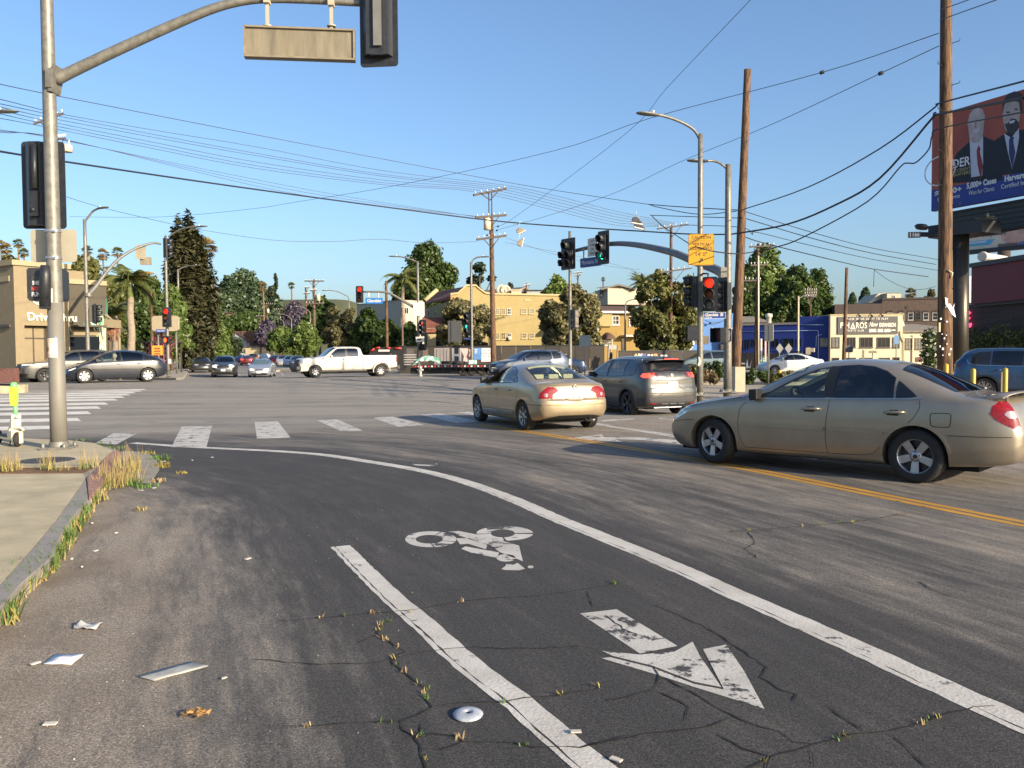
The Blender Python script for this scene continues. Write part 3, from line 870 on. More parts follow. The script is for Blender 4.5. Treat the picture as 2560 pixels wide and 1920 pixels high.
def cut_body(B,mats,arches,hollow=None,wins=(),tops=()):
 """body mesh with wheel arches, and with a cabin and window openings when hollow=(s0, s1, zfloor)"""
 V,Fc=B.mesh()
 body=mesh_obj(V,Fc,mats)
 bm=bmesh.new();bm.from_mesh(body.data);bmesh.ops.recalc_face_normals(bm,faces=bm.faces);bm.to_mesh(body.data);bm.free()
 cut=[]
 for(x,z,r,ya,yb)in arches:
  mb=MB();M_=Matrix.Translation((x,ya,z))@Matrix.Rotation(R(-90),4,'X')
  mb.lathe([(r,0),(r,yb-ya)],36,1,M_,False)
  n=36
  mb.f+=[list(range(n))[::-1],list(range(n,2*n))];mb.m+=[1,1];mb.sm+=[False,False]
  cut.append(mb)
 if hollow:
  V2,F2=B.mesh(.12,.055,hollow[0],hollow[1],hollow[2])
  mb=MB();mb.add(V2,F2,2,True);cut.append(mb)
  for w in wins:
   mb=MB();P=[(B.X(a),b)for a,b in w]
   mb.prism(P,3.,Matrix.Translation((0,1.5,0))@Matrix.Rotation(R(90),4,'X'),2);cut.append(mb)
  for(w,z0)in tops:
   mb=MB();P=[(B.X(a),b)for a,b in w]
   mb.prism(P,2.,Matrix.Translation((0,0,z0)),2);cut.append(mb)
 tmp=[]
 for mb in cut:
  o=mb.build('tmp',mats)
  bm=bmesh.new();bm.from_mesh(o.data);bmesh.ops.recalc_face_normals(bm,faces=bm.faces);bm.to_mesh(o.data);bm.free()
  tmp.append(o)
  md=body.modifiers.new('b','BOOLEAN');md.operation='DIFFERENCE';md.object=o;md.solver='EXACT'
 dg=bpy.context.evaluated_depsgraph_get()
 me=bpy.data.meshes.new_from_object(body.evaluated_get(dg))
 for o in tmp+[body]:
  d=o.data;bpy.data.objects.remove(o);bpy.data.meshes.remove(d)
 me.set_sharp_from_angle(angle=R(38))
 me.materials.clear()
 for m in mats:me.materials.append(m)
 return me
def wheel(parent,x,y,r,w,style,rimmat,steer=0.,side=1,rimr=.66):
 """wheel > tyre, rim ; side +1 = left (outer face towards +y)"""
 e=bpy.data.objects.new('wheel',None);C.objects.link(e);e.parent=parent
 e.location=(x,y,r);e.rotation_euler=(0,0,steer)
 WH[e.name]=Matrix.Identity(4)
 Ry=Matrix.Rotation(R(-90*side),4,'X')
 rr=r*rimr
 t=MB();h=w/2
 t.lathe([(rr,-h*.9),(rr+(r-rr)*.5,-h),(r*.965,-h*.86),(r,-h*.62),(r,-h*.3),(r*.985,-h*.28),(r*.985,-h*.22),(r,-h*.2),(r,h*.2),(r*.985,h*.22),(r*.985,h*.28),(r,h*.3),(r,h*.62),(r*.965,h*.86),(rr+(r-rr)*.5,h),(rr,h*.9)],40,0,Ry)
 t.build('tyre',M_tyre,e)
 m=MB()
 m.lathe([(rr,h*.92),(rr*.955,h*.86),(rr*.92,h*.4),(rr*.9,-h*.6),(0,-h*.65)],40,0,Ry)
 m.lathe([(rr*.9,h*.02),(0,h*.02)],24,1,Ry,False)
 n,wd,hub,twin=style
 for k in range(n):
  an=2*math.pi*k/n+.3
  for dt in((-.13,.13)if twin else(0,)):
   a=an+dt
   d=Vector((math.cos(a),math.sin(a),0));p=Vector((-d.y,d.x,0))
   i0,i1=rr*hub*.8,rr*.945
   w0,w1=wd[0]*r,wd[1]*r
   z0,z1=h*.72,h*.84
   q=[d*i0-p*w0+Vector((0,0,z0)),d*i1-p*w1+Vector((0,0,z1)),d*i1+p*w1+Vector((0,0,z1)),d*i0+p*w0+Vector((0,0,z0))]
   lo=[v-Vector((0,0,.035))+(p*.008 if i in(0,1)else-p*.008)for i,v in enumerate(q)]
   m.add([Ry@v for v in q+lo],[(0,1,2,3),(0,4,5,1),(2,6,7,3),(3,7,4,0),(1,5,6,2)],0)
 m.lathe([(0,h*.82),(rr*hub*.55,h*.82),(rr*hub,h*.74),(rr*hub,h*.5)],20,0,Ry)
 m.lathe([(0,h*.86),(rr*hub*.4,h*.84)],12,1,Ry)
 for k in range(5):
  a=2*math.pi*k/5+.9
  m.lathe([(0,h*.8),(.011,h*.79),(.011,h*.7)],8,1,Ry@Matrix.Translation((math.cos(a)*rr*hub*.78,math.sin(a)*rr*hub*.78,0)),False)
 m.build('rim',[rimmat,M_rim_dark],e)
 return e
def plate(root,x,z,txt,side=-1,w=.305,h=.15,tilt=0.,y=0.):
 """number plate facing -x (rear) or +x"""
 mb=MB();mb.box((0,0,0),(w,h,.006))
 M_=frame((x,y,z),(0,side,0),(0+(-side)*math.sin(tilt)*0,0,1))
 mb.v=[tuple(M_@Vector(p))for p in mb.v]
 p_=mb.build('number_plate',M_plate,root)
 if txt:
  t=text_mesh(txt,.082,M_@Matrix.Translation((0,-.012,.004)),M_plate_txt,'lettering',None,ext=.001,sx=.82,world=False,bold=.002)
  t.parent=p_
 return p_
def car_root(name,u,v,Y,heading,label,group=None,x_off=0.,scale=1.,cat='car',z=None):
 """heading = world angle of the forward axis, from +X ccw"""
 p=at(u,v,Y);
 o=thing(name,(p.x,p.y,gz(p.x,p.y)if z is None else z),label,cat,group,heading)
 o.scale=(scale,)*3
 return o
def mirror(root,B,s,z,y,mat,size=(.11,.2,.14),sides=(1,-1),glassm=True):
 for sd_ in sides:
  mb=MB()
  c=Vector((B.X(s),sd_*(y+.1),z))
  mb.box(c-Vector((0,sd_*.03,0)),(size[0],size[1]*.85,size[2]*.9));0 and mb.box(c+Vector((-size[0]*.52,0,0)),(.006,size[1]*.86,size[2]*.8),0,1)
  mb.tube([c+Vector((0,-sd_*.08,-.04)),c+Vector((.02,-sd_*.15,-.07))],.03,8,1)
  o=mb.build('wing_mirror',[mat,M_trim],root);bv=o.modifiers.new('b','BEVEL');bv.width=.045;bv.segments=4
def seat_set(root,B,s,mat,zc=.62,ys=(.38,-.38),top=1.12):
 for y in ys:
  mb=MB();x=B.X(s)
  mb.box((x,y,.55),(.5,.48,.16))
  mb.box((x-.25,y,.84),(.14,.46,.6),rot=Matrix.Rotation(R(-14),3,'Y'))
  mb.box((x-.36,y,top+.07),(.1,.27,.19),rot=Matrix.Rotation(R(-10),3,'Y'))
  o=mb.build('seat',mat,root)
  bv=o.modifiers.new('bevel','BEVEL');bv.width=.035;bv.segments=2
def steering(root,B,s,y=.38,z=.98):
 mb=MB();c=Vector((B.X(s),y,z));M_=Matrix.Translation(c)@Matrix.Rotation(R(-65),4,'Y')
 mb.tube([M_@Vector((.185*math.cos(a*.2618),.185*math.sin(a*.2618),0))for a in range(25)],.016,8)
 mb.box(c,(.06,.34,.05),rot=Matrix.Rotation(R(-65),3,'Y'));mb.tube([c,c+Vector((.3,0,-.14))],.03,8)
 mb.build('steering_wheel',M_cabin_dark,root)
 d=MB();d.box((B.X(s)+.42,0,.86),(.5,1.35,.16));o=d.build('dashboard',M_cabin_dark,root)
 bv=o.modifiers.new('bevel','BEVEL');bv.width=.05;bv.segments=2
def head_person(mb,c,skin=0,hair=1,shirt=2,r=.1,face=Vector((1,0,0))):
 """head, neck and shoulders of a seated driver"""
 f=face.normalized();s_=Vector((-f.y,f.x,0))
 Mh=Matrix((f,s_,Vector((0,0,1)))).transposed().to_4x4();Mh.translation=c
 mb.lathe([(0,-.13),(.05,-.12),(.075,-.07),(.085,0.),(.08,.06),(.05,.11),(0,.125)],14,skin,Mh@Matrix.Diagonal((1.15,.92,1,1)))
 mb.lathe([(0.,.138),(.06,.12),(.092,.06),(.095,0.),(.088,-.04)],14,hair,Mh@Matrix.Translation((-.018,0,.004))@Matrix.Diagonal((1.08,.95,1,1)))
 mb.add([Mh@Vector(p)for p in((.088,-.014,-.03),(.088,.014,-.03),(.118,0,-.035),(.09,0,.015))],[(0,2,3),(2,1,3),(0,1,2)],skin)
 mb.tube([c+Vector((0,0,-.1)),c+Vector((-.02,0,-.2))],.055,10,skin)
 mb.lathe([(0,.24),(.08,.23),(.17,.18),(.2,.08),(.18,-.25),(0,-.3)],14,shirt,Matrix.Translation(c+Vector((-.04,0,-.42)))@Matrix.Diagonal((.62,1.05,1,1)))
def sedan_gold_big():
 p1=paint('gold_beige_paint',(.31,.265,.2),.6,.34)
 B=Body(4.805,1.795,top=[(0,.6),(.03,.66),(.12,.735),(.35,.83),(.8,.93),(1.22,1.),(1.38,1.045),(1.75,1.24),(2.05,1.385),(2.35,1.465),(2.75,1.487),(3.15,1.462),(3.45,1.39),(3.85,1.215),(4.12,1.09),(4.25,1.062),(4.55,1.05),(4.68,1.035),(4.74,.99),(4.79,.9),(4.805,.82)],belt=[(0,.5),(.3,.72),(.8,.82),(1.35,.905),(2.5,.935),(3.6,.965),(4.3,.975),(4.7,.93),(4.805,.75)],plan=[(0,.6),(.015,.655),(.05,.705),(.15,.765),(.35,.83),(.7,.88),(1.1,.8975),(3.6,.8975),(4.1,.885),(4.45,.85),(4.65,.8),(4.75,.745),(4.79,.69),(4.805,.64)],bot=[(0,.36),(.04,.27),(.15,.215),(.5,.195),(1.5,.19),(3.4,.195),(4.2,.235),(4.6,.27),(4.76,.31),(4.805,.4)],fo=.94,wb=2.72,tumble=.4,bow=(.17,.1),rprof=[(.2,.06),(.45,0),(.62,0),(.75,.03),(.9,.05),(1.05,.09)],fprof=[(.2,.05),(.42,0),(.6,.01),(.9,.06)],sup=3.1,zmax=.6)
 root=car_root('sedan',2082,1190,11.95,R(136.2),'gold beige sedan with five spoke alloys at right, front wheels turned',None,scale=1.03)
 win_f=[(1.7,.985),(1.86,1.09),(2.1,1.235),(2.33,1.345),(2.5,1.385),(2.545,1.)]
 win_r=[(2.66,1.005),(2.625,1.395),(2.85,1.41),(3.05,1.39),(3.23,1.335),(3.365,1.255),(3.39,1.02)]
 win_q=[(3.435,1.025),(3.425,1.22),(3.52,1.15),(3.66,1.045)]
 ws=[(1.5,-.66),(1.42,-.4),(1.39,0),(1.42,.4),(1.5,.66),(2.14,.54),(2.1,.3),(2.08,0),(2.1,-.3),(2.14,-.54)]
 rw=[(3.4,-.5),(3.37,0),(3.4,.5),(4.03,.6),(4.08,.3),(4.09,0),(4.08,-.3),(4.03,-.6)]
 xr=B.x0-B.fo;arch=[(xr,.325,.37,.52,1.2),(xr,.325,.37,-1.2,-.52),(xr-2.72,.325,.375,.52,1.2),(xr-2.72,.325,.375,-1.2,-.52)]
 me=cut_body(B,[p1,M_well,pm('beige_cabin',(.34,.3,.24),.9,0,.1,6)],arch,(1.45,4.,.42),[win_f,win_r],[(ws,1.),(rw,1.05)])
 b=bpy.data.objects.new('body',me);C.objects.link(b);b.parent=root
 for s_ in 'LR':
  B.patch(s_,win_f,.001).build('side_window',M_glass,root)
  B.patch(s_,win_r,.001).build('side_window',M_glass_dark,root)
  B.patch(s_,win_q,.003).build('quarter_window',M_glass_solid,root)
  t=MB()
  B.patch(s_,[(2.545,1.),(2.5,1.39),(2.625,1.395),(2.66,1.)],.003,mb=t)
  for w in(win_f,win_r,win_q):B.seam(s_,w,.022,.004,t,closed=True)
  B.seam(s_,[(1.5,.935),(1.7,.985)],.03,.004,t);B.patch(s_,[(1.52,.95),(1.7,.985),(1.84,1.07),(1.68,1.02)],.004,mb=t)
  t.build('window_trim',M_trim,root)
  t=MB();B.seam(s_,[(1.45,.945),(2.6,.985),(3.72,1.018)],.012,.006,t,half=.004);t.build('belt_moulding',M_chrome,root)
  t=MB()
  B.seam(s_,[(1.45,.9),(1.36,.82),(1.33,.6),(1.36,.4),(1.43,.28)],.006,mb=t)
  B.seam(s_,[(2.62,.97),(2.585,.75),(2.57,.5),(2.6,.29)],.006,mb=t)
  B.seam(s_,[(3.7,1.),(3.72,.93),(3.66,.8),(3.48,.62),(3.33,.5),(3.22,.36),(3.1,.295),(2.6,.285),(1.43,.275)],.006,mb=t)
  B.seam(s_,[(4.05,.86),(4.06,.83),(4.05,.715),(4.03,.695),(3.86,.695),(3.84,.715),(3.83,.83),(3.85,.855)],.009,mb=t,closed=True)
  B.seam(s_,[(4.02,.6),(4.3,.602),(4.66,.61)],.008,mb=t)
  B.seam(s_,[(.62,.62),(.4,.6),(.2,.56)],.008,mb=t)
  B.seam(s_,[(1.36,.96),(.9,.885),(.5,.8)],.008,mb=t)
  t.build('panel_gap',M_seam,root)
  t=MB();B.seam(s_,[(1.4,.6),(2.,.595),(2.55,.595)],.038,.002,t,half=.012);B.seam(s_,[(2.6,.595),(3.,.595),(3.3,.585)],.038,.002,t,half=.012)
  t.build('side_moulding',p1,root)
  for hs in(2.43,3.48):
   t=MB();l,n=B.hit(s_,B.X(hs-.05),.845)
   B.patch(s_,[(hs-.15,.81),(hs-.11,.875),(hs-.02,.878),(hs+.02,.845),(hs-.02,.805)],.003,mb=t,m=1)
   c=l+n*.03
   t.tube([c+Vector((.12,0,-.004)),c+Vector((.05,n.y*.012,0)),c+Vector((-.07,n.y*.012,.004)),c+Vector((-.12,-n.y*.012,.006))],[.012,.018,.018,.012],8,0)
   t.build('door_handle',[p1,M_seam],root)
  B.patch(s_,[(.1,.6),(.2,.69),(.4,.77),(.56,.8),(.5,.72),(.34,.64),(.18,.585)],.005).build('headlight',M_head,root)
  D_='DL' if s_=='L' else 'DR'
  B.patch(D_,[(.2,.87),(.17,.96),(.08,1.005),(-.03,1.005),(-.1,.74),(-.02,.705),(.07,.75),(.15,.8)],.005,res=.05).build('tail_light',M_tail,root)
  t=MB();B.patch(D_,[(.07,.865),(.04,.9),(-.055,.9),(-.075,.83),(.02,.82)],.0085,res=.05,mb=t);t.build('reversing_light',M_tail_clear,root)
  t=MB()
  for(cx,r_)in((xr,.385),(xr-2.72,.39)):
   pts=[(B.x0-(cx+r_*math.cos(R(a))),.325+r_*math.sin(R(a)))for a in range(-12,193,9)]
   t=MB();B.seam(s_,pts,.03,.001,t,half=.008);t.build('arch_lip',p1,root)
 B.patch('T',ws,.002).build('windscreen',M_glass,root)
 B.patch('T',rw,.002).build('rear_window',M_glass_mid,root)
 t=MB();B.seam('T',rw,.03,.003,t,closed=True);B.seam('T',ws,.03,.003,t,closed=True);t.build('window_trim',M_trim,root)
 t=MB();B.seam('T',[(4.16,.68),(4.5,.7),(4.72,.66)],.007,mb=t);B.seam('T',[(4.16,-.68),(4.5,-.7),(4.72,-.66)],.007,mb=t);B.seam('T',[(4.16,-.68),(4.13,0),(4.16,.68)],.007,mb=t)
 t.build('panel_gap',M_seam,root)
 sp=MB();rows=[]
 for yy in np.linspace(-.7,.7,17):
  q=abs(yy)/.7;x=B.X(4.6)+.16*q**2.4
  zd=B.hit('T',x,yy)[0].z;z0=zd+.052*(1-q**5)+.004
  rows.append([(x+.12,yy,z0+.004),(x+.02,yy,z0+.022),(x-.1,yy,z0+.026),(x-.115,yy,z0+.012),(x+.02,yy,z0-.006)])
 nv=5;vs_=[p for r_ in rows for p in r_]
 sp.add(vs_,[(i*nv+k,i*nv+(k+1)%nv,(i+1)*nv+(k+1)%nv,(i+1)*nv+k)for i in range(16)for k in range(nv)],0,True)
 sp.f+=[[0,1,2,3,4],[16*nv+k for k in(4,3,2,1,0)]];sp.m+=[0,0];sp.sm+=[False,False]
 for yy in(-.62,.62):sp.box((B.X(4.5),yy,B.hit('T',B.X(4.5),yy)[0].z+.01),(.16,.04,.05))
 sp.build('spoiler',p1,root)
 mirror(root,B,1.6,1.015,.83,M_trim,(.12,.2,.15))
 star=(5,(.12,.15),.32,False)
 for(x,st)in((xr,R(-15)),(xr-2.72,0)):
  for sd_ in(1,-1):
   wheel(root,x,sd_*.775,.325,.205,star,M_rim,st,sd_,.64)
 seat_set(root,B,2.45,M_cabin,ys=(.36,-.36));
 t=MB();t.box((B.X(3.35),0,.62),(.5,1.25,.2));t.box((B.X(3.62),0,.82),(.16,1.25,.5),rot=Matrix.Rotation(R(-20),3,'Y'));t.build('rear_seat',M_cabin,root)
 steering(root,B,1.98,.36,.93)
 t=MB();t.box((B.X(2.),0,1.32),(.03,.24,.07));t.tube([(B.X(2.),0,1.34),(B.X(1.98),0,1.4)],.012,6);t.build('rear_view_mirror',M_trim,root)
 t=MB();t.box((xr-1.36,0,.22),(4.,1.3,.1));t.tube([(xr,-.7,.3),(xr,.7,.3)],.04,8);t.tube([(xr-2.72,-.7,.3),(xr-2.72,.7,.3)],.05,8);t.build('underbody',M_well,root)
 return root,B
sedan_gold_big()
CIVIC=dict(L=4.49,W=1.75,H=1.435,wb=2.7,fo=.9,top=[(0,.55),(.05,.64),(.2,.74),(.6,.86),(.98,.95),(1.12,1.),(1.5,1.2),(1.9,1.365),(2.3,1.43),(2.6,1.435),(3.,1.4),(3.4,1.285),(3.85,1.11),(4.02,1.06),(4.25,1.05),(4.4,1.045),(4.45,1.02),(4.475,.985),(4.49,.93)],belt=[(0,.48),(.3,.66),(1,.86),(2,.91),(3.5,.95),(4.2,.96),(4.49,.84)],plan=[(0,.56),(.02,.64),(.08,.71),(.3,.8),(.7,.86),(1,.875),(3.5,.875),(4.,.86),(4.25,.835),(4.38,.8),(4.45,.76),(4.475,.72),(4.49,.67)],bot=[(0,.34),(.05,.24),(.2,.19),(1,.185),(3.4,.19),(4.1,.24),(4.4,.29),(4.47,.33),(4.49,.42)],kw=dict(tumble=.4,bow=(.22,.1),rprof=[(.25,.1),(.36,.02),(.5,0),(.66,.005),(.7,.045),(.9,.08),(1.,.1),(1.05,.12)],fprof=[(.2,.06),(.4,0),(.55,.02),(.9,.1)],sup=3.1,zmax=.58),ws=[(1.22,-.62),(1.14,-.35),(1.12,0),(1.14,.35),(1.22,.62),(2.,.52),(1.96,.3),(1.94,0),(1.96,-.3),(2.,-.52)],rw=[(3.04,-.5),(3.01,0),(3.04,.5),(3.8,.6),(3.86,.3),(3.87,0),(3.86,-.3),(3.8,-.6)],wf=[(1.32,.975),(1.62,1.16),(1.95,1.31),(2.18,1.345),(2.22,.985)],wr=[(2.3,.99),(2.27,1.35),(2.55,1.345),(2.85,1.275),(2.99,1.2),(3.02,1.02)],wq=[(3.07,1.03),(3.05,1.17),(3.2,1.085),(3.25,1.04)])
ROGUE=dict(L=4.65,W=1.84,H=1.69,wb=2.705,fo=.92,top=[(0,.78),(.04,.9),(.15,.98),(.6,1.07),(1.02,1.13),(1.18,1.18),(1.6,1.42),(2.,1.595),(2.4,1.67),(3.,1.69),(3.9,1.672),(4.4,1.64),(4.56,1.62),(4.62,1.58),(4.65,1.5)],belt=[(0,.6),(.3,.85),(1,1.),(2,1.04),(3.5,1.08),(4.4,1.13),(4.65,1.12)],plan=[(0,.62),(.02,.7),(.08,.77),(.25,.85),(.6,.9),(1,.92),(3.6,.92),(4.2,.91),(4.45,.885),(4.56,.85),(4.62,.81),(4.65,.76)],bot=[(0,.4),(.05,.28),(.25,.22),(1,.205),(3.6,.21),(4.3,.25),(4.58,.29),(4.65,.38)],kw=dict(tumble=.3,bow=(.16,.1),rprof=[(.25,.12),(.4,.02),(.6,0),(.8,.02),(.85,.05),(1.02,.06),(1.2,.1),(1.3,.2),(1.5,.36),(1.62,.46),(1.7,.48)],fprof=[(.2,.06),(.45,0),(.8,.02),(1.1,.08)],sup=3.6,zmax=.72,blend=(.7,.85)),ws=[(1.3,-.7),(1.22,-.4),(1.2,0),(1.22,.4),(1.3,.7),(2.,.6),(1.95,.3),(1.93,0),(1.95,-.3),(2.,-.6)],wf=[(1.5,1.1),(1.85,1.36),(2.15,1.5),(2.4,1.555),(2.48,1.1)],wr=[(2.56,1.1),(2.5,1.565),(3.1,1.58),(3.38,1.57),(3.42,1.13)],wq=[(3.48,1.135),(3.44,1.565),(3.8,1.54),(4.,1.46),(4.02,1.2),(3.9,1.16)])
MODELY=dict(L=4.75,W=1.92,H=1.62,wb=2.89,fo=.86,top=[(0,.6),(.05,.7),(.25,.81),(.7,.96),(1.,1.05),(1.4,1.26),(1.9,1.49),(2.4,1.605),(2.7,1.622),(3.2,1.59),(3.8,1.45),(4.3,1.25),(4.55,1.15),(4.66,1.11),(4.72,1.03),(4.75,.94)],belt=[(0,.48),(.4,.72),(1,.93),(2,1.),(3.5,1.06),(4.4,1.07),(4.75,.88)],plan=[(0,.58),(.02,.67),(.08,.75),(.3,.85),(.7,.93),(1.1,.955),(3.5,.96),(4.1,.94),(4.4,.9),(4.6,.85),(4.7,.79),(4.75,.7)],bot=[(0,.34),(.05,.25),(.25,.2),(1,.185),(3.6,.19),(4.3,.24),(4.66,.3),(4.75,.42)],kw=dict(tumble=.4,bow=(.22,.14),rprof=[(.25,.1),(.45,0.),(.7,0),(.9,.05),(1.1,.1)],fprof=[(.2,.06),(.4,0),(.6,.03),(.9,.12)],sup=2.9,zmax=.66),ws=[(1.1,-.72),(1.02,-.4),(1.,0),(1.02,.4),(1.1,.72),(2.,.58),(1.95,0),(2.,-.58)],rw=[(3.35,-.5),(3.3,0),(3.35,.5),(4.35,.58),(4.42,0),(4.35,-.58)],wf=[(1.3,1.06),(1.75,1.3),(2.2,1.475),(2.48,1.515),(2.52,1.07)],wr=[(2.58,1.07),(2.55,1.52),(2.9,1.52),(3.3,1.465),(3.55,1.385),(3.5,1.105)],wq=[(3.56,1.11),(3.6,1.365),(3.9,1.255),(4.15,1.135)])
QX=dict(L=5.03,W=1.98,H=1.76,wb=2.9,fo=.99,top=[(0,.86),(.03,.96),(.12,1.02),(.6,1.1),(1.2,1.15),(1.4,1.22),(1.85,1.48),(2.25,1.66),(2.7,1.735),(3.3,1.76),(4.1,1.735),(4.7,1.66),(4.9,1.62),(4.98,1.55),(5.03,1.45)],belt=[(0,.7),(.3,.95),(1.2,1.06),(2.2,1.1),(3.8,1.14),(4.7,1.18),(5.03,1.1)],plan=[(0,.78),(.02,.83),(.06,.87),(.25,.93),(.6,.97),(1,.985),(3.9,.99),(4.5,.97),(4.8,.93),(4.95,.87),(5.03,.78)],bot=[(0,.42),(.05,.3),(.3,.23),(1,.215),(4,.22),(4.7,.27),(4.96,.32),(5.03,.42)],kw=dict(tumble=.3,bow=(.1,.1),rprof=[(.3,.08),(.6,0),(.95,.03),(1.2,.14),(1.5,.4),(1.75,.58)],fprof=[(.2,.06),(.45,0),(.9,0.),(1.1,.03)],sup=3.8,zmax=.74,blend=(.6,.85)),ws=[(1.46,-.76),(1.38,-.4),(1.36,0),(1.38,.4),(1.46,.76),(2.3,.64),(2.22,0),(2.3,-.64)],wf=[(1.72,1.16),(2.1,1.43),(2.4,1.57),(2.7,1.62),(2.78,1.16)],wr=[(2.86,1.16),(2.8,1.635),(3.4,1.65),(3.78,1.63),(3.84,1.19)],wq=[(3.92,1.2),(3.86,1.625),(4.3,1.58),(4.5,1.48),(4.6,1.26)])
PICK=dict(L=6.45,W=2.03,H=1.98,wb=4.29,fo=1.03,top=[(0,1.02),(.03,1.14),(.12,1.21),(.6,1.28),(1.45,1.33),(1.62,1.38),(2.,1.7),(2.28,1.9),(2.6,1.965),(3.,1.985),(3.7,1.975),(4.,1.93),(4.07,1.85),(4.13,1.5),(4.16,1.44),(4.3,1.43),(6.4,1.43),(6.44,1.42),(6.45,1.39)],belt=[(0,.8),(.3,1.1),(1.5,1.22),(3,1.27),(4.,1.29),(4.3,1.34),(6.3,1.35),(6.45,1.32)],plan=[(0,.9),(.02,.93),(.08,.955),(.4,.985),(1,1.),(4.1,1.01),(6.2,1.01),(6.4,.99),(6.45,.96)],bot=[(0,.42),(.1,.4),(1,.45),(1.5,.46),(4.2,.47),(5.,.5),(6.3,.58),(6.45,.6)],kw=dict(tumble=.26,bow=(.1,.02),sup=4.5,zmax=.95,blend=(.5,.3),fprof=[(.4,0.),(.8,0),(1.2,.04)]),ws=[(1.72,-.8),(1.62,-.4),(1.6,0),(1.62,.4),(1.72,.8),(2.36,.7),(2.28,0),(2.36,-.7)],wf=[(1.93,1.31),(2.15,1.57),(2.42,1.79),(2.62,1.84),(2.98,1.85),(2.98,1.32)],wr=[(3.12,1.33),(3.12,1.85),(3.65,1.845),(3.8,1.8),(3.84,1.38),(3.8,1.34)],wq=None)
def scaled(T,L,W,H,fo=None,wb=None):
 a,b,c=L/T['L'],W/T['W'],H/T['H']
 S=dict(T);S['L'],S['W'],S['H']=L,W,H;S['fo']=fo or T['fo']*a;S['wb']=wb or T['wb']*a
 for k in('top','belt','bot'):S[k]=[(x*a,z*c)for x,z in T[k]]
 S['plan']=[(x*a,y*b)for x,y in T['plan']]
 for k in('wf','wr','wq'):S[k]=[(x*a,z*c)for x,z in T[k]]if T[k]else None
 for k in('ws','rw'):
  if T.get(k):S[k]=[(x*a,y*b)for x,y in T[k]]
 kw=dict(T['kw']);
 for k in('rprof','fprof'):
  if kw.get(k):kw[k]=[(z*c,v)for z,v in kw[k]]
 kw['zmax']=kw['zmax']*c;S['kw']=kw
 return S
def make_car(root,T,p1,r=.33,tw=.21,style=(7,(.05,.06),.3,False),rim=None,hollow=True,glasses=None,heads=(),tails=(),extra=None,steer=0.,hand=True,open_front=False,mirrors=True,cab=None,mir=None,clad=None,gapz=None,handle_mat=None,sides='LR',seats=True,rimr=.66,simple=False):
 B=Body(T['L'],T['W'],T['top'],T['belt'],T['plan'],T['bot'],T['fo'],T['wb'],**T['kw'])
 gl=glasses or(M_glass,M_glass_dark,M_glass_dark,M_glass,M_glass_mid)
 xf=B.x0-B.fo;xb=xf-B.wb;ht=T['W']/2
 arch=[]
 for x in(xf,xb):arch+=[(x,r,r+.05,ht-.38,ht+.3),(x,r,r+.05,-ht-.3,-ht+.38)]
 wf,wr,wq,ws,rw=T['wf'],T['wr'],T['wq'],T['ws'],T.get('rw')
 z_ws=T['H']*.68
 cabm=cab or M_cabin_dark
 s0=min(p[0]for p in ws)+.08;s1=(max(p[0]for p in rw)-.06)if rw else(max(p[0]for p in(wq or wr))+.02)
 if hollow:
  me=cut_body(B,[p1,M_well,cabm],arch,(s0,s1,T['H']*.29),[wf,wr],[(ws,z_ws)]+([(rw,T['H']*.71)]if rw else[]))
 else:
  me=cut_body(B,[p1,M_well,cabm],arch)
 b=bpy.data.objects.new('body',me);C.objects.link(b);b.parent=root
 for s_ in sides:
  if not open_front:B.patch(s_,wf,.002,.15).build('side_window',gl[0]if hollow else M_glass_solid,root)
  B.patch(s_,wr,.002,.15).build('side_window',gl[1]if hollow else M_glass_solid,root)
  if wq:B.patch(s_,wq,.003,.15).build('quarter_window',M_glass_solid,root)
  if simple:continue
  t=MB()
  for w in(wf,wr,wq):
   if w:B.seam(s_,w,.024,.004,t,closed=True)
  B.patch(s_,[wf[-1],wf[-2],wr[1],wr[0]],.003,.2,t)
  t.build('window_trim',M_trim,root)
  t=MB();zb=T['bot'][len(T['bot'])//2][1]+.1;xa=T['fo']+r+.1;xm=(wf[-1][0]+wr[0][0])/2;xe=T['fo']+T['wb']-r-.1;zt=wf[-1][1]-.03
  B.seam(s_,[(wf[0][0]-.12,wf[0][1]-.05),(wf[0][0]-.18,zt-.15),(xa+.02,T['H']*.42),(xa+.08,zb)],.006,mb=t)
  B.seam(s_,[(xm,zt),(xm-.03,T['H']*.42),(xm,zb)],.006,mb=t)
  e_=max(wr[-1][0],xe+.12)
  B.seam(s_,[(e_+.03,zt),(e_+.02,zt-.15),(xe+.16,r*2+.12),(xe,r+.12),(xe-.08,zb),(xm,zb-.01),(xa+.08,zb)],.006,mb=t)
  t.build('panel_gap',M_seam,root)
  if hand:
   for hs in(xm-.16,e_-.16 if e_-.16<wr[-1][0]else wr[-1][0]-.12):
    t=MB();l,n=B.hit(s_,B.X(hs),zt-.11);c=l+n*.022
    t.tube([c+Vector((.1,0,0)),c+Vector((.04,n.y*.01,0)),c+Vector((-.05,n.y*.01,0)),c+Vector((-.1,0,0))],[.01,.016,.016,.01],6)
    t.build('door_handle',handle_mat or p1,root)
  if clad:
   for(x,rr_)in((xf,r+.075),(xb,r+.075)):
    t=MB();pts=[(B.x0-(x+rr_*math.cos(R(a))),r+rr_*math.sin(R(a)))for a in range(-15,196,12)]
    B.seam(s_,pts,.055,.002,t,half=.008);t.build('arch_cladding',clad,root)
   t=MB();B.patch(s_,[(xa,zb-.06),(xe,zb-.06),(xe,zb+.06),(xa,zb+.06)],.006,.2,t);t.build('sill_cladding',clad,root)
 B.patch('T',ws,.003,.15).build('windscreen',gl[3]if hollow else M_glass_solid,root)
 if rw:B.patch('T',rw,.003,.15).build('rear_window',gl[4]if hollow else M_glass_solid,root)
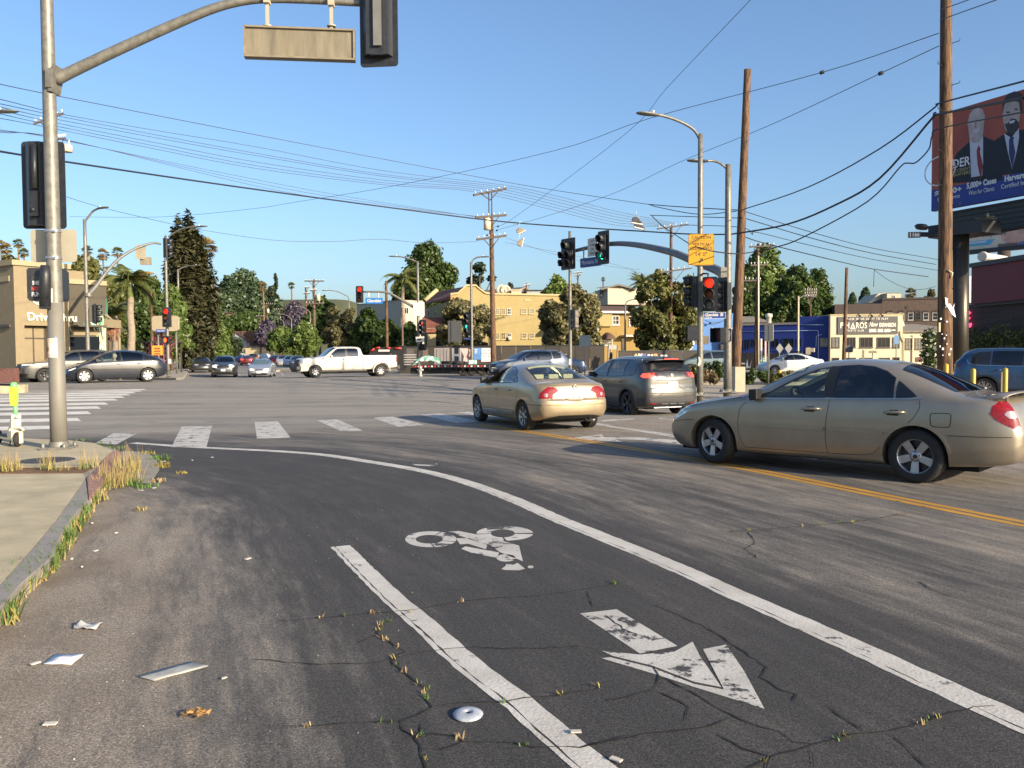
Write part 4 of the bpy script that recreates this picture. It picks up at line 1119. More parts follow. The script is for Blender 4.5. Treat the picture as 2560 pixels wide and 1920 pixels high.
 t=MB();B.seam('T',ws,.03,.004,t,closed=True)
 if rw:B.seam('T',rw,.03,.004,t,closed=True)
 if not simple:t.build('window_trim',M_trim,root)
 for(nm,side,poly,mat)in list(heads)+list(tails):
  lst=[(side,poly)]
  if side in('L','DL','FL'):lst.append((side.replace('L','R'),poly))
  elif side in('F','B')and min(p[0]for p in poly)>0.:lst.append((side,[(-y,z)for y,z in poly]))
  for sd_,pl in lst:
   B.patch(sd_,pl,.006 if 'light' in nm else .004,.1).build(nm,mat,root)
 for(x,st)in((xf,steer),(xb,0)):
  for sd_ in(1,-1):
   wheel(root,x,sd_*(ht-tw/2-.02),r,tw,style,rim or M_rim,st,sd_,rimr)
 if mirrors:mirror(root,B,wf[0][0]+.12,wf[0][1]+.05,ht-.07,mir or p1,(.11,.2,.15))
 if hollow and seats:
  seat_set(root,B,xm+0. if not simple else 2.2,M_cabin if cab else M_cabin_dark,top=T['H']*.73)
  steering(root,B,wf[0][0]+.45,.38,T['H']*.63)
 t=MB();t.box(((xf+xb)/2,0,r*.75),(T['L']*.84,T['W']*.7,.1));t.tube([(xf,-ht+.2,r),(xf,ht-.2,r)],.05,8);t.tube([(xb,-ht+.2,r),(xb,ht-.2,r)],.05,8)
 t.build('underbody',M_well,root)
 if extra:extra(root,B)
 return B
def civic_rear(root,B):
 zb=0.
 t=MB();B.seam('B',[(.54,.8),(.545,.66),(.52,.625),(-.52,.625),(-.545,.66),(-.54,.8)],.007,mb=t)
 B.seam('DL',[(.5,.575),(.2,.58),(0,.58)],.01,mb=t);B.seam('DR',[(.5,.575),(.2,.58),(0,.58)],.01,mb=t)
 B.seam('B',[(.7,.585),(.4,.575),(-.4,.575),(-.7,.585)],.007,mb=t);B.seam('B',[(.64,.965),(.55,.985),(-.55,.985),(-.64,.965)],.006,mb=t)
 t.build('panel_gap',M_seam,root)
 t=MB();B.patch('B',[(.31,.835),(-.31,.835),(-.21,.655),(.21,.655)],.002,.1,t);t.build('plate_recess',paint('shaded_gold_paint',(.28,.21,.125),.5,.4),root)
 t=MB();B.seam('B',[(.31,.838),(.21,.652),(-.21,.652),(-.31,.838),(.31,.838)],.012,.004,t);t.build('panel_gap',M_seam,root)
 l,n=B.hit('B',0,.745);plate(root,l.x-.016,.745,'5ZEF566',-1)
 l,n=B.hit('B',0,.935)
 t=MB();M_=frame((l.x-.008,0,.935),(0,-1,0))
 for px_ in(-.03,.03):t.prism([(px_-.012,-.035),(px_+.012,-.035),(px_*1.1+.012,.035),(px_*1.1-.012,.035)],.006,M_)
 t.box((l.x-.006,0,.935),(.006,.05,.014))
 pts=[M_@Vector((.062*math.cos(a)*(1+.12*math.sin(a)),.052*math.sin(a),.003))for a in np.linspace(0,6.283,25)]
 t.tube(pts,.005,6);t.build('badge',M_chrome,root)
 t=MB();B.patch('B',[(.6,.32),(.4,.36),(-.4,.36),(-.6,.32),(-.62,.27),(.62,.27)],.004,.1,t);t.build('bumper_valance',M_trim,root)
 t=MB();x=B.X(B.L)+.05;t.lathe([(.018,0.),(.026,0),(.026,.3)],14,0,Matrix.Translation((x-.01,-.43,.235))@Matrix.Rotation(R(90),4,'Y'));t.tube([(x+.25,-.43,.235),(x+.8,-.2,.24)],.02,8)
 t.build('exhaust',M_rim,root)
 for s_ in 'LR':
  t=MB();B.seam(s_,[(1.32,.345),(2.2,.352),(3.12,.372)],.03,.003,t,half=.008);t.build('sill_moulding',M_chrome,root)
  t=MB();B.patch(s_,[(3.98,.52),(4.4,.55),(4.4,.44),(3.98,.41)],.004,.1,t);t.build('bumper_corner',MATS['gold_compact_paint'],root)
 t=MB();t.box((B.X(2.95),0,.62),(.5,1.2,.2));t.box((B.X(3.25),0,.85),(.16,1.2,.5),rot=Matrix.Rotation(R(-18),3,'Y'))
 t.build('rear_seat',M_beige,root)
 for y in(-.36,0,.36):
  t=MB();t.box((B.X(3.36),y,1.12),(.09,.25,.15));o=t.build('head_restraint',M_beige,root);bv=o.modifiers.new('bevel','BEVEL');bv.width=.03;bv.segments=2
M_beige=pm('beige_seat_cloth',(.52,.43,.25),.9,0,.1,8)
gp_=paint('gold_compact_paint',(.34,.265,.165),.5,.34)
rt=car_root('sedan',1330,1050,19.3,R(113.5),'gold compact sedan seen from behind with red tail lights, by the yellow line',scale=.985)
make_car(rt,CIVIC,gp_,.315,.205,(7,(.05,.075),.3,False),M_rim,True,(M_glass,M_glass,M_glass,M_glass,M_glass),tails=[('tail_light','B',[(.37,.87),(.43,.93),(.6,.955),(.6,.715),(.57,.775),(.5,.805)],M_tail),('tail_light','DL',[(-.19,.955),(-.06,.935),(.05,.84),(.09,.715),(-.19,.715)],M_tail),('reversing_light','B',ell(.655,.785,.045,.04,12),M_tail_clear)],heads=[('headlight','FL',[(-.25,.55),(-.2,.66),(.05,.74),(.15,.7),(.05,.58)],M_head)],extra=civic_rear,open_front=True,cab=M_beige,mir=M_trim)
def rogue_rear(root,B):
 M_cl=pm('grey_cladding',(.035,.035,.036),.6,0,.15)
 B.patch('B',[(.6,1.565),(-.6,1.565),(-.66,1.4),(-.7,1.25),(.7,1.25),(.66,1.4)],.004,.12).build('rear_window',M_glass_solid,root)
 t=MB();B.seam('B',[(.6,1.565),(-.6,1.565),(-.7,1.25),(.7,1.25)],.03,.006,t,closed=True);t.build('window_trim',M_trim,root)
 t=MB();rows=[]
 sp=MB();zt=1.64
 for yy in np.linspace(-.62,.62,9):
  x=B.X(4.4)-0.;q=abs(yy)/.62
  rows.append([(x+.2,yy,B.hit('T',x+.2,yy)[0].z+.004),(x-.1+.06*q,yy,1.615-.03*q),(x-.1+.06*q,yy,1.59-.03*q),(x+.2,yy,1.56)])
 vs_=[p for r_ in rows for p in r_];sp.add(vs_,[(i*4+k,i*4+(k+1)%4,(i+1)*4+(k+1)%4,(i+1)*4+k)for i in range(8)for k in range(4)],0,True)
 sp.f+=[[0,1,2,3],[35,34,33,32]];sp.m+=[0,0];sp.sm+=[False]*2;sp.build('spoiler',MATS['grey_crossover_paint'],root)
 t=MB();t.box((B.X(4.4)-.105,0,1.603),(.012,.46,.02));t.build('brake_light',M_tail_on,root)
 l,n=B.hit('B',0,.9);plate(root,l.x-.012,.9,'9KRB775',-1)
 l,n=B.hit('B',0,1.15);t=MB();t.lathe([(.045,0),(.06,.006),(.045,.01),(.03,.006),(0,.008)],18,0,frame((l.x-.004,0,1.15),(0,-1,0)));t.build('badge',M_chrome,root)
 t=MB();B.patch('B',[(.86,.56),(-.86,.56),(-.86,.3),(.86,.3)],.004,.12,t);t.build('bumper_cladding',M_cl,root)
 for D_ in('DL','DR'):t=MB();B.patch(D_,[(-.08,.56),(.35,.54),(.35,.3),(-.08,.3)],.004,.12,t);t.build('bumper_cladding',M_cl,root)
 t=MB();B.seam('B',[(.45,.265),(-.45,.265)],.03,.01,t,half=.006);t.build('skid_strip',M_chrome,root)
 for y in(-.27,0,.27):t=MB();B.seam('B',[(y-.1,.375),(y+.1,.375)],.025,.008,t,half=.004);t.build('bumper_slot',M_rim,root)
 for y in(-.62,.62):t=MB();B.seam('B',[(y-.08,.385),(y+.08,.385)],.03,.008,t,half=.004);t.build('reflector',M_tail,root)
 t=MB();B.seam('B',[(.78,.8),(-.78,.8)],.012,.003,t);B.seam('B',[(.8,.68),(.4,.66),(-.4,.66),(-.8,.68)],.014,.003,t);B.seam('B',[(.66,1.05),(.4,1.02),(-.4,1.02),(-.66,1.05)],.016,.003,t)
 t.build('panel_gap',M_seam,root)
 t=MB();a=B.hit('B',-.1,1.27)[0];t.tube([a+Vector((-.02,0,0)),a+Vector((-.03,-.18,.05)),a+Vector((-.02,-.42,.045))],.012,6);t.build('rear_wiper',M_trim,root)
 for y in(-.6,.6):t=MB();t.tube([(B.X(1.95),y,B.hit('T',B.X(1.95),y)[0].z+.01),(B.X(2.4),y,B.hit('T',B.X(2.4),y)[0].z+.03),(B.X(3.6),y,B.hit('T',B.X(3.6),y)[0].z+.03),(B.X(4.),y,B.hit('T',B.X(4.),y)[0].z+.01)],.012,6);t.build('roof_rail',M_chrome,root)
 t=MB();t.prism([(0,0),(.14,0),(.03,.06)],.03,frame((B.X(4.1),-.02,B.hit('T',B.X(4.1),0)[0].z-.005),(-1,0,0)));t.build('aerial_fin',MATS['grey_crossover_paint'],root)
cp=paint('grey_crossover_paint',(.07,.068,.064),.5,.32)
rt=car_root('crossover',1573,1010,25.3,R(113),'dark silver crossover with red lights glowing, ahead of the front gold sedan')
make_car(rt,ROGUE,cp,.355,.225,(5,(.05,.09),.3,True),M_rim_dark,True,(M_glass_mid,M_glass_mid,M_glass_dark,M_glass,None),tails=[('tail_light','B',[(.44,1.2),(.66,1.225),(.66,1.1),(.44,1.11)],pm('smoked_red_lens',(.08,.01,.012),.15,0,0,coat=1)),('tail_light','DL',[(-.17,1.225),(.14,1.21),(.2,1.13),(.1,1.09),(-.17,1.1)],M_tail_on)],heads=[('headlight','FL',[(-.2,.74),(-.2,.82),(.1,.84),(.1,.76)],M_head)],extra=rogue_rear,clad=pm('grey_cladding',(.035,.035,.036),.6,0,.15),mir=M_trim)
def y_extra(root,B):
 t=MB();t.lathe([(0,0)],3);mb=MB()
 head_person(mb,Vector((B.X(2.28),.38,1.3)),0,1,2)
 mb.tube([(B.X(2.3),.52,1.1),(B.X(2.1),.52,.98),(B.X(1.86),.45,1.05)],[.055,.045,.035],8,2)
 mb.lathe([(0,-.04),(.035,-.03),(.045,0),(.035,.03),(0,.04)],8,0,Matrix.Translation((B.X(1.84),.44,1.06)))
 o=mb.build('person',[pm('skin_tone',(.45,.26,.17),.6,0,.05),pm('grey_cap',(.4,.37,.33),.8,0,.1),pm('grey_shirt',(.35,.32,.28),.9,0,.1)])
 o.matrix_world=root.matrix_basis
 tag(o,'driver in a pale cap and shirt inside the dark hatchback','person')
 l,n=B.hit('F',0,.5);plate(root,l.x+.012,.5,'',1)
tp=paint('midnight_grey_paint',(.01,.014,.022),0.,.25)
rt=car_root('electric_hatchback',286,950,42.6,R(213),'dark blue grey fastback car with bright multi spoke wheels, crossing behind the grey pole')
make_car(rt,MODELY,tp,.355,.24,(7,(.07,.13),.3,False),pm('bright_wheel_cover',(.6,.58,.54),.4,.5,.1),True,(M_glass,M_glass_dark,M_glass_dark,M_glass,M_glass_dark),tails=[('tail_light','DL',[(-.2,1.),(.12,1.02),(.1,.94),(-.2,.95)],M_tail)],heads=[('headlight','FL',[(-.12,.6),(-.02,.68),(.24,.76),(.3,.745),(.1,.64)],M_head_on),('air_intake','F',[(.7,.46),(-.7,.46),(-.6,.3),(.6,.3)],M_trim)],extra=y_extra)
def q_extra(root,B):
 t=MB();B.patch('F',[(.44,.98),(-.44,.98),(-.4,.6),(.4,.6)],.01,.12,t);t.build('grille',M_trim,root)
 t=MB()
 for z in np.linspace(.65,.93,6):B.seam('F',[(.4,z),(-.4,z)],.012,.014,t,half=.004)
 t.build('grille_bar',M_rim_dark,root)['kind']='stuff'
 t=MB();B.seam('F',[(.45,.98),(-.45,.98),(-.41,.6),(.41,.6),(.45,.98)],.02,.012,t,half=.006);t.build('grille_surround',M_chrome,root)
 t=MB();B.patch('F',[(.92,.5),(-.92,.5),(-.85,.34),(.85,.34)],.008,.15,t);t.build('front_valance',M_trim,root)
 l,n=B.hit('F',-.25,.56);plate(root,l.x+.02,.555,'',1,y=-.25)
 l,n=B.hit('F',0,.86);t=MB();pts=[(l.x+.02,.07*math.cos(a),.86+.04*math.sin(a))for a in np.linspace(0,6.283,17)];t.tube(pts,.008,6);t.build('badge',M_chrome,root)
 for y in(-.7,.7):t=MB();t.tube([(B.X(2.5),y,B.hit('T',B.X(2.5),y)[0].z+.02),(B.X(4.4),y,B.hit('T',B.X(4.4),y)[0].z+.02)],.018,6);t.build('roof_rail',M_trim,root)
rt=car_root('suv',172,950,46.2,R(224),'large grey suv with black wheels and wide dark grille behind the pole')
make_car(rt,QX,paint('slate_grey_paint',(.075,.073,.07),.2,.36),.375,.25,(5,(.05,.08),.3,True),M_rim_dark,True,(M_glass_dark,M_glass_dark,M_glass_dark,M_glass_mid,None),heads=[('headlight','FL',[(-.42,.93),(-.42,.98),(.1,.985),(.26,1.),(.22,.955),(-.05,.93)],M_head_on),('daytime_light','FL',[(-.1,.64),(0.,.7),(.06,.68),(0.,.6)],M_chrome)],tails=[('tail_light','DL',[(-.2,1.05),(.2,1.07),(.2,1.),(-.2,.98)],M_tail)],extra=q_extra,clad=M_trim)
def p_extra(root,B):
 t=MB();B.patch('F',[(.66,1.16),(-.66,1.16),(-.7,.74),(.7,.74)],.012,.15,t);t.build('grille',M_trim,root)
 t=MB()
 for z in(.84,.94,1.04):B.seam('F',[(.64,z),(-.64,z)],.025,.018,t,half=.006)
 t.build('grille_bar',M_rim_dark,root)['kind']='stuff'
 bm_=MB();x=B.X(0)
 bm_.prism([(-1.02,-.02),(-.98,.06),(-.6,.14),(.6,.14),(.98,.06),(1.02,-.02),(1.,-.22),(-1.,-.22)],.3,Matrix.Translation((0,0,.42)))
 o=MB();o.box((x+.02,0,.62),(.34,1.98,.26));o.box((x+.02,0,.43),(.24,1.7,.14));ob=o.build('bumper',M_trim,root);bv=ob.modifiers.new('bevel','BEVEL');bv.width=.06;bv.segments=3
 o=MB();o.box((B.X(6.45)-.09,0,.62),(.2,1.9,.2));ob=o.build('bumper',M_trim,root)
 for s_,sg in(('L',1),('R',-1)):
  t=MB();B.seam(s_,[(4.14,1.4),(4.14,.9),(4.13,.5)],.03,.004,t);t.build('panel_gap',M_seam,root)
  t=MB();c=Vector((B.X(5.32),sg*1.,.4))
  pts=[c+Vector((.58*math.cos(R(a)),0,.58*math.sin(R(a))))for a in range(-10,191,12)]
  for a,b in zip(pts[:-1],pts[1:]):
   t.quad(a,b,b+Vector((0,sg*.19,-.02)),a+Vector((0,sg*.19,-.02)));t.quad(a+Vector((0,sg*.19,-.02)),b+Vector((0,sg*.19,-.02)),b*.93+c*.07+Vector((0,sg*.19,0)),a*.93+c*.07+Vector((0,sg*.19,0)))
  t.build('dually_fender',MATS['fleet_white_paint'],root)
  t=MB();B.patch(s_,[(2.95+.16,1.16),(2.95+.62,1.16),(2.95+.62,.92),(2.95+.16,.92)],.006,.2,t);t.build('door_sign',pm('pale_door_sign',(.6,.6,.57),.5,0,.2,8),root)
  t=MB();B.patch(s_,[(1.45,1.24),(1.6,1.28),(1.6,1.2),(1.47,1.17)],.005,.1,t);t.build('fender_vent',M_trim,root)
  t=MB();l,n=B.hit(s_,B.X(1.25),1.);t.box(l+n*.004,(.16,.004,.05));t.build('badge',M_rim_dark,root)
 t=MB();B.patch('T',[(4.3,-.85),(4.3,.85),(6.35,.88),(6.35,-.88)],.006,.4,t);t.build('bed_floor',M_trim,root)
 for y in np.linspace(-.3,.3,3):t=MB();t.box((B.X(2.55),y,B.hit('T',B.X(2.55),y)[0].z+.015),(.08,.12,.03));t.build('cab_lamp',M_tail_clear,root)
 for sg in(1,-1):wheel(root,B.x0-B.fo-B.wb,sg*.7,.4,.22,(8,(.05,.05),.4,False),M_rim_dark,0,sg,.6)
rt=car_root('pickup_truck',862,930,55.,R(206),'white crew cab pickup truck towing the black flatbed trailer')
make_car(rt,PICK,paint('fleet_white_paint',(.5,.47,.41),0.,.35,.05),.4,.24,(8,(.06,.06),.42,False),M_rim,True,(M_glass_mid,M_glass_dark,None,M_glass_mid,None),heads=[('headlight','FL',[(-.38,.92),(-.38,1.14),(-.05,1.15),(.18,1.1),(.16,.95)],M_head)],tails=[('tail_light','DL',[(-.06,1.32),(.05,1.32),(.05,.96),(-.06,.96)],M_tail)],extra=p_extra,rimr=.58,handle_mat=M_trim)
def front(root,B,z0=.55,z1=.72,w=.42,grille=M_trim,plate_=True,chrome=True,low=(.24,.36,.62),pz=.5):
 t=MB();B.patch('F',[(w,z1),(-w,z1),(-w*.9,z0),(w*.9,z0)],.008,.12,t);t.build('grille',grille,root)
 if chrome:t=MB();B.seam('F',[(w,z1),(-w,z1),(-w*.9,z0),(w*.9,z0),(w,z1)],.03,.012,t,half=.006);t.build('grille_surround',M_chrome,root)
 t=MB();B.patch('F',[(low[2],low[1]),(-low[2],low[1]),(-low[2]*.9,low[0]),(low[2]*.9,low[0])],.008,.12,t);t.build('air_intake',M_trim,root)
 if plate_:l,n=B.hit('F',0,pz);plate(root,l.x+.022,pz,'',1)
S_=scaled(ROGUE,4.7,1.85,1.7)
rt=car_root('suv',562,935,66.,R(-74),'black suv with chrome grille and lit lamps waiting beyond the crossing')
make_car(rt,S_,paint('black_metal_paint',(.05,.05,.052),.5,.3),.36,.22,hollow=True,glasses=(M_glass_mid,M_glass_dark,None,M_glass_mid,None),heads=[('headlight','FL',[(-.3,.74),(-.3,.95),(-.05,1.),(.12,.95),(.1,.82)],M_head_on),('fog_lamp','FL',[(-.2,.46),(-.2,.6),(.02,.62),(.02,.48)],M_chrome)],extra=lambda r_,b_:front(r_,b_,.68,.92,.46,M_trim,True,True,(.32,.42,.6),.58),clad=M_trim)
rt=car_root('sedan',656,935,65.,R(-80),'silver compact sedan with lit headlamps waiting beyond the crossing')
make_car(rt,CIVIC,paint('silver_blue_paint',(.42,.44,.48),.6,.32),.315,.2,hollow=True,heads=[('headlight','FL',[(-.38,.54),(-.36,.63),(-.05,.7),(.1,.68),(.02,.56)],M_head_on)],extra=lambda r_,b_:front(r_,b_,.56,.62,.38,M_trim,True,False,(.24,.34,.6),.42))
S_=scaled(ROGUE,4.95,1.9,1.76)
rt=car_root('suv',1320,930,51.5,R(207),'silver blue suv with black roof rails beside the graffiti wall')
make_car(rt,S_,paint('ice_silver_paint',(.12,.145,.19),.45,.32),.36,.22,hollow=True,glasses=(M_glass_mid,M_glass_dark,None,M_glass_mid,None),heads=[('headlight','FL',[(-.26,.8),(-.26,.92),(0,.98),(.2,.96),(.12,.84)],M_head)],extra=lambda r_,b_:(front(r_,b_,.7,.93,.44,M_trim,True,True,(.36,.6,.7),.52),[(lambda t:(t.tube([(b_.X(2.1),y,b_.hit('T',b_.X(2.1),y)[0].z+.05),(b_.X(4.3),y,b_.hit('T',b_.X(4.3),y)[0].z+.05)],.025,6),t.build('roof_rail',M_trim,r_)))(MB())for y in(-.66,.66)]))
rt=car_root('sedan',1382,925,57.,R(178),'dark blue saloon passing behind the silver blue suv')
make_car(rt,scaled(CIVIC,4.69,1.85,1.46),paint('navy_paint',(.03,.055,.11),.5,.3),.335,.21,hollow=True,glasses=(M_glass_mid,M_glass_dark,M_glass_dark,M_glass_mid,M_glass_mid),tails=[('tail_light','DL',[(-.2,.92),(.2,.94),(.16,.84),(-.2,.82)],M_tail)])
rt=car_root('crossover',2580,960,27.5,R(-32),'blue crossover parked beside yellow bollards at the right edge')
def mz(root,B):
 for s_ in 'LR':
  t=MB();B.seam(s_,[(4.06,1.3),(4.02,1.18),(3.8,1.125),(2.6,1.09),(1.5,1.085)],.022,.006,t,half=.004);t.build('chrome_strip',M_chrome,root)
make_car(rt,scaled(ROGUE,4.55,1.84,1.69),paint('blue_crossover_paint',(.025,.07,.15),.5,.3),.355,.22,(9,(.03,.04),.25,True),M_rim,True,(M_glass_mid,M_glass_dark,M_glass_dark,M_glass,None),tails=[('tail_light','DL',[(-.25,1.16),(.15,1.16),(.22,1.11),(.1,1.04),(-.25,1.05)],pm('smoked_red_lens',(.08,.01,.012),.15,0,0,coat=1))],clad=M_trim,extra=mz)
rt=car_root('sedan',1975,925,58.,R(182),'white sedan behind the island shrubs near the blue building')
make_car(rt,CIVIC,paint('white_sedan_paint',(.5,.5,.5),0.,.35,.04),.315,.2,hollow=True,glasses=(M_glass_mid,M_glass_dark,None,M_glass_mid,M_glass_mid),heads=[('headlight','FL',[(-.3,.56),(-.3,.64),(0,.7),(.1,.66)],M_head)])
rt=car_root('suv',1765,928,60.,R(181),'grey green suv half hidden by the island shrubs and poles')
make_car(rt,scaled(ROGUE,4.6,1.84,1.68),paint('grey_green_paint',(.14,.19,.19),.5,.32),.35,.22,hollow=False,simple=True)
def far_car(T,label,u,Y,head,pmat,group,lit=None,nm='sedan',tailm=None):
 rt=car_root(nm,u,900,Y,head,label,group)
 make_car(rt,T,pmat,.33,.2,(5,(.08,.08),.3,False),hollow=False,simple=True,mirrors=False,heads=[('headlight','FL',[(-.25,T['H']*.44),(-.25,T['H']*.52),(.1,T['H']*.54),(.1,T['H']*.46)],lit or M_head)],tails=[('tail_light','DL',[(-.25,T['H']*.65),(.12,T['H']*.65),(.12,T['H']*.54),(-.25,T['H']*.54)],tailm or M_tail)])
G1='cars far down the side street'
pk=lambda n,c,m=.4:paint(n,c,m,.34)
far_car(CIVIC,'dark hatchback parked at the kerb behind the black suv',503,78,R(-68),pk('charcoal_paint',(.05,.05,.045)),G1)
far_car(ROGUE,'dark suv parked second along the far left kerb',525,112,R(-72),pk('black_paint',(.02,.02,.022)),G1,nm='suv')
far_car(CIVIC,'grey sedan parked third along the far left kerb',538,128,R(-72),pk('grey_paint',(.2,.2,.2)),G1)
far_car(CIVIC,'pale sedan approaching directly behind the black suv',565,118,R(-72),pk('pale_paint',(.4,.42,.42)),G1)
far_car(CIVIC,'dark red sedan driving away with red tail lamps',617,122,R(106),pk('dark_red_paint',(.12,.012,.015)),G1,tailm=M_tail_on)
far_car(ROGUE,'white suv driving away on the far street',663,128,R(106),pk('white_suv_paint',(.6,.6,.6),0),G1,nm='suv')
far_car(CIVIC,'bright red car right of the far white suv',686,124,R(106),pk('red_paint',(.5,.02,.015)),G1)
far_car(ROGUE,'black suv driving away beyond the dark red sedan',633,150,R(106),pk('black_paint',(.02,.02,.022)),G1,nm='suv')
far_car(CIVIC,'blue sedan driving away left of the dark red one',602,140,R(106),pk('blue_paint',(.03,.04,.12)),G1)
G2='cars parked under the street trees'
for i,(u,Y,c,l)in enumerate([(708,108,(.5,.5,.5),'white car parked under trees, farthest of its row'),(726,101,(.4,.42,.45),'silver car parked under trees, middle of its row'),(743,93,(.06,.06,.07),'black car parked under trees, nearest the pickup bonnet')]):
 far_car(CIVIC,l,u,Y,R(-74),pk('parked_paint'+'abc'[i],c),G2)
far_car(ROGUE,'white truck crossing at the far end of the street',590,190,R(8),pk('white_suv_paint',(.6,.6,.6),0),G1,nm='truck')
far_car(ROGUE,'white van crossing at the far end beside the white truck',610,192,R(5),pk('white_suv_paint',(.6,.6,.6),0),G1,nm='van')
# TREES AND HILLS
def leaf_mat(name,dark,light,trans=.25,hue=None):
 if name in MATS:return MATS[name]
 m=bpy.data.materials.new(name);m.use_nodes=True
 t=m.node_tree;N=t.nodes;L=t.links;N.remove(N['Principled BSDF']);out=N['Material Output']
 at_=N.new('ShaderNodeAttribute');at_.attribute_name='tint'
 r=N.new('ShaderNodeValToRGB');r.color_ramp.elements[0].color=tuple(dark)+(1,);r.color_ramp.elements[1].color=tuple(light)+(1,)
 r.color_ramp.elements[0].position=.1;r.color_ramp.elements[1].position=.9
 L.new(at_.outputs['Fac'],r.inputs[0])
 d=N.new('ShaderNodeBsdfDiffuse');tr=N.new('ShaderNodeBsdfTranslucent');g=N.new('ShaderNodeBsdfGlossy');g.inputs['Roughness'].default_value=.45
 g.inputs[0].default_value=(.5,.5,.5,1)
 L.new(r.outputs[0],d.inputs[0]);L.new(r.outputs[0],tr.inputs[0])
 mx=N.new('ShaderNodeMixShader');mx.inputs[0].default_value=trans;L.new(d.outputs[0],mx.inputs[1]);L.new(tr.outputs[0],mx.inputs[2])
 m2_=N.new('ShaderNodeMixShader');m2_.inputs[0].default_value=.05;L.new(mx.outputs[0],m2_.inputs[1]);L.new(g.outputs[0],m2_.inputs[2])
 L.new(m2_.outputs[0],out.inputs[0])
 MATS[name]=m;return m
LM=dict(deep=leaf_mat('deep_green_leaf',(.018,.038,.01),(.075,.115,.024)),olive=leaf_mat('olive_leaf',(.045,.055,.016),(.19,.185,.055)),dusty=leaf_mat('dusty_leaf',(.05,.052,.022),(.23,.205,.09)),bright=leaf_mat('bright_leaf',(.035,.07,.016),(.17,.23,.055)),far=leaf_mat('far_hill_leaf',(.03,.055,.03),(.09,.13,.055)),pine=leaf_mat('pine_needle',(.016,.03,.018),(.05,.068,.03)),cyp=leaf_mat('cypress_spray',(.026,.03,.014),(.088,.085,.038)),palm=leaf_mat('palm_leaflet',(.04,.06,.014),(.16,.17,.05)),dryp=leaf_mat('dry_palm_leaflet',(.11,.08,.03),(.3,.22,.09)),yel=leaf_mat('yellowed_frond',(.25,.15,.03),(.42,.27,.06)),jac=leaf_mat('jacaranda_blossom',(.045,.04,.05),(.125,.1,.15)),mag=leaf_mat('magenta_bloom',(.05,.03,.02),(.22,.03,.08)),tan=leaf_mat('dry_tan_shrub',(.09,.06,.03),(.24,.17,.09)))
M_bark=pm('bark',(.1,.075,.055),.95,0,.35,6,.6,25)
M_palmtrunk=pm('palm_trunk',(.24,.195,.145),.9,0,.25,5,.5,20)
M_palmtrunk_d=pm('shaggy_palm_trunk',(.15,.1,.06),.95,0,.35,8,.6,20)
def leaf_mesh(name,pts,nrm,size,tint,mat,parent,rng,asp=1.7,jitter=.9):
 """many small folded leaf clumps as one crown mesh"""
 n=len(pts)
 ax=rng.normal(size=(n,3))*jitter+nrm;ax/=np.linalg.norm(ax,axis=1)[:,None]+1e-9
 t=rng.normal(size=(n,3));t-=(t*ax).sum(1)[:,None]*ax;t/=np.linalg.norm(t,axis=1)[:,None]+1e-9
 b=np.cross(ax,t)
 s=(size*rng.uniform(.55,1.35,n))[:,None]
 v=np.stack([pts-t*s*asp*.5,pts+b*s*.5+ax*s*.14,pts+t*s*asp*.5,pts-b*s*.5+ax*s*.14],1).reshape(-1,3)
 me=bpy.data.meshes.new(name)
 me.vertices.add(4*n);me.vertices.foreach_set('co',v.astype(np.float32).reshape(-1))
 f=np.arange(4*n,dtype=np.int32)
 me.loops.add(4*n);me.loops.foreach_set('vertex_index',f)
 me.polygons.add(n);me.polygons.foreach_set('loop_start',np.arange(0,4*n,4,dtype=np.int32));
 try:me.polygons.foreach_set('loop_total',np.full(n,4,dtype=np.int32))
 except Exception:pass
 a=me.attributes.new('tint','FLOAT','FACE');a.data.foreach_set('value',np.clip(tint,0,1).astype(np.float32))
 me.materials.append(mat);me.update(calc_edges=True);me.validate()
 o=bpy.data.objects.new(name,me);C.objects.link(o)
 if parent is not None:o.parent=parent
 return o
def lobes_leaves(lobes,n,rng,shell=.62):
 L_=np.array([(*c,*r)for c,r in lobes],float)
 w=(L_[:,3]*L_[:,4]+L_[:,4]*L_[:,5]+L_[:,3]*L_[:,5]);w/=w.sum()
 k=rng.choice(len(L_),n,p=w)
 d=rng.normal(size=(n,3));d/=np.linalg.norm(d,axis=1)[:,None]
 r=shell+(1.06-shell)*rng.random(n)**.6
 wob=1+.16*np.sin(d[:,0]*5+k*1.7)*np.cos(d[:,2]*6+k)+.1*rng.normal(size=n)*.5
 p=L_[k,:3]+d*L_[k,3:]*(r*wob)[:,None]
 lobet=rng.random(len(L_))
 t=.25+.35*lobet[k]+.4*rng.random(n)*rng.random(n)**.3
 return p,d,t
TG={}
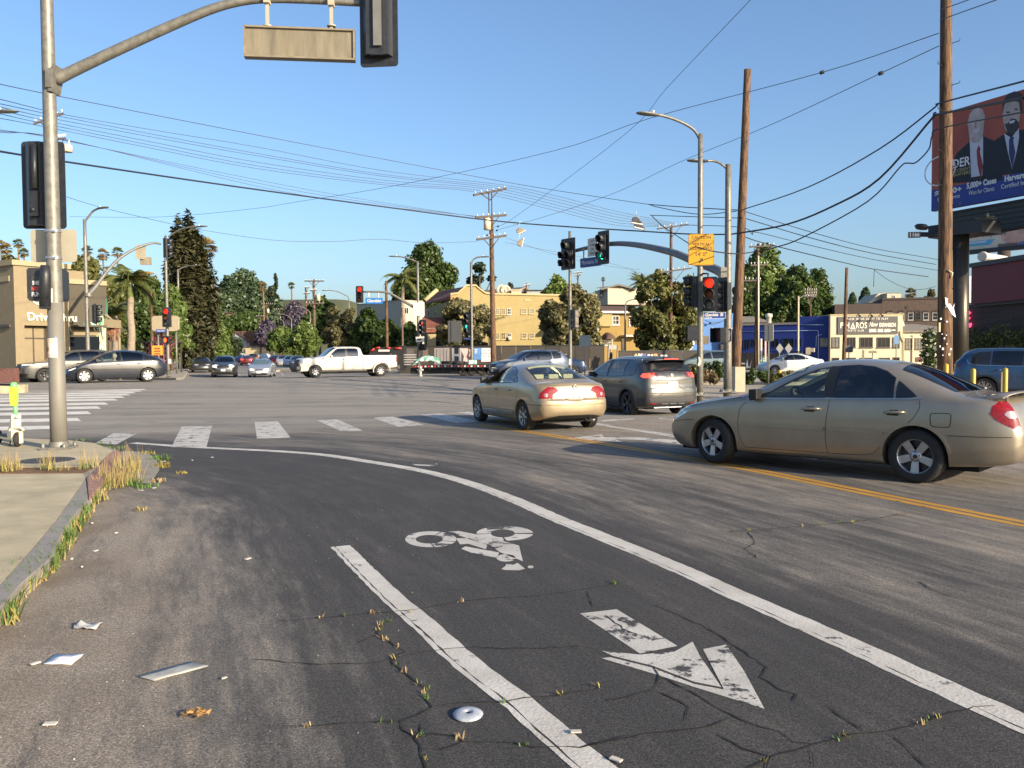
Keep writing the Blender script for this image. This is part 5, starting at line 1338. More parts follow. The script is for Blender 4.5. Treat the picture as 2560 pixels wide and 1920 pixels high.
def tree(name,label,u,vb,vt,wpx,Y,mat,n=3500,leaf=None,crown0=.28,nl=9,seed=0,group=None,trunk=None,shape='round',lean=0.,cat='tree',bark=None,base=None,dx=0.,leafasp=1.7):
 """u, vb, vt, wpx: axis, base, top and crown width as they measure at distance Y"""
 rng=np.random.default_rng(seed+int(u)*7)
 b=at(u,vb,Y);top=at(u,vt,Y)
 z0=b.z if base is None else base
 H=top.z-z0;Wd=wpx*Y/F
 root=thing(name,(b.x,Y,z0),label,cat,group)
 tr=trunk or max(.12,H*.022)
 leaf=(leaf or max(.16,.0052*Y))*.66;n=int(n*1.75)
 c0=H*crown0;ch=H-c0
 lobes=[]
 if shape=='round':
  lobes.append(((0,0,c0+ch*.5),(Wd*.36,Wd*.36,ch*.42)))
  for i in range(nl):
   a=2.4*i+rng.uniform(-.4,.4);hgt=rng.uniform(.14,.82);rad=Wd*.35*math.sqrt(max(.05,1-(2*hgt-.9)**2*1.15))*rng.uniform(.75,1.1)
   s_=rng.uniform(.12,.21)*Wd*(1-.4*abs(2*hgt-.9))
   lobes.append(((math.cos(a)*rad,math.sin(a)*rad,c0+ch*hgt),(s_,s_,min(s_*.85,ch*.25))))
  lobes.append(((Wd*.04,0,c0+ch*.86),(Wd*.2,Wd*.2,ch*.14)))
  for i in range(nl*3):
   d_=rng.normal(size=3);d_/=np.linalg.norm(d_);d_[2]=abs(d_[2])*1.2-.55;k_=rng.uniform(.86,1.12);s_=rng.uniform(.045,.1)*Wd
   lobes.append(((d_[0]*Wd*.45*k_,d_[1]*Wd*.45*k_,c0+ch*(.47+.47*d_[2]*k_)),(s_,s_,s_*rng.uniform(.6,1))))
 elif shape=='airy':
  for i in range(nl*3):
   d_=rng.normal(size=3);d_/=np.linalg.norm(d_);q_=rng.random()**.45;s_=rng.uniform(.05,.125)*Wd
   lobes.append(((d_[0]*Wd*.44*q_,d_[1]*Wd*.44*q_,c0+ch*(.48+.45*d_[2]*q_)),(s_*rng.uniform(.8,1.3),s_,s_*rng.uniform(.7,1.2))))
 elif shape=='cypress':
  for i in range(nl):
   f=i/(nl-1);a=2.4*i;q=rng.uniform(.3,1)
   hh=rng.uniform(.25,.97)*(1-0.*f)
   rw_=Wd*.42*(1-.2*hh)
   lobes.append(((math.cos(a)*rw_*q*.75,math.sin(a)*rw_*q*.75,H*hh*.55+H*.04),(Wd*.13,Wd*.13,H*rng.uniform(.16,.28))))
  for xx,hh in((-.34,.95),(-.22,.97),(-.1,1.),(.02,.95),(.12,.9),(.2,.78),(.3,.74),(.4,.62),(-.4,.8),(-.3,.85),(-.06,.9),(.06,.86),(-.16,.9)):
   lobes.append(((xx*Wd,rng.uniform(-.1,.1)*Wd,H*(hh-.2)),(Wd*.11,Wd*.11,H*.2)))
  lobes.append(((0,0,H*.32),(Wd*.42,Wd*.42,H*.32)));lobes.append(((-.12*Wd,0,H*.62),(Wd*.27,Wd*.27,H*.28)))
 elif shape=='pine':
  for i in range(nl):
   f=i/(nl-1);s_=Wd*.5*(.55+.45*math.sin(f*9+seed))*(1-.35*f)
   lobes.append(((rng.uniform(-.25,.25)*Wd,rng.uniform(-.2,.2)*Wd,c0+ch*f*.9),(s_*.75,s_*.75,ch*.1)))
 elif shape=='open':
  for i in range(nl):
   a=2.4*i;hgt=rng.uniform(.1,.95);rad=Wd*.42*rng.uniform(.25,1)*(1-.35*abs(hgt-.5))
   s_=rng.uniform(.08,.15)*Wd
   lobes.append(((math.cos(a)*rad,math.sin(a)*rad,c0+ch*hgt),(s_,s_,s_*.9)))
 elif shape=='bush':
  for i in range(nl):
   a=2.4*i;s_=rng.uniform(.22,.36)*Wd
   lobes.append(((math.cos(a)*Wd*.26*rng.uniform(.2,1),math.sin(a)*Wd*.26,H*rng.uniform(.2,.72)),(s_,s_,H*rng.uniform(.22,.32))))
 p,d,t=lobes_leaves(lobes,n,rng,.3 if shape in('open','airy')else .5)
 if shape=='cypress':d[:,2]+=1.6
 keep=p[:,2]>H*.02
 leaf_mesh('crown',p[keep],d[keep],leaf,t[keep],LM[mat],root,rng,leafasp if shape!='cypress' else 2.6)
 tk=MB()
 tk.tube([(0,0,-.3),(lean*.3,0,H*.15),(lean,0,c0+ch*.25),(lean*.5,0,c0+ch*.7)],[tr*1.25,tr,tr*.75,tr*.25],10)
 tk.build('trunk',bark or M_bark,root)
 if shape in('round','open','airy'):
  lb=MB()
  for(c,r)in lobes[1:1+min(9,nl)]:
   s0=Vector((lean*.6,0,c0+(c[2]-c0)*.25));e=Vector(c)
   lb.tube([s0,s0.lerp(e,.5)+Vector((0,0,.04*H)),e],[tr*.5,tr*.3,tr*.1],6)
  lb.build('limbs',bark or M_bark,root)
 return root
def feather_palm(name,label,u,vb,vc,Y,spread_px,n=16,seed=0,mat='palm',trunk_r=.22,droop=1.,extra=None,tmat=None,tip=None,group=None,base=None,leaflets=22):
 rng=np.random.default_rng(seed+int(u))
 b=at(u,vb,Y);c=at(u,vc,Y);z0=b.z if base is None else base;H=c.z-z0;Rr=spread_px*Y/F/2
 root=thing(name,(b.x,Y,z0),label,'palm tree',group)
 t=MB();k=14
 t.tube([(.04*math.sin(i),0,H*i/k)for i in range(k+1)],[trunk_r*(1.15-.3*i/k)*(1.04 if i%2 else .98)for i in range(k+1)],12)
 t.build('trunk',tmat or M_palmtrunk,root)
 if tip:
  t=MB();t.tube([(0,0,H-.1),(0,0,H+tip*.4),(0,0,H+tip)],[trunk_r*.9,trunk_r*.7,trunk_r*.2],10);t.build('crownshaft',pm('green_crownshaft',(.16,.2,.07),.6,0,.2),root)
 for i in range(n):
  az=2.39996*i+rng.uniform(-.2,.2);el=R(rng.uniform(-5,80))if droop else R(rng.uniform(15,80));l=Rr*rng.uniform(.85,1.15)
  P=[];dirh=Vector((math.cos(az),math.sin(az),0));p=Vector((0,0,H+(tip or 0)*.5));e=el
  m_=10
  for j in range(m_+1):
   P.append(p.copy());p=p+(dirh*math.cos(e)+Vector((0,0,math.sin(e))))*(l/m_);e-=droop*R(rng.uniform(8,14))
  mb=MB();side=Vector((-dirh.y,dirh.x,0))
  mb.tube(P,[.035*(1-.8*j/m_)for j in range(m_+1)],4)
  for q in range(leaflets):
   f=.12+.88*q/leaflets;x=f*m_;j=min(int(x),m_-1);o_=P[j].lerp(P[j+1],x-j);tg=(P[j+1]-P[j]).normalized()
   ll=l*.24*math.sin(min(1,f*1.15+.1)*math.pi)**.6+.08
   for sg in(-1,1):
    dd=(side*sg*.8+tg*.55+Vector((0,0,-.35-.25*rng.random()))).normalized()
    w_=tg*(.05*l/2.2)
    mb.add([o_-w_,o_+w_,o_+dd*ll],[(0,1,2)])
  o=mb.build('frond',LM['yel']if(extra and i<extra)else LM[mat],root)
  a=o.data.attributes.new('tint','FLOAT','FACE');a.data.foreach_set('value',np.clip(rng.random(len(o.data.polygons))*.5+rng.uniform(.1,.5),0,1).astype(np.float32))
 return root
def fan_palm(label,u,vb,vc,Y,crown_px,seed=0,group=None,shaggy=True,base=None,name='fan_palm',mat='palm'):
 rng=np.random.default_rng(seed+int(u)*3)
 b=at(u,vb,Y);c=at(u,vc,Y);z0=b.z if base is None else base;H=c.z-z0;r=crown_px*Y/F/2
 root=thing(name,(b.x,Y,z0),label,'palm tree',group)
 t=MB();t.tube([(0,0,0),(.1,0,H*.5),(0,0,H)],[.3,.2,.16],8);t.build('trunk',M_palmtrunk_d,root)
 mb=MB();mb2=MB()
 for i in range(42):
  az=2.39996*i;el=R(rng.uniform(-70,85));d=Vector((math.cos(az)*math.cos(el),math.sin(az)*math.cos(el),math.sin(el)))
  l=r*rng.uniform(.8,1.1);o_=Vector((0,0,H))+d*l*.45;s_=d.cross(Vector((0,0,1))).normalized()if abs(d.z)<.99 else Vector((1,0,0));n_=s_.cross(d)
  tgt=mb2 if el<R(-25)else mb
  for k in range(7):
   a0=R(-75+150*k/6);dd=d*math.cos(a0)+s_*math.sin(a0);e_=o_+dd*l*.55-Vector((0,0,.1*l))
   w_=(s_*math.cos(a0)-d*math.sin(a0))*l*.06
   tgt.add([o_,o_+dd*l*.3+w_,e_,o_+dd*l*.3-w_],[(0,1,2,3)])
 for m_,mm,nm in((mb,mat,'crown'),(mb2,'dryp','dry_skirt')):
  if not m_.f:continue
  o=m_.build(nm,LM[mm],root);a=o.data.attributes.new('tint','FLOAT','FACE');a.data.foreach_set('value',rng.random(len(o.data.polygons)).astype(np.float32))
 return root
def hill(name,x0,x1,y0,y1,fn,mat,nx_=40,ny_=24):
 mb=MB();V=[]
 for i in range(nx_+1):
  for j in range(ny_+1):
   x=x0+(x1-x0)*i/nx_;y=y0+(y1-y0)*j/ny_
   V.append((x,y,fn(x,y)))
 k=ny_+1
 mb.add(V,[(i*k+j,(i+1)*k+j,(i+1)*k+j+1,i*k+j+1)for i in range(nx_)for j in range(ny_)],0,True)
 return tag(mb.build(name,mat),kind='structure')
M_hill=pm('dry_hillside',(.09,.085,.04),.95,0,0,.25,col2=(.045,.06,.022))
sm=lambda a,b,x:max(0,min(1,(x-a)/(b-a)))**2*(3-2*max(0,min(1,(x-a)/(b-a))))
hill('hill',-170,-30,205,420,lambda x,y:-1.3+22*sm(205,300,y)*sm(-28,-60,x),M_hill)
hill('hill',8,130,104,260,lambda x,y:-1.3+(7.2*sm(100,118,y)+3*sm(120,180,y))*sm(6,24,x)*(1-.55*sm(45,70,x)),M_hill)
hill('hill',-150,-47,78,240,lambda x,y:-1.3+(6*sm(76,100,y)+9*sm(100,200,y))*sm(-6,-24,x+.42*y),M_hill)
tree('cypress_tree','tall dark columnar cypress with several spires beside the left street',487,885,531,132,88,'cyp',14000,.42,.05,26,1,shape='cypress',trunk=.45,base=0)
fan_palm('fan palm crown showing behind the cypress on its right side',520,880,622,96,70,4,mat='dryp',base=0)
feather_palm('queen_palm','queen palm with one yellow hanging frond right of the coffee shop',329,880,742,63,200,24,3,extra=1,trunk_r=.27,tip=2.,base=0,leaflets=34)
feather_palm('feather_palm','bushy palm behind the wooden trellis',290,880,790,68,130,20,5,trunk_r=.3,base=0,mat='olive' if False else 'palm')
tree('tree','olive green tree with broad crown behind the coffee shop roof',215,880,640,150,84,'olive',6000,seed=2,nl=12,base=0)
tree('tree','rusty green tree above the left end of the coffee shop',28,880,640,110,95,'dusty',4500,seed=3,nl=10,base=0)
tree('tree','dark green tree behind the queen palm trunk',372,885,690,120,78,'deep',6000,seed=5,nl=11,base=0,crown0=.12)
tree('tree','light green leafy tree left of the cypress',430,890,715,95,80,'bright',6000,seed=6,nl=12,base=0,crown0=.1)
tree('shrub','magenta flowering shrub under the small roof sign',400,890,828,70,74,'mag',1500,.16,.05,7,2,shape='bush',cat='shrub',base=0)
tree('tree','loose dark green palm grove tree behind the queen palm',275,885,690,130,92,'palm',5000,seed=9,nl=12,base=0,shape='open',crown0=.2)
for i,(u,vc,Y,c_)in enumerate([(6,612,190,30),(20,622,180,34),(49,608,200,30),(63,632,190,30),(221,626,180,32),(260,635,170,36),(296,631,175,34)]):
 fan_palm(['leftmost skyline fan palm','second skyline fan palm from the left','tallest of the slim fan palms left of the white sign','shorter slim fan palm beside the white sign','skyline fan palm behind the near street lamp post','skyline fan palm left of the queen palm top','skyline fan palm just above the queen palm fronds'][i],u,745,vc,Y,c_,i,'fan palms on the left skyline',mat='dryp' if i in(0,1,5)else 'palm')
for i,(u,vb,vt,w,Y,n,m_,l)in enumerate([(608,860,672,150,285,6000,'far','largest round tree crown on the far hill'),(555,860,735,120,260,4000,'far','lower tree left of the largest hill crown'),(648,860,728,120,270,4000,'far','hill tree right of the largest crown'),(690,870,745,90,250,3000,'far','hill tree under the lone dark pine'),(567,790,688,45,290,1500,'far','small hill tree poking up left of the largest crown'),(535,890,770,110,230,3500,'deep','dark hill tree beside the brown hillside house'),(720,870,770,90,240,2500,'far','hill tree left of the purple jacaranda'),(620,850,780,170,245,4200,'deep','dark trees clump above the brown hillside house')]):
 tree('tree',l,u,vb,vt,w,Y,m_,n,.95,.1,10,i+20,'trees on the far hill')
tree('pine_tree','lone dark pine standing on the far hill skyline',688,800,684,36,270,'pine',2600,.7,.2,9,3,shape='pine')
fan_palm('fan palm left of the lone dark pine',660,850,716,205,28,1,'fan palms down the side street',mat='dryp')
fan_palm('fan palm standing clear right of the lone dark pine',731,850,714,200,22,2,'fan palms down the side street')
tree('jacaranda_tree','purple jacaranda in flower, the upper one',738,880,752,84,195,'jac',4000,.6,.15,10,7,'jacarandas down the side street')
tree('jacaranda_tree','darker purple jacaranda beside the grey gabled house',668,890,800,66,175,'jac',3000,.5,.15,9,8,'jacarandas down the side street')
tree('tree','yellow green tree at the foot of the cypress',535,890,800,80,118,'bright',5000,seed=31,nl=11,base=0,crown0=.05)
tree('tree','dark small tree in front of the grey gabled house',584,893,843,40,150,'pine',1800,seed=32,nl=8,base=0,crown0=.02,shape='bush')
G3='street trees right of the side street'
tree('street_tree','rounded yellow green street tree farthest down the right kerb',705,893,818,74,120,'bright',5000,seed=33,nl=11,base=0,group=G3)
tree('street_tree','rounded green street tree beside the wooden pole with transformer',762,893,806,84,108,'bright',6500,seed=34,nl=12,base=0,group=G3,crown0=.2)
tree('street_tree','large pale leaved tree above the pickup cab',858,893,755,112,92,'dusty',11000,.36,seed=35,nl=20,base=0,group=G3,crown0=.08,shape='airy')
tree('tree','tall dark tree behind the pale leaved tree',800,880,742,90,125,'deep',3500,seed=36,nl=10,base=0)
tree('tree','dark bushy tree right of the pale leaved tree',918,893,772,90,90,'deep',6000,seed=37,nl=11,base=0,crown0=.02)
tree('tree','dark bush behind the trailer gooseneck',965,893,800,90,86,'deep',6000,seed=38,nl=11,base=0,crown0=.02)
tree('tree','dark bush below the king palm',1022,893,808,66,84,'deep',4000,seed=39,nl=9,base=0,crown0=.02)
tree('tree','huge dense round tree behind the palm with the arching fronds',1062,880,606,176,112,'deep',16000,.5,.16,18,40,base=0,trunk=.5)
feather_palm('king_palm','slender palm with arching golden fronds before the huge round tree',1009,893,716,84,150,15,41,trunk_r=.22,tip=1.4,base=0,leaflets=30)
tree('tree','sparse open tree behind the yellow gable',1200,880,652,125,112,'pine',3200,.42,.35,22,42,shape='open',base=0,trunk=.35)
tree('tree','little dark conifer behind the rooftop dishes',1275,760,706,18,130,'pine',700,.4,.1,6,43,shape='bush')
G4='street trees before the yellow building'
tree('street_tree','grey green street tree left of the brown utility pole',1166,893,733,150,79,'dusty',15000,.32,.14,22,44,G4,base=0,trunk=.22,shape='airy')
tree('street_tree','grey green street tree behind the silver signal post',1432,900,705,176,72,'dusty',18000,.3,.1,26,45,G4,base=0,trunk=.25,shape='airy')
tree('tree','brighter green tree behind the silver signal post tree',1392,880,690,110,98,'bright',5000,.4,.2,12,46,base=0)
tree('street_tree','broad olive street tree left of the yellow caution sign',1652,900,676,178,73,'olive',21000,.3,.04,30,47,G4,base=0,trunk=.3,shape='airy')
feather_palm('date_palm','date palm top behind the broad olive street tree',1606,880,710,92,96,26,48,droop=.75,trunk_r=.35,base=0,mat='palm')
tree('tree','tiny tree on the roofline at the date palm',1718,880,690,60,100,'olive',2000,.4,.3,8,49,base=0)
fan_palm('tiny distant fan palm above the white gabled house',1508,760,698,190,14,8)
tree('tree','light green tall tree behind the leaning wooden pole',1905,890,612,158,128,'bright',9000,.6,.16,16,50,base=0)
G5='dark trees behind the blue building'
tree('tree','dark olive tree in the middle of the dark clump',1985,890,662,140,118,'deep',8000,.5,.1,15,51,G5,base=0)
tree('tree','dark tree at the right end of the dark clump',2038,890,672,112,124,'deep',6500,.5,.1,13,52,G5,base=0)
tree('tree','dark tree left of the twin wooden pole',1860,890,690,80,120,'deep',5000,.5,.1,12,53,G5,base=0)
tree('tree','pale fronded small tree over the blue roof',1945,880,775,50,108,'palm',1800,.4,.2,8,54,base=0,shape='open')
tree('tree','small far tree left of the white hill house',2162,800,719,34,205,'far',1600,.7,.1,8,55)
tree('tree','dim far tree left of the small far tree',2130,800,733,26,215,'far',1000,.7,.1,7,56)
fan_palm('pale palm on the roofline right of the white hill house',2276,800,734,165,34,57,mat='dusty')
tree('tree','pale green tree on the roofline beside the right wooden pole',2322,800,722,50,160,'dusty',1600,.5,.1,9,58,shape='open')
# BUILDINGS
M_pane=pm('window_glazing',(.012,.015,.02),.06,0,0,coat=.4)
M_pane_l=pm('curtained_glazing',(.16,.15,.13),.12,0,.4,3,coat=.5)
M_wframe=pm('white_window_frame',(.42,.4,.36),.5,0,.05)
M_dframe=pm('bronze_window_frame',(.06,.045,.035),.5,0,.1)
class Face:
 """vertical wall plane seen from the street: pixels <-> metres on the plane"""
 def __init__(f,u0,Y0,u1,Y1):
  a=at(u0,900,Y0);b=at(u1,900,Y1)
  f.o=Vector((a.x,a.y,0));f.x=Vector((b.x-a.x,b.y-a.y,0));f.len=f.x.length;f.x.normalize()
  f.M=frame(f.o,f.x);f.n=Vector(f.M.col[2][:3])
 def p(f,u,v):
  d=ray(u,v);e=Vector((0,0,CH));t=(f.o-e).dot(f.n)/d.dot(f.n);q=e+d*t-f.o
  return q.dot(f.x),q.z
 def rect(f,u0,v0,u1,v1):
  vm,um=(v0+v1)/2,(u0+u1)/2
  return f.p(u0,vm)[0],f.p(u1,vm)[0],f.p(um,v1)[1],f.p(um,v0)[1]
 def poly(f,pix):return[f.p(*q)for q in pix]
 def at_(f,off):return f.M@Matrix.Translation((0,0,off))
def window(root,f,r,frame_m=M_wframe,pane=M_pane,cols=2,rows=2,fw_=.05,sill=True,recess=.03):
 x0,x1,z0,z1=r;w,h=x1-x0,z1-z0
 fr=MB()
 def bar(xa,xb,za,zb,t=.07):
  fr.prism([(xa,za),(xb,za),(xb,zb),(xa,zb)],t,f.at_(-.01))
 bar(x0-fw_,x0,z0-fw_,z1+fw_);bar(x1,x1+fw_,z0-fw_,z1+fw_);bar(x0,x1,z1,z1+fw_);bar(x0,x1,z0-fw_,z0)
 for i in range(1,cols):xm=x0+w*i/cols;bar(xm-fw_*.3,xm+fw_*.3,z0,z1,.055)
 for j in range(1,rows):zm=z0+h*j/rows;bar(x0,x1,zm-fw_*.3,zm+fw_*.3,.053)
 if sill:fr.prism([(x0-fw_*1.6,z0-fw_*2),(x1+fw_*1.6,z0-fw_*2),(x1+fw_*1.6,z0-fw_),(x0-fw_*1.6,z0-fw_)],.12,f.at_(-.01))
 fo=fr.build('window',frame_m,root,True)
 g=MB();g.prism([(x0,z0),(x1,z0),(x1,z1),(x0,z1)],.03,f.at_(-.012))
 po=g.build('pane',pane,root,True);po.parent=fo
 return fo
def wall_box(root,f,x0,x1,z0,z1,depth,mat,name='wall',off=0.):
 b=MB();b.prism([(x0,z0),(x1,z0),(x1,z1),(x0,z1)],depth,f.at_(-depth+off));return b.build(name,mat,root,True)
def plate_on(root,f,poly,mat,name,t=.04,off=0.):
 b=MB();b.prism(poly,t,f.at_(off));return b.build(name,mat,root,True)
M_tan=pm('tan_stucco',(.225,.18,.11),.9,0,.08,3,.25,60)
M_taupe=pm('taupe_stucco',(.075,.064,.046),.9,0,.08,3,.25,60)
M_cap=pm('pale_tan_coping',(.3,.25,.15),.8,0,.05)
f=Face(40,46.5,176,49.);root=thing('coffee_shop',f.o,'tan drive through coffee shop with leaf murals behind the grey suv','shop building')
x1=f.len;zt=f.p(108,668)[1]
f2=Face(-60,49.5,40,46.9)
M_leafs=[pm('mural_green',(.06,.26,.13),.8,0,.12,6),pm('mural_mint',(.2,.44,.36),.8,0,.12,6),pm('mural_line',(.55,.62,.4),.8,0,.05),pm('mural_dark_green',(.035,.12,.08),.8,0,.1)]
d0,d1,dz0,dz1=f.rect(62,814,124,900)
b=MB();P=[(0,-.5),(d0,-.5),(d0,dz1),(d1,dz1),(d1,-.5),(x1,-.5),(x1,zt),(0,zt)];b.prism(P,6.,f.at_(-6));b.build('wall',M_tan,root,True)
wall_box(root,f,d0+.02,d1-.02,-.4,dz1-.02,.5,M_pane,'entrance',-.5)
b=MB();
for xx in(d0+.05,(d0+d1)/2,d1-.05):b.prism([(xx-.04,0),(xx+.04,0),(xx+.04,dz1-.03),(xx-.04,dz1-.03)],.08,f.at_(-.5))
b.prism([(d0,dz1-.75),(d1,dz1-.75),(d1,dz1-.67),(d0,dz1-.67)],.08,f.at_(-.5));b.prism([(d0,dz1-.1),(d1,dz1-.1),(d1,dz1-.02),(d0,dz1-.02)],.08,f.at_(-.5));b.build('door_frame',M_dframe,root,True)
b=MB();b.prism([(-.12,zt),(x1+.12,zt),(x1+.12,zt+.28),(-.12,zt+.28)],6.2,f.at_(-6.08));b.build('coping',M_cap,root,True)
L_=f2.len;zl=f2.p(20,705)[1];zled=f2.p(20,812)[1];w0,w1,wz0,wz1=f2.rect(-40,833,33,905)
wall_box(root,f2,-8,L_-.02,-.5,zt-.02,4,M_tan)
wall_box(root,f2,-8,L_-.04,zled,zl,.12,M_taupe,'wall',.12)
wall_box(root,f2,-8,L_-.03,zl,zl+.3,.25,M_cap,'coping',.25)
wall_box(root,f2,-8,L_-.03,zled-.16,zled,.3,M_dframe,'ledge',.3)
plate_on(root,f2,[(w0,wz0),(w1,wz0),(w1,wz1),(w0,wz1)],M_pane,'window',.05,.01)
for(uu,v0,v1,wd,mi)in((-2,772,812,9,0),(20.5,766,812,7,1),(33,774,812,6.5,0)):
 lean_={-2:7,20.5:0,33:-4}[uu];pts=[]
 for k in range(13):
  fr=k/12;q=math.sin(math.pi*(fr**.75));pts.append((uu-wd*q+lean_*(1-fr)*0.-lean_*fr*.6,v1-4-(v1-4-v0)*fr))
 for k in range(12,-1,-1):
  fr=k/12;q=math.sin(math.pi*(fr**.75))*(.92 if k%2 else 1.);pts.append((uu+wd*q-lean_*fr*.6,v1-4-(v1-4-v0)*fr))
 plate_on(root,f2,f2.poly(pts),M_leafs[mi],'mural_leaf',.012,.121)
 plate_on(root,f2,f2.poly([(uu-.6,v1+3),(uu+.6,v1+3),(uu+.4-lean_*.45,v0+10),(uu-.4-lean_*.45,v0+10)]),M_leafs[2],'mural_stem',.016,.121)
f3=Face(176,49.4,270,51.2);zr=f3.p(222,712)[1];zc=f3.p(222,818)[1]
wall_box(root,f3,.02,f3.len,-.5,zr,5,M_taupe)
wall_box(root,f3,0.,f3.len+.1,zr,zr+.28,5.2,M_cap,'coping',.12)
wall_box(root,f3,.05,f3.len*.78,zc,zc+.1,.9,M_dframe,'canopy',.9)
x0_,x1_,z0_,z1_=f3.rect(178,826,246,838);wall_box(root,f3,x0_,x1_,z0_,z1_,.04,M_tan,'fascia',.04)
x0_,x1_,z0_,z1_=f3.rect(176,842,214,905);plate_on(root,f3,[(x0_,z0_),(x1_,z0_),(x1_,z1_),(x0_,z1_)],M_pane,'window',.05,.01)
x0_,x1_,z0_,z1_=f3.rect(224,842,248,905);plate_on(root,f3,[(x0_,z0_),(x1_,z0_),(x1_,z1_),(x0_,z1_)],M_pane,'window',.05,.01)
for(pts,mi)in(([(250,772),(256,790),(260,812),(252,818),(246,806),(247,786)],0),([(228,804),(238,810),(250,822),(240,822),(230,812)],1),([(266,742),(269,760),(269,820),(262,812),(263,770)],3),([(206,803),(214,812),(217,822),(208,820)],3),([(212,780),(218,784),(214,788)],1)):
 plate_on(root,f3,f3.poly(pts),M_leafs[mi],'mural_leaf',.012,.002)
for k,(u0_,v0_,um,vm,u1_,v1_)in enumerate([(226,806,243,825,248,868),(232,798,248,822,252,872),(240,800,252,826,255,872),(250,780,258,830,258,874),(256,790,262,828,261,876),(264,800,262,838,264,878),(228,812,246,838,250,874),(260,812,256,850,256,878)]):
 b=MB();n_=8;A_,B_=[],[]
 for i in range(n_+1):
  t=i/n_;uu=(1-t)**2*u0_+2*t*(1-t)*um+t*t*u1_;vv=(1-t)**2*v0_+2*t*(1-t)*vm+t*t*v1_
  A_.append((uu-.9,vv));B_.append((uu+.9,vv))
 b.prism(f3.poly(A_+B_[::-1]),.01,f3.at_(.016));b.build('mural_stem',M_leafs[2],root,True)
cx,cz=f.p(104,732);rr=f.p(137,732)[0]-cx
b=MB();b.prism([(cx+rr*math.cos(a),cz+rr*math.sin(a))for a in np.linspace(0,6.283,40)[:-1]],.06,f.at_(.003));em=b.build('emblem',pm('emblem_white',(.7,.68,.58),.5,0,.03),root,True)
for i in range(-7,8):
 if i==0:continue
 A_,B_=[],[];xb=i*.125*rr
 for k in range(13):
  t=k/12;z=-rr*(.08+.86*t);wv=.05*rr*math.sin(t*10+i);xx=xb*(1+.05*t)+wv*(1 if i>0 else-1)
  if xx*xx+z*z>(rr*.97)**2:break
  A_.append((cx+xx-.026*rr,cz+z));B_.append((cx+xx+.026*rr,cz+z))
 if len(A_)>2:plate_on(root,f,A_+B_[::-1],pm('emblem_green',(.02,.11,.07),.5,0,0),'emblem_line',.012,.065)
tx,tz=f.p(66,792)
text_mesh('Drive Thru',.62,f.M@Matrix.Translation((tx,tz,.05)),pm('cream_letter',(.75,.7,.55),.5,0,0),'lettering',root,'LEFT',.04,bold=.012)
tr=thing('trellis',at(285,880,52),'tan timber trellis hung with dry fronds at the end of the coffee shop','trellis')
b=MB();p=at(262,808,51);q=at(299,811,53);b.box((p+q)/2,((q-p).length,.2,.5),math.atan2(q.y-p.y,q.x-p.x));b.build('beam',M_tan,tr,True)
b=MB();b.tube([at(265,788,51),at(294,812,53)],.08,6);b.build('brace',M_tan,tr,True)
b=MB();q=at(297,812,53);b.tube([q,Vector((q.x,q.y,0))],.09,8);b.build('post',M_tan,tr,True)
b=MB()
for i in range(26):
 p_=at(268+i*1.15,818,52+.03*i);b.tube([p_,p_+Vector((rnd.uniform(-.2,.2),0,-rnd.uniform(.3,.9)))],.025,4)
o=b.build('dry_fronds',pm('reddish_dry_fronds',(.22,.09,.05),.9,0,.3),tr,True);o['kind']='stuff'
mn=thing('monument_sign',at(41,895,50),'tan stone monument sign in front of the coffee shop','monument')
b=MB();c=at(41,895,50);zt_=at(41,866,50).z
b.box((c.x,c.y,zt_/2),(1.,.5,zt_));b.box((c.x,c.y,zt_*.4),(1.16,.6,zt_*.8));b.build('body',pm('cast_stone',(.42,.35,.24),.9,0,.1,5,.3,40),mn,True)
b=MB();b.box((c.x,c.y-.31,zt_*.62),(.6,.02,.42));b.build('plaque',pm('grey_plaque',(.3,.29,.26),.6,0,.3,14),mn,True)
b=MB();c=at(8,900,44);b.box((c.x-.9,c.y,.5),(3.2,.4,1.));tag(b.build('brick_planter',pm('dark_red_brick',(.13,.06,.05),.9,0,.4,14)),'low dark brick planter wall at the far left edge','planter')
sg=thing('board_sign',at(417,880,66),'blank cream sign board behind the red signal on the left corner','sign')
F_=Face(383,66,450,66);b=MB();x0_,x1_,z0_,z1_=F_.rect(384,790,449,828);b.prism([(x0_+.15,z0_),(x1_-.15,z0_),(x1_,z0_+.15),(x1_,z1_-.15),(x1_-.15,z1_),(x0_+.15,z1_),(x0_,z1_-.15),(x0_,z0_+.15)],.3,F_.at_(0));b.build('board',pm('cream_board',(.33,.28,.19),.7,0,.08),sg,True)
b=MB();b.tube([at(395,828,66.3),Vector((at(395,828,66.3).x,66.3,0))],.08,8);b.build('post',M_galv_paint,sg,True)
b=MB();b.tube([at(440,828,66.3),Vector((at(440,828,66.3).x,66.3,0))],.08,8);b.build('post',M_galv_paint,sg,True)
vb=MB();F_=Face(380,64,408,64);x0_,x1_,z0_,z1_=F_.rect(380,864,407,888)
vr=thing('banner',F_.o,'orange and yellow banner sign on the corner railing','banner');vb.prism([(x0_,z0_),(x1_,z0_),(x1_,z1_),(x0_,z1_)],.03,F_.at_(0));vb.build('sheet',pm('orange_banner',(.62,.3,.04),.6,0,.1),vr,True)
for k in range(3):
 b=MB();b.prism([(x0_+.15,z1_-.28-k*.2),(x1_-.15,z1_-.28-k*.2),(x1_-.2,z1_-.17-k*.2),(x0_+.2,z1_-.17-k*.2)],.005,F_.at_(.032));b.build('print_band',pm('dark_red_print',(.28,.06,.03),.6,0,.3,20),vr,True)
b=MB();zz=F_.p(394,890)[1]
for xx in(x0_-.05,x1_+.05):b.tube([F_.M@Vector((xx,0,-.03)),F_.M@Vector((xx,z1_+.3,-.03))],.03,6)
b.build('frame',M_galv_paint,vr,True)
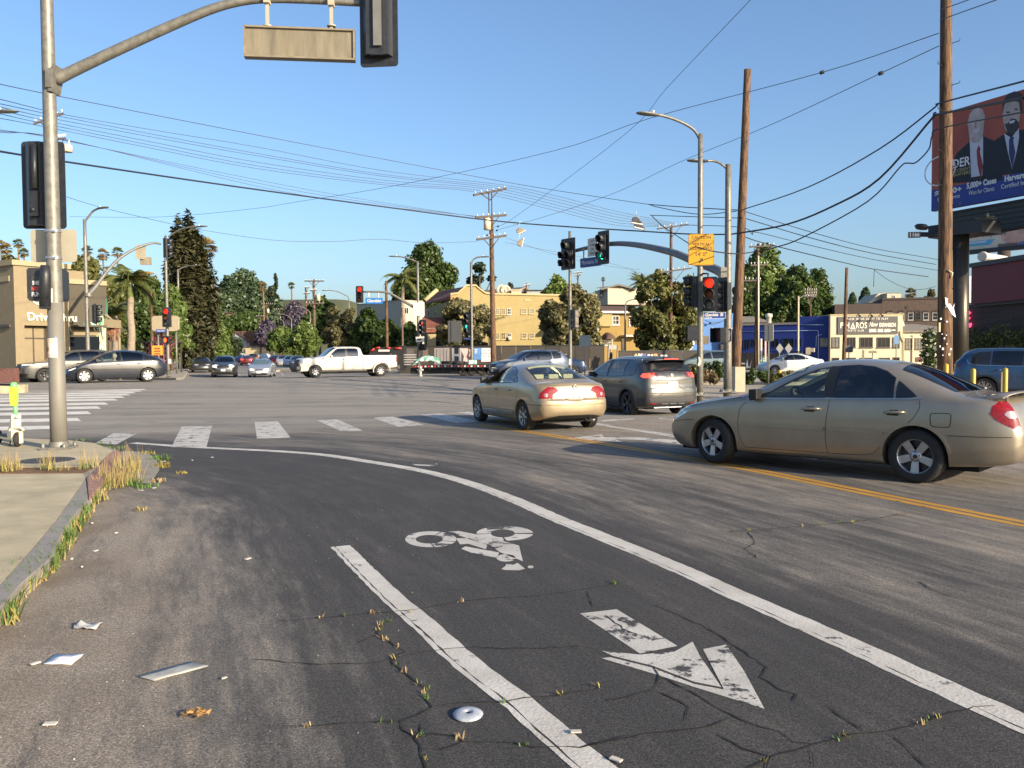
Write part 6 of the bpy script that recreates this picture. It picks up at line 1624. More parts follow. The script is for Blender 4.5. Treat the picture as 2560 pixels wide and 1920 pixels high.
sh=thing('bus_shelter',at(400,890,70),'dark flat roofed bus shelter on the left corner','shelter')
b=MB();c=at(400,860,70);b.box((c.x,c.y,2.7),(3.4,1.6,.14));b.build('roof',M_dframe,sh,True)
for dx in(-1.5,1.5):b=MB();b.box((c.x+dx,c.y+.6,1.35),(.1,.1,2.7));b.build('post',M_dframe,sh,True)
hg=MB();F_=Face(285,62,400,66);hg.prism([(0,-.3),(F_.len,-.3),(F_.len,1.35),(0,1.35)],.2,F_.at_(0));tag(hg.build('garden_wall',pm('grey_green_wall',(.12,.13,.1),.9,0,.1)),'low grey green wall under the queen palm','wall')
def gable_house(name,label,u0,u1,vtop,veave,vbase,Y,wallm,roofm,depth=9,wins=(),front_gable=True,yaw=0.,base=None,eave=.4):
 F_=Face(u0,Y,u1,Y+yaw);rt=thing(name,F_.o,label,'house');um=(u0+u1)/2
 ze,zr_,z0=F_.p(um,veave)[1],F_.p(um,vtop)[1],F_.p(um,vbase)[1]if base is None else base;w=F_.len
 b=MB()
 P=[(0,z0),(w,z0),(w,ze),(w/2,zr_),(0,ze)]if front_gable else[(0,z0),(w,z0),(w,ze),(0,ze)]
 b.prism(P,depth,F_.at_(-depth));b.build('wall',wallm,rt,True)
 b=MB();t=.22
 if front_gable:
  sl=(zr_-ze)/(w/2)
  b.prism([(-eave,ze-eave*sl),(w/2,zr_),(w/2,zr_+t),(-eave,ze-eave*sl+t)],depth+eave*2,F_.at_(-depth-eave));b.prism([(w+eave,ze-eave*sl),(w+eave,ze-eave*sl+t),(w/2,zr_+t),(w/2,zr_)],depth+eave*2,F_.at_(-depth-eave))
 else:
  Mx=F_.M
  e0,e1=[(-eave,ze,eave),(w+eave,ze,eave)];r0,r1=(.8,zr_,-depth*.5),(w-.8,zr_,-depth*.5);k0,k1=(-eave,ze,-depth-eave),(w+eave,ze,-depth-eave)
  V=[Mx@Vector(q)for q in(e0,e1,r1,r0,k0,k1)];b.add(V,[(0,1,2,3),(4,3,2,5),(0,3,4),(1,5,2),(0,4,5,1)])
 b.build('roof',roofm,rt,True)
 for(a,b0,c,d)in wins:window(rt,F_,F_.rect(a,b0,c,d),cols=2,rows=1,fw_=.09,sill=False)
 return rt,F_
M_roofb=pm('brown_shingle_roof',(.095,.05,.035),.9,0,.2,3,.3,12)
M_roofg=pm('grey_shingle_roof',(.17,.15,.125),.9,0,.2,3,.3,12)
M_cream=pm('cream_wall',(.36,.3,.19),.85,0,.06)
M_greyw=pm('blue_grey_wall',(.22,.25,.28),.85,0,.06)
M_brownw=pm('brown_wall',(.15,.09,.055),.85,0,.1)
rt,F_=gable_house('house','grey gabled house with brown roof at the end of the street',570,618,832,852,880,205,M_greyw,M_roofb,14,[(584,836,588,843),(596,858,606,868)],True,0,-1)
b=MB();z=F_.p(600,848)[1];b.prism([(F_.len-1,z-1.5),(F_.len+7,z-1.5),(F_.len+7,z+.2),(F_.len+3,z+2.),(F_.len-4,z+2.)],10,F_.at_(-12));b.build('roof_wing',M_roofb,rt,True)
gable_house('house','cream hill house with two small gables above the grey gabled house',555,612,808,818,834,238,M_cream,M_roofg,12,[(566,822,572,830),(584,822,592,831),(600,822,606,830)],False,4)
gable_house('house','brown flat hill house with lit windows above the cream house',531,575,779,783,804,250,M_brownw,M_roofb,10,[(537,786,550,795),(562,786,566,793)],False,0)
gable_house('house','dark red hillside house right of the brown hill house',578,617,782,786,806,256,pm('red_brown_wall',(.14,.06,.04),.85,0,.1),M_roofb,9,[(584,788,590,798),(600,788,606,798)],False,0)
gable_house('shop_house','cream low building at the end of the street right of the grey house',600,650,866,868,896,200,M_cream,M_roofg,6,[(606,872,614,884)],False,0,-1)
gable_house('shed','small pale grey box hut beside the left kerb down the street',538,553,861,863,884,150,pm('pale_hut',(.4,.4,.4),.8,0,.1),M_roofg,3,[],False,0,0)
wh,F_=gable_house('apartment_building','white flat roofed apartment block behind the king palm',1004,1062,748,750,872,104,pm('off_white_wall',(.4,.37,.3),.85,0,.05),M_roofg,12,[(1012,770,1020,784),(1034,766,1042,782),(1046,800,1054,812)],False,2,0,.15)
gable_house('apartment_building','grey shaded block left of the white flat roofed apartments',955,1003,768,770,872,110,pm('shade_grey_wall',(.25,.27,.3),.85,0,.08),M_roofg,10,[(962,786,968,800),(980,782,986,796)],False,0,0,.15)
M_yel=pm('yellow_stucco',(.315,.245,.105),.9,0,.06,1.2,.2,40)
M_yel_trim=pm('pale_yellow_trim',(.4,.33,.17),.8,0,.05)
M_tile=pm('red_clay_tile',(.19,.065,.04),.85,0,.25,5,.4,14)
f=Face(1124,85,1492,88);yb=thing('apartment_building',f.o,'two storey yellow stucco apartment building with stepped gable','apartment building')
X=lambda u,v:f.p(u,v)
gp_pts=[(1126,736),(1144,734),(1164,716),(1168,714),(1190,714),(1196,720),(1212,732),(1226,735),(1370,738),(1492,739)]
P=[f.p(*q)for q in gp_pts];x_end=P[-1][0]
b=MB();b.prism([(P[0][0],-.5)]+P+[(x_end,-.5)],9,f.at_(-9));b.build('wall',M_yel,yb,True)
b=MB();rim=[(x,z+.12)for x,z in P];low=[(x,z-.06)for x,z in P]
b.prism(rim+low[::-1],.35,f.at_(-.3+.08));b.build('coping',M_yel_trim,yb,True)
fs=Face(1061,98,1124,85);zs=fs.p(1092,762)[1]
wall_box(yb,fs,0,fs.len-.02,-.5,zs,6,M_yel,'wall')
b=MB();e0=at(1061,757,97.6);e1=at(1126,742,84.8);r1=at(1163,716,88.5);r0=at(1092,730,99)
b.add([e0,e1,r1,r0,e0-Vector((0,0,.25)),e1-Vector((0,0,.25)),r1-Vector((0,0,.25)),r0-Vector((0,0,.25))],[(0,1,2,3),(0,4,5,1),(4,7,6,5),(0,3,7,4),(1,5,6,2)])
b.build('roof',M_tile,yb,True)
b=MB();b.tube([e0+Vector((0,0,.2)),r0+Vector((0,0,.2))],.3,6);b.build('roof_verge',M_yel_trim,yb,True)
for(a,v0,c,v1)in((1064,776,1068,794),(1070,776,1075,794),(1086,780,1092,792),(1112,770,1117,777)):window(yb,fs,fs.rect(a,v0,c,v1),rows=1,sill=False)
b=MB();x0_,x1_,z0_,z1_=fs.rect(1064,799,1076,808);b.prism([(x0_,z0_),(x1_,z0_),(x1_,z1_),(x0_,z1_)],.9,fs.at_(0.));b.build('balcony',pm('white_balcony',(.5,.5,.48),.6,0,.05),yb,True)
x0_,x1_,z0_,z1_=f.rect(1068,820,1124,872);b=MB();b.prism([(x0_,-.5),(x1_,-.5),(x1_,z1_),(x0_,z1_)],3,f.at_(-3));b.build('porch',pm('pale_yellow_stucco',(.34,.28,.15),.9,0,.08,2),yb,True)
b=MB();b.add([f.M@Vector(q)for q in((x0_-.5,z1_-.25,.4),(x1_+.4,z1_-.1,.4),(x1_+.2,z1_+1.2,-3),(x0_-.2,z1_+1.2,-3),(x0_-.5,z1_-.5,.4),(x1_+.4,z1_-.35,.4))],[(0,1,2,3),(4,5,1,0),(4,0,3)]);b.build('porch_roof',M_tile,yb,True)
for(uu,va,vb_,ww)in((1099,833,872,9),(1201,842,872,6)):
 xc,za=f.p(uu,va);r_=f.p(uu+ww,va)[0]-xc;pts=[(xc-r_,0)]+[(xc+r_*math.cos(a),za-r_+r_*math.sin(a))for a in np.linspace(math.pi,0,13)]+[(xc+r_,0)]
 plate_on(yb,f,pts,M_pane,'arched_door',.03,.005)
for(a,v0,c,v1,fm,pnm,cl,rw_)in[(1239,772,1246.5,785,M_yel_trim,M_pane_l,2,3),(1254.5,772,1261.5,785,M_yel_trim,M_pane_l,2,3),(1269.5,772,1276,785,M_wframe,M_pane,2,2),(1304.5,773,1314.5,783,M_yel_trim,M_pane_l,1,2),(1324,773,1334,783,M_yel_trim,M_pane_l,1,2),(1240,833,1247,847,M_yel_trim,M_pane_l,2,3),(1255,833,1262,847,M_yel_trim,M_pane,2,3),(1270,834,1276.5,841,M_wframe,M_pane,2,1),(1305,834,1315,844.5,M_yel_trim,M_pane_l,1,2),(1324.5,834,1334.5,844.5,M_yel_trim,M_pane_l,1,2),(1387,834,1394,853,M_dframe,M_pane,1,2),(1402,834,1410,853,M_dframe,M_pane,1,2),(1140,800,1146,812,M_wframe,M_pane,2,2),(1185,766,1197,778,M_wframe,M_pane,2,2)]:
 window(yb,f,f.rect(a,v0,c,v1),fm,pnm,cl,rw_,.07)
x0_,x1_,z0_,z1_=f.rect(1269.5,842.5,1278,849);b=MB();b.prism([(x0_,z0_),(x1_,z0_),(x1_,z1_),(x0_,z1_)],.4,f.at_(0));b.build('air_conditioner',M_wframe,yb,True)
x0_,x1_,z0_,z1_=f.rect(1311,747.5,1326,752.5);b=MB()
for k in range(4):z=z0_+(z1_-z0_)*k/4;b.prism([(x0_,z),(x1_,z),(x1_,z+.05),(x0_,z+.05)],.04,f.at_(0))
b.build('vent_grille',M_yel_trim,yb,True)['kind']='stuff'
b=MB();xx,_=f.p(1364,800);b.tube([f.M@Vector((xx,0,.05)),f.M@Vector((xx,f.p(1364,760)[1],.05))],.05,6);b.build('downpipe',M_dframe,yb,True)
for(u_,v_)in((1253,724),(1264,725)):
 ds=MB();c=at(u_,v_,92);ds.lathe([(0,.12),(.3,.1),(.55,0),(.56,.02),(.3,.13),(0,.15)],18,0,Matrix.Translation(c)@Matrix.Rotation(R(-70),4,'X'));ds.tube([c,Vector((c.x,c.y+.6,c.z-1.))],.04,6)
 tag(ds.build('satellite_dish',pm('pale_dish',(.5,.47,.4),.6,0,.1)),'pale satellite dish on the yellow roof, '+('left one' if u_==1253 else 'right one')+' of the pair','satellite dish','rooftop dishes')
b=MB();c=at(1291,732,92);b.box((c.x,c.y,c.z-.3),(1.1,1,1.));b.box((c.x,c.y,c.z+.25),(1.3,1.2,.12));tag(b.build('rooftop_unit',pm('pale_rooftop_metal',(.5,.4,.28),.7,0,.1)),'squat pale rooftop unit on the yellow building','rooftop unit')
gable_house('house','dark blue gabled house peeping over the yellow roof',1293,1326,721,729,745,122,pm('navy_wall',(.03,.045,.1),.8,0,.1),M_roofg,10,[],True,2)
gable_house('house','pale grey flat house right of the dark blue gable',1318,1356,722,725,745,119,pm('pale_grey_wall',(.34,.36,.36),.8,0,.05),M_white,10,[],False,0)
f=Face(1470,83,1620,85);aw=thing('house',f.o,'ochre house with brown dome awning and dark roof between two street trees','house')
zt=f.p(1540,777)[1];wall_box(aw,f,0,f.len,-.5,zt,8,pm('ochre_stucco',(.25,.165,.05),.9,0,.08,1.5))  # upstairs, this ochre stands for the yellow wall in shade
x_,x2_,z_,z2_=f.rect(1484,778,1527,816);plate_on(aw,f,[(x_,z_),(x2_,z_),(x2_,z2_),(x_,z2_)],M_yel,'sunlit_upper_wall',.3,0)  # brighter yellow plate paints the sunlit stretch of the upper wall
b=MB();b.add([f.M@Vector(q)for q in((-.3,zt,.5),(f.len+.3,zt,.5),(f.len+.3,f.p(1540,759)[1],-4.5),(-.3,f.p(1540,759)[1],-4.5),(-.3,zt-.25,.5),(f.len+.3,zt-.25,.5))],[(0,1,2,3),(4,5,1,0)]);b.build('roof',M_roofb,aw,True)
plate_on(aw,f,[(-.3,zt-.26),(f.len+.3,zt-.26),(f.len+.3,zt-.05),(-.3,zt-.05)],M_wframe,'fascia',.06,.505)
xc,za=f.p(1518,831);r_=f.p(1530.5,831)[0]-xc;zb_=f.p(1518,848)[1]
b=MB();n_=12
rows=[]
for k in range(7):
 t=k/6*math.pi/2;rows.append([f.M@Vector((xc+r_*math.cos(a)*1.,zb_+(za-zb_)*math.sin(a)*math.cos(t)**.5 if False else zb_+(za-zb_)*math.sin(a)*math.cos(t),.02+1.*math.sin(t)))for a in np.linspace(0,math.pi,n_+1)])
vs_=[p for r in rows for p in r];k=n_+1
b.add(vs_,[(i*k+j,i*k+j+1,(i+1)*k+j+1,(i+1)*k+j)for i in range(6)for j in range(n_)],0,True);b.build('awning',pm('brown_awning',(.085,.05,.035),.85,0,.15),aw,True)
window(aw,f,f.rect(1504,850,1529,862),M_wframe,M_pane,5,2,.06)
for r in((1532,791,1546,810),(1574,792,1588,812)):window(aw,f,f.rect(*r),M_wframe,M_pane,2,2,.08)
x_,x2_,z_,z2_=f.rect(1550,838,1592,842);plate_on(aw,f,[(x_,z_),(x2_,z_),(x2_,z2_),(x_,z2_)],M_wframe,'porch_beam',1.2,0)
x_,x2_,z_,z2_=f.rect(1553,846,1562,880);plate_on(aw,f,[(x_,0),(x2_,0),(x2_,z2_),(x_,z2_)],M_pane,'door',.05,0)
rt,F_=gable_house('house','white house with low gable on the hill above the ochre house',1514,1577,715,723,762,112,pm('warm_white_wall',(.42,.37,.28),.85,0,.04),M_roofg,12,[(1529.5,728.5,1541.5,738.5),(1561,728.5,1567,735)],True,0,None,.6)
wall_box(rt,Face(1487,116,1514,112),0,5,F_.p(1514,762)[1],F_.p(1514,722)[1],6,pm('warm_white_wall',(.42,.37,.28),.85,0,.04))
window(rt,Face(1487,115.9,1514,111.9),Face(1487,115.9,1514,111.9).rect(1501,729,1507,741),M_dframe,M_pane,1,1,.06)
b=MB();c=at(1487,720,117);b.add([c,at(1517,722,111),at(1546,714,118),at(1505,717,122)],[(0,1,2,3)]);b.build('roof_wing',M_roofg,rt,True)
wall_box(rt,Face(1577,113,1612,114),0,Face(1577,113,1612,114).len,F_.p(1590,762)[1],F_.p(1590,735)[1],5,pm('warm_white_wall',(.42,.37,.28),.85,0,.04))
M_lblue=pm('light_blue_stucco',(.07,.16,.38),.85,0,.05,2)
M_dblue=pm('strong_blue_paint',(.004,.022,.16),.75,0,.08,2)
f=Face(1715,92,1856,94);lb=thing('bar_building',f.o,'light blue building with white wall lettering behind the signal poles','building')
zt=f.p(1785,783)[1];wall_box(lb,f,-2,f.len,-.5,zt,6,M_lblue)
xx,zz=f.p(1815,826);wd_=f.p(1847,826)[0]-f.p(1777,826)[0]
text_mesh('BLACK ROOM',.74,f.M@Matrix.Translation((f.p(1778,826)[0],zz,.02)),M_signwhite,'lettering',lb,'LEFT',.02,sx=.68,bold=.02)
window(lb,f,f.rect(1738,841,1770,859),M_dframe,M_pane,1,1,.06,False)
x_,x2_,z_,z2_=f.rect(1796,859,1812,880);plate_on(lb,f,[(x_,z_-1),(x2_,z_-1),(x2_,z2_),(x_,z2_)],M_dframe,'door_frame',.06,0);x_,x2_,z_,z2_=f.rect(1801,861,1810,874);plate_on(lb,f,[(x_,z_),(x2_,z_),(x2_,z2_),(x_,z2_)],pm('door_curtain',(.6,.5,.36),.8,0,.1),'door_panel',.03,.061)
b=MB();pts=[f.M@Vector((*f.p(*q),.06))for q in((1716,858),(1726,850),(1733,858),(1729,868),(1722,874),(1716,878),(1700,880))];b.tube(catmull(pts,4),.12,8);b.build('wall_ornament',pm('white_ornament',(.65,.62,.55),.7,0,.08),lb,True)
b=MB();pts=[f.M@Vector((*f.p(*q),.5))for q in((1757,801),(1770,806),(1790,806),(1808,801))];b.tube(pts,.03,6);c=f.M@Vector((*f.p(1770,808),.5));b.lathe([(0,.14),(.1,.1),(.16,-.1),(0,-.12)],10,0,Matrix.Translation(c));b.build('wall_lamp',M_black,lb,True)
f=Face(1856,90.5,2075,86);db=thing('workshop_building',f.o,'long strong blue building beside the white athletic club','building')
zt=f.p(1900,813)[1];zt2=f.p(2050,790)[1];xs_=f.p(1998,800)[0]
wall_box(db,f,0,xs_-.01,-.5,zt,9,M_dblue);wall_box(db,f,xs_,f.len,-.5,zt2,9,M_dblue)
wall_box(db,f,-.1,xs_-.02,zt,zt+.22,9.2,pm('grey_parapet',(.2,.18,.16),.85,0,.1),'parapet',.1)
for r in((1860,850,1872,872),(1876,849,1888,866),(1904,849,1916,866),(1927,848,1946,868),(1957,847.5,1984,868),(1996,847,2003,866),(2050,845,2070,867)):window(db,f,f.rect(*r),pm('dark_blue_frame',(.006,.02,.09),.5,0,0),M_pane if r[0]!=2050 else M_pane_l,2,1,.06,False)
b=MB()
def pipe(q):b.tube([f.M@Vector((*f.p(*z),.06))for z in q],.035,6)
pipe([(1856,829),(1930,828),(2044,826),(2046,828),(2046,905)]);pipe([(2040,870),(2041,840),(2055,836)]);pipe([(2000,812),(2060,812)])
b.build('conduit',pm('pale_blue_conduit',(.3,.38,.6),.6,0,0),db,True)
b=MB();x_,x2_,z_,z2_=f.rect(2022,870,2038,880);b.prism([(x_,z_),(x2_,z_),(x2_,z2_),(x_,z2_)],.6,f.at_(0));b.build('air_conditioner',M_wframe,db,True)
b=MB();c=at(1922,801,93);b.lathe([(.28,-.8),(.28,.3),(.4,.35),(.38,.7),(0,.8)],12,0,Matrix.Translation(c));b.box(c+Vector((0,0,-.9)),(1,.8,.2));tag(b.build('roof_vent',pm('pale_vent_metal',(.55,.5,.42),.5,.1,.1)),'pale round vent stack on the blue roof','roof vent')
gable_house('house','low grey roofed house behind the blue building',1856,1925,787,806,830,112,M_cream,M_roofg,10,[],False,0,0)
M_clubw=pm('cream_white_stucco',(.5,.44,.31),.85,0,.05,1.5,.2,30)
f=Face(2075,85.5,2256,85);cl=thing('club_building',f.o,'cream two storey athletic club with grey wall sign','building')
zt=f.p(2165,788)[1];wall_box(cl,f,.02,f.len,-1,zt,9,M_clubw)
wall_box(cl,f,-.05,f.len+.05,zt,zt+.12,9.1,M_yel_trim,'coping',.06)
x0_,x1_,z0_,z1_=f.rect(2094,791.5,2243.5,835);sgn=plate_on(cl,f,[(x0_,z0_),(x1_,z0_),(x1_,z1_),(x0_,z1_)],pm('grey_sign_face',(.085,.08,.075),.7,0,.06),'wall_sign',.12,0)
M_sl=pm('sign_letter_cream',(.75,.7,.58),.6,0,0)
def ltr(t,u,v,size,u1,**k):
 x,z=f.p(u,v);want=f.p(u1,v)[0]-x
 o=text_mesh(t,size,Matrix.Identity(4),M_sl,'lettering',None,'LEFT',.012,**k);xs_=[q.co.x for q in o.data.vertices]
 o.data.transform(WH[cl.name]@f.M@Matrix.Translation((x,z,.135))@Matrix.Diagonal((want/(max(xs_)-min(xs_)),1,1,1))@Matrix.Translation((-min(xs_),0,0)));o.parent=sgn;return o
ltr('NOW 20,000 SQ  FT TO PLAY',2117,798,.3,2219,spacing=1.35,bold=.006)
ltr('P',2100,814.5,.86,2108,bold=.01);ltr('H',2112,814.5,.86,2122,bold=.01);ltr('ROS',2139,814.5,.86,2166,spacing=1.1,bold=.01)
xt,zt_=f.p(2131,814.5);A_=[(xt-.26,zt_-.32),(xt+.26,zt_-.32),(xt,zt_+.34)];I_=[(xt-.12,zt_-.2),(xt+.12,zt_-.2),(xt,zt_+.1)]
b=MB()
for i in range(3):j=(i+1)%3;b.prism([A_[i],A_[j],I_[j],I_[i]],.012,f.at_(.13))
o=b.build('lettering',M_sl,cl,True);o.parent=sgn
ltr('ATHLETIC CLUB',2109,827,.26,2158,spacing=1.3,bold=.004)
ltr('Now',2172,811.5,.66,2194,shear=.35,bold=.012);ltr('EXPANSION',2197,813,.55,2238,bold=.02)
for(u_,ws)in((2172,(17.5,17.5)),(2193,(14,14)),(2210,(15,15))):
 for k,w_ in enumerate(ws):
  x,z=f.p(u_,823.5+k*4.6);b=MB();x2=f.p(u_+w_,823)[0];b.prism([(x,z-(.035 if k==0 else .09)),(x2,z-(.035 if k==0 else .09)),(x2,z+(.035 if k==0 else .09)),(x,z+(.035 if k==0 else .09))],.012,f.at_(.121));o=b.build('print_line',M_sl,cl,True);o.parent=sgn
b=MB();x,z=f.p(2226,825.5);x2=f.p(2237,825)[0];b.prism([(x,z-.03),(x2,z-.06),(x2,z+.06),(x,z+.03)],.012,f.at_(.121));o=b.build('print_line',M_sl,cl,True);o.parent=sgn
for u_ in(2140,2170,2196):
 b=MB();p0=f.M@Vector((*f.p(u_,791),.1));b.tube([p0,p0+Vector((0,-.5,.25)),p0+Vector((0,-.8,.05))],.04,6);b.lathe([(0,.1),(.1,.06),(.16,-.08)],10,0,Matrix.Translation(p0+Vector((0,-.8,.02))));b.build('sign_lamp',M_black,cl,True)
for r in((2081,845,2097,867),(2116,845,2137,867),(2151,845,2180,867),(2194,845,2223,867),(2233,845,2247,867),(2082,896,2096,915),(2112,896,2138,915),(2151,896,2180,915),(2199,896,2223,915),(2234,895,2247,915)):
 window(cl,f,f.rect(*r),M_dframe,M_pane_l if r[0]in(2081,2233)else M_pane,3 if r[2]-r[0]>18 else 2,1,.07,True)
b=MB();pp=[f.M@Vector((*f.p(*q),.08))for q in((2250,828),(2250,840),(2259,856),(2259,910))];b.tube(pp,.05,6);b.build('downpipe',M_yel_trim,cl,True)
f=Face(2257,86,2420,86);lw=thing('club_annex',f.o,'cream low annex with hip roof and mullioned windows beside the club','building')
zt=f.p(2300,827)[1];wall_box(lw,f,0,f.len,-1,zt,8,M_clubw);zr=f.p(2300,807)[1]
b=MB();b.add([f.M@Vector(q)for q in((-.3,zt,.3),(f.len+.3,zt,.3),(f.len-3.5,zr,-4),(-.3,zr,-4),(-.3,zt-.15,.3),(f.len+.3,zt-.15,.3))],[(0,1,2,3),(4,5,1,0)]);b.build('roof',M_roofg,lw,True)
wall_box(lw,f,0,f.len,zt-.75,zt-.6,.1,M_clubw,'cornice',.1)
for r in((2264.5,847,2277,871.5),(2288.5,847,2330,871.5)):window(lw,f,f.rect(*r),M_dframe,M_pane_l,2 if r[0]<2280 else 6,3,.07)
x_,x2_,z_,z2_=f.rect(2279.5,838,2283,900);plate_on(lw,f,[(x_,-1),(x2_,-1),(x2_,z2_),(x_,z2_)],M_clubw,'pilaster',.15,0)
x_,x2_,z_,z2_=f.rect(2288,893,2306,905);plate_on(lw,f,[(x_,z_),(x2_,z_),(x2_,z2_),(x_,z2_)],pm('maroon_door',(.08,.015,.02),.6,0,0),'garage_door',.04,0)
b=MB();c=f.M@Vector((*f.p(2281,806),-3));b.lathe([(.55,-.3),(.5,.1),(.3,.4),(0,.5)],14,0,Matrix.Translation(c));b.build('roof_vent',M_wframe,lw,True)
def brick_mat(name,c1,c2,mortar,s):
 m=bpy.data.materials.new(name);m.use_nodes=True;t=m.node_tree;N=t.nodes;L=t.links;b=N['Principled BSDF']
 tc=N.new('ShaderNodeTexCoord');mp=N.new('ShaderNodeMapping');mp.inputs['Rotation'].default_value=(R(90),0,0);L.new(tc.outputs['Object'],mp.inputs[0])
 br=N.new('ShaderNodeTexBrick');br.inputs['Scale'].default_value=s;br.inputs['Color1'].default_value=c1+(1,);br.inputs['Color2'].default_value=c2+(1,);br.inputs['Mortar'].default_value=mortar+(1,);br.inputs['Mortar Size'].default_value=.015
 L.new(mp.outputs[0],br.inputs['Vector']);L.new(br.outputs['Color'],b.inputs['Base Color']);b.inputs['Roughness'].default_value=.9
 bp=N.new('ShaderNodeBump');bp.inputs['Strength'].default_value=.4;L.new(br.outputs['Fac'],bp.inputs['Height']);bp.invert=True;L.new(bp.outputs[0],b.inputs['Normal'])
 return m
M_brk=brick_mat('old_brick',(.115,.078,.058),(.085,.058,.045),(.06,.05,.045),2.2)
M_brk2=brick_mat('dark_brick',(.075,.052,.045),(.05,.038,.035),(.04,.035,.034),2.2)
f=Face(2086,116,2440,111);bk=thing('brick_building',f.o,'long old brown brick building with arched windows behind the club','building')
zt=f.p(2200,755)[1];x2_=f.p(2205,770)[0];wall_box(bk,f,0,x2_-.02,-1,zt-.2,10,pm('brown_render',(.085,.062,.055),.9,0,.12,1));wall_box(bk,f,x2_,f.len,-1,zt+.25,10,M_brk)
wall_box(bk,f,x2_,f.len,zt+.25,zt+.5,10.1,pm('dark_coping',(.06,.045,.04),.8,0,.1),'coping',.1)
for u_ in(2225,2254,2277,2295,2315,2338):
 x0_,x1_,z0_,z1_=f.rect(u_-6,783,u_+5,799);window(bk,f,(x0_,x1_,z0_,z1_),M_dframe if u_ in(2295,)else M_wframe,M_pane,1,2,.07,True)
 xc=(x0_+x1_)/2;r_=(x1_-x0_)/2+.15;b=MB();o_=[(xc+r_*math.cos(a),z1_+.05+.42*math.sin(a))for a in np.linspace(0,math.pi,9)];i_=[(xc+(r_-.2)*math.cos(a),z1_+.05+.2*math.sin(a))for a in np.linspace(0,math.pi,9)]
 b.prism(o_+i_[::-1],.06,f.at_(0));b.build('window_arch',M_brk2,bk,True)
x0_,x1_,z0_,z1_=f.rect(2264,765,2271,772);plate_on(bk,f,[(x0_,z0_),(x1_,z0_),(x1_,z1_),(x0_,z1_)],M_dframe,'wall_vent',.05,0)
gable_house('house','grey hip roofed house between the dark trees and the brick building',2055,2100,752,777,800,125,M_brownw,M_roofg,10,[(2068,781,2076,788)],False,0,0,.8)
gable_house('house','white hill house with dark window above the brick building',2216,2251,730,733,770,150,pm('warm_white_wall',(.42,.37,.28),.85,0,.04),M_roofg,8,[(2230,739,2237,752)],False,0,None,.1)
b=MB();F_=Face(2172,152,2216,152);b.prism([F_.p(2172,757),F_.p(2216,757),F_.p(2216,732),F_.p(2196,734)],6,F_.at_(-6));tag(b.build('house',pm('warm_white_wall',(.42,.37,.28),.85,0,.04)),'white sloping wing left of the white hill house','house')
f=Face(2421,44,2700,36.5);rs=thing('brick_shop',f.o,'dark brick shop with maroon parapet panel at the right edge','shop building')
zt=f.p(2480,757)[1];b=MB();b.prism([(0,-.5),(f.len,-.5),(f.len,zt),(0,zt)],9,f.at_(-9));b.build('wall',M_brk2,rs,True)
o=Face(2437,43.4,2700,36.3);x0_,x1_=0,o.len;z0_,z1_=o.p(2500,755)[1],o.p(2500,660)[1]
b=MB();b.prism([(x0_,z0_),(x1_,z0_),(x1_,z1_),(x0_,z1_)],.35,o.at_(-.1));b.build('parapet_panel',pm('maroon_panel',(.13,.012,.022),.6,0,.08,2),rs,True)
b=MB();b.prism([(x0_-.05,z1_),(x1_,z1_),(x1_,z1_+.22),(x0_-.05,z1_+.22)],.55,o.at_(-.2));b.build('panel_cap',M_black,rs,True)
b=MB();b.prism([(x0_,z0_-.14),(x1_,z0_-.14),(x1_,z0_),(x0_,z0_)],.2,o.at_(-.1));b.build('panel_base',M_black,rs,True)
b=MB();w_=Face(2421,47,2470,47);x0_,x1_,z0_,z1_=w_.rect(2421,690,2440,757);b.prism([(x0_,z0_),(x1_+1,z0_),(x1_+1,z1_),(x0_,z1_)],3,w_.at_(-3));b.build('rooftop_room',pm('pale_render',(.5,.5,.5),.85,0,.06),rs,True)
b=MB();p0,p1_=at(2456,641,42.5),at(2512,649,44.5);b.tube([p0,p1_],.2,16);b.lathe([(.2,0),(.25,.02),(.25,.12),(.2,.14)],16,0,Matrix.Translation(p0)@(p1_-p0).to_track_quat('Z','Y').to_matrix().to_4x4());b.box(p0.lerp(p1_,.5)-Vector((0,0,.3)),(1.3,.5,.2));b.build('roof_duct',pm('pale_duct_metal',(.55,.52,.46),.5,.2,.1),rs,True)
M_neon=pm('pink_neon',(.9,.05,.15),.4,0,0,emit=(1.,.05,.16),estr=2.2)
def neon(pts,lab):
 P=[f.M@Vector((*f.p(*q),.08))for q in pts];b=MB();b.tube(catmull(P,4),.032,6);return tag(b.build('neon_letter',M_neon),lab,'neon sign','pink neon letters')
neon([(2427,778),(2425.5,786),(2422.5,796),(2424,799),(2428,794)],'pink neon letter t on the dark brick, upper one')['group']='pink neon letters'
b=MB();b.tube([f.M@Vector((*f.p(*q),.08))for q in((2421,783),(2430,782))],.03,6);nb=b.build('crossbar',M_neon,None);nb.parent=bpy.data.objects['neon_letter']
neon([(2423,807),(2421.5,813),(2423,817),(2426,815),(2428,808),(2426.5,814),(2428,817),(2431,813),(2431,808)],'pink neon squiggle letter on the dark brick, lower one')
rng=np.random.default_rng(5)
lob=[((*(Face(2421,43.2,2700,35.8).M@Vector((x,z,.1)))[:],),(.55,.4,.5))for x in np.arange(.2,7.5,.5)for z in(.5,1.1,1.7,2.15+.25*math.sin(x*3))]
p,d,t=lobes_leaves(lob,9000,rng,.5);hd=leaf_mesh('ivy_hedge',p,d,.085,t,LM['olive'],None,rng);tag(hd,'dense green creeper hedge along the foot of the dark brick shop','hedge')
lob=[(tuple(at(2330+rng.uniform(-13,14),v,31+rng.uniform(-.4,.4))),(.28,.28,.26))for v in list(np.linspace(838,935,22))]
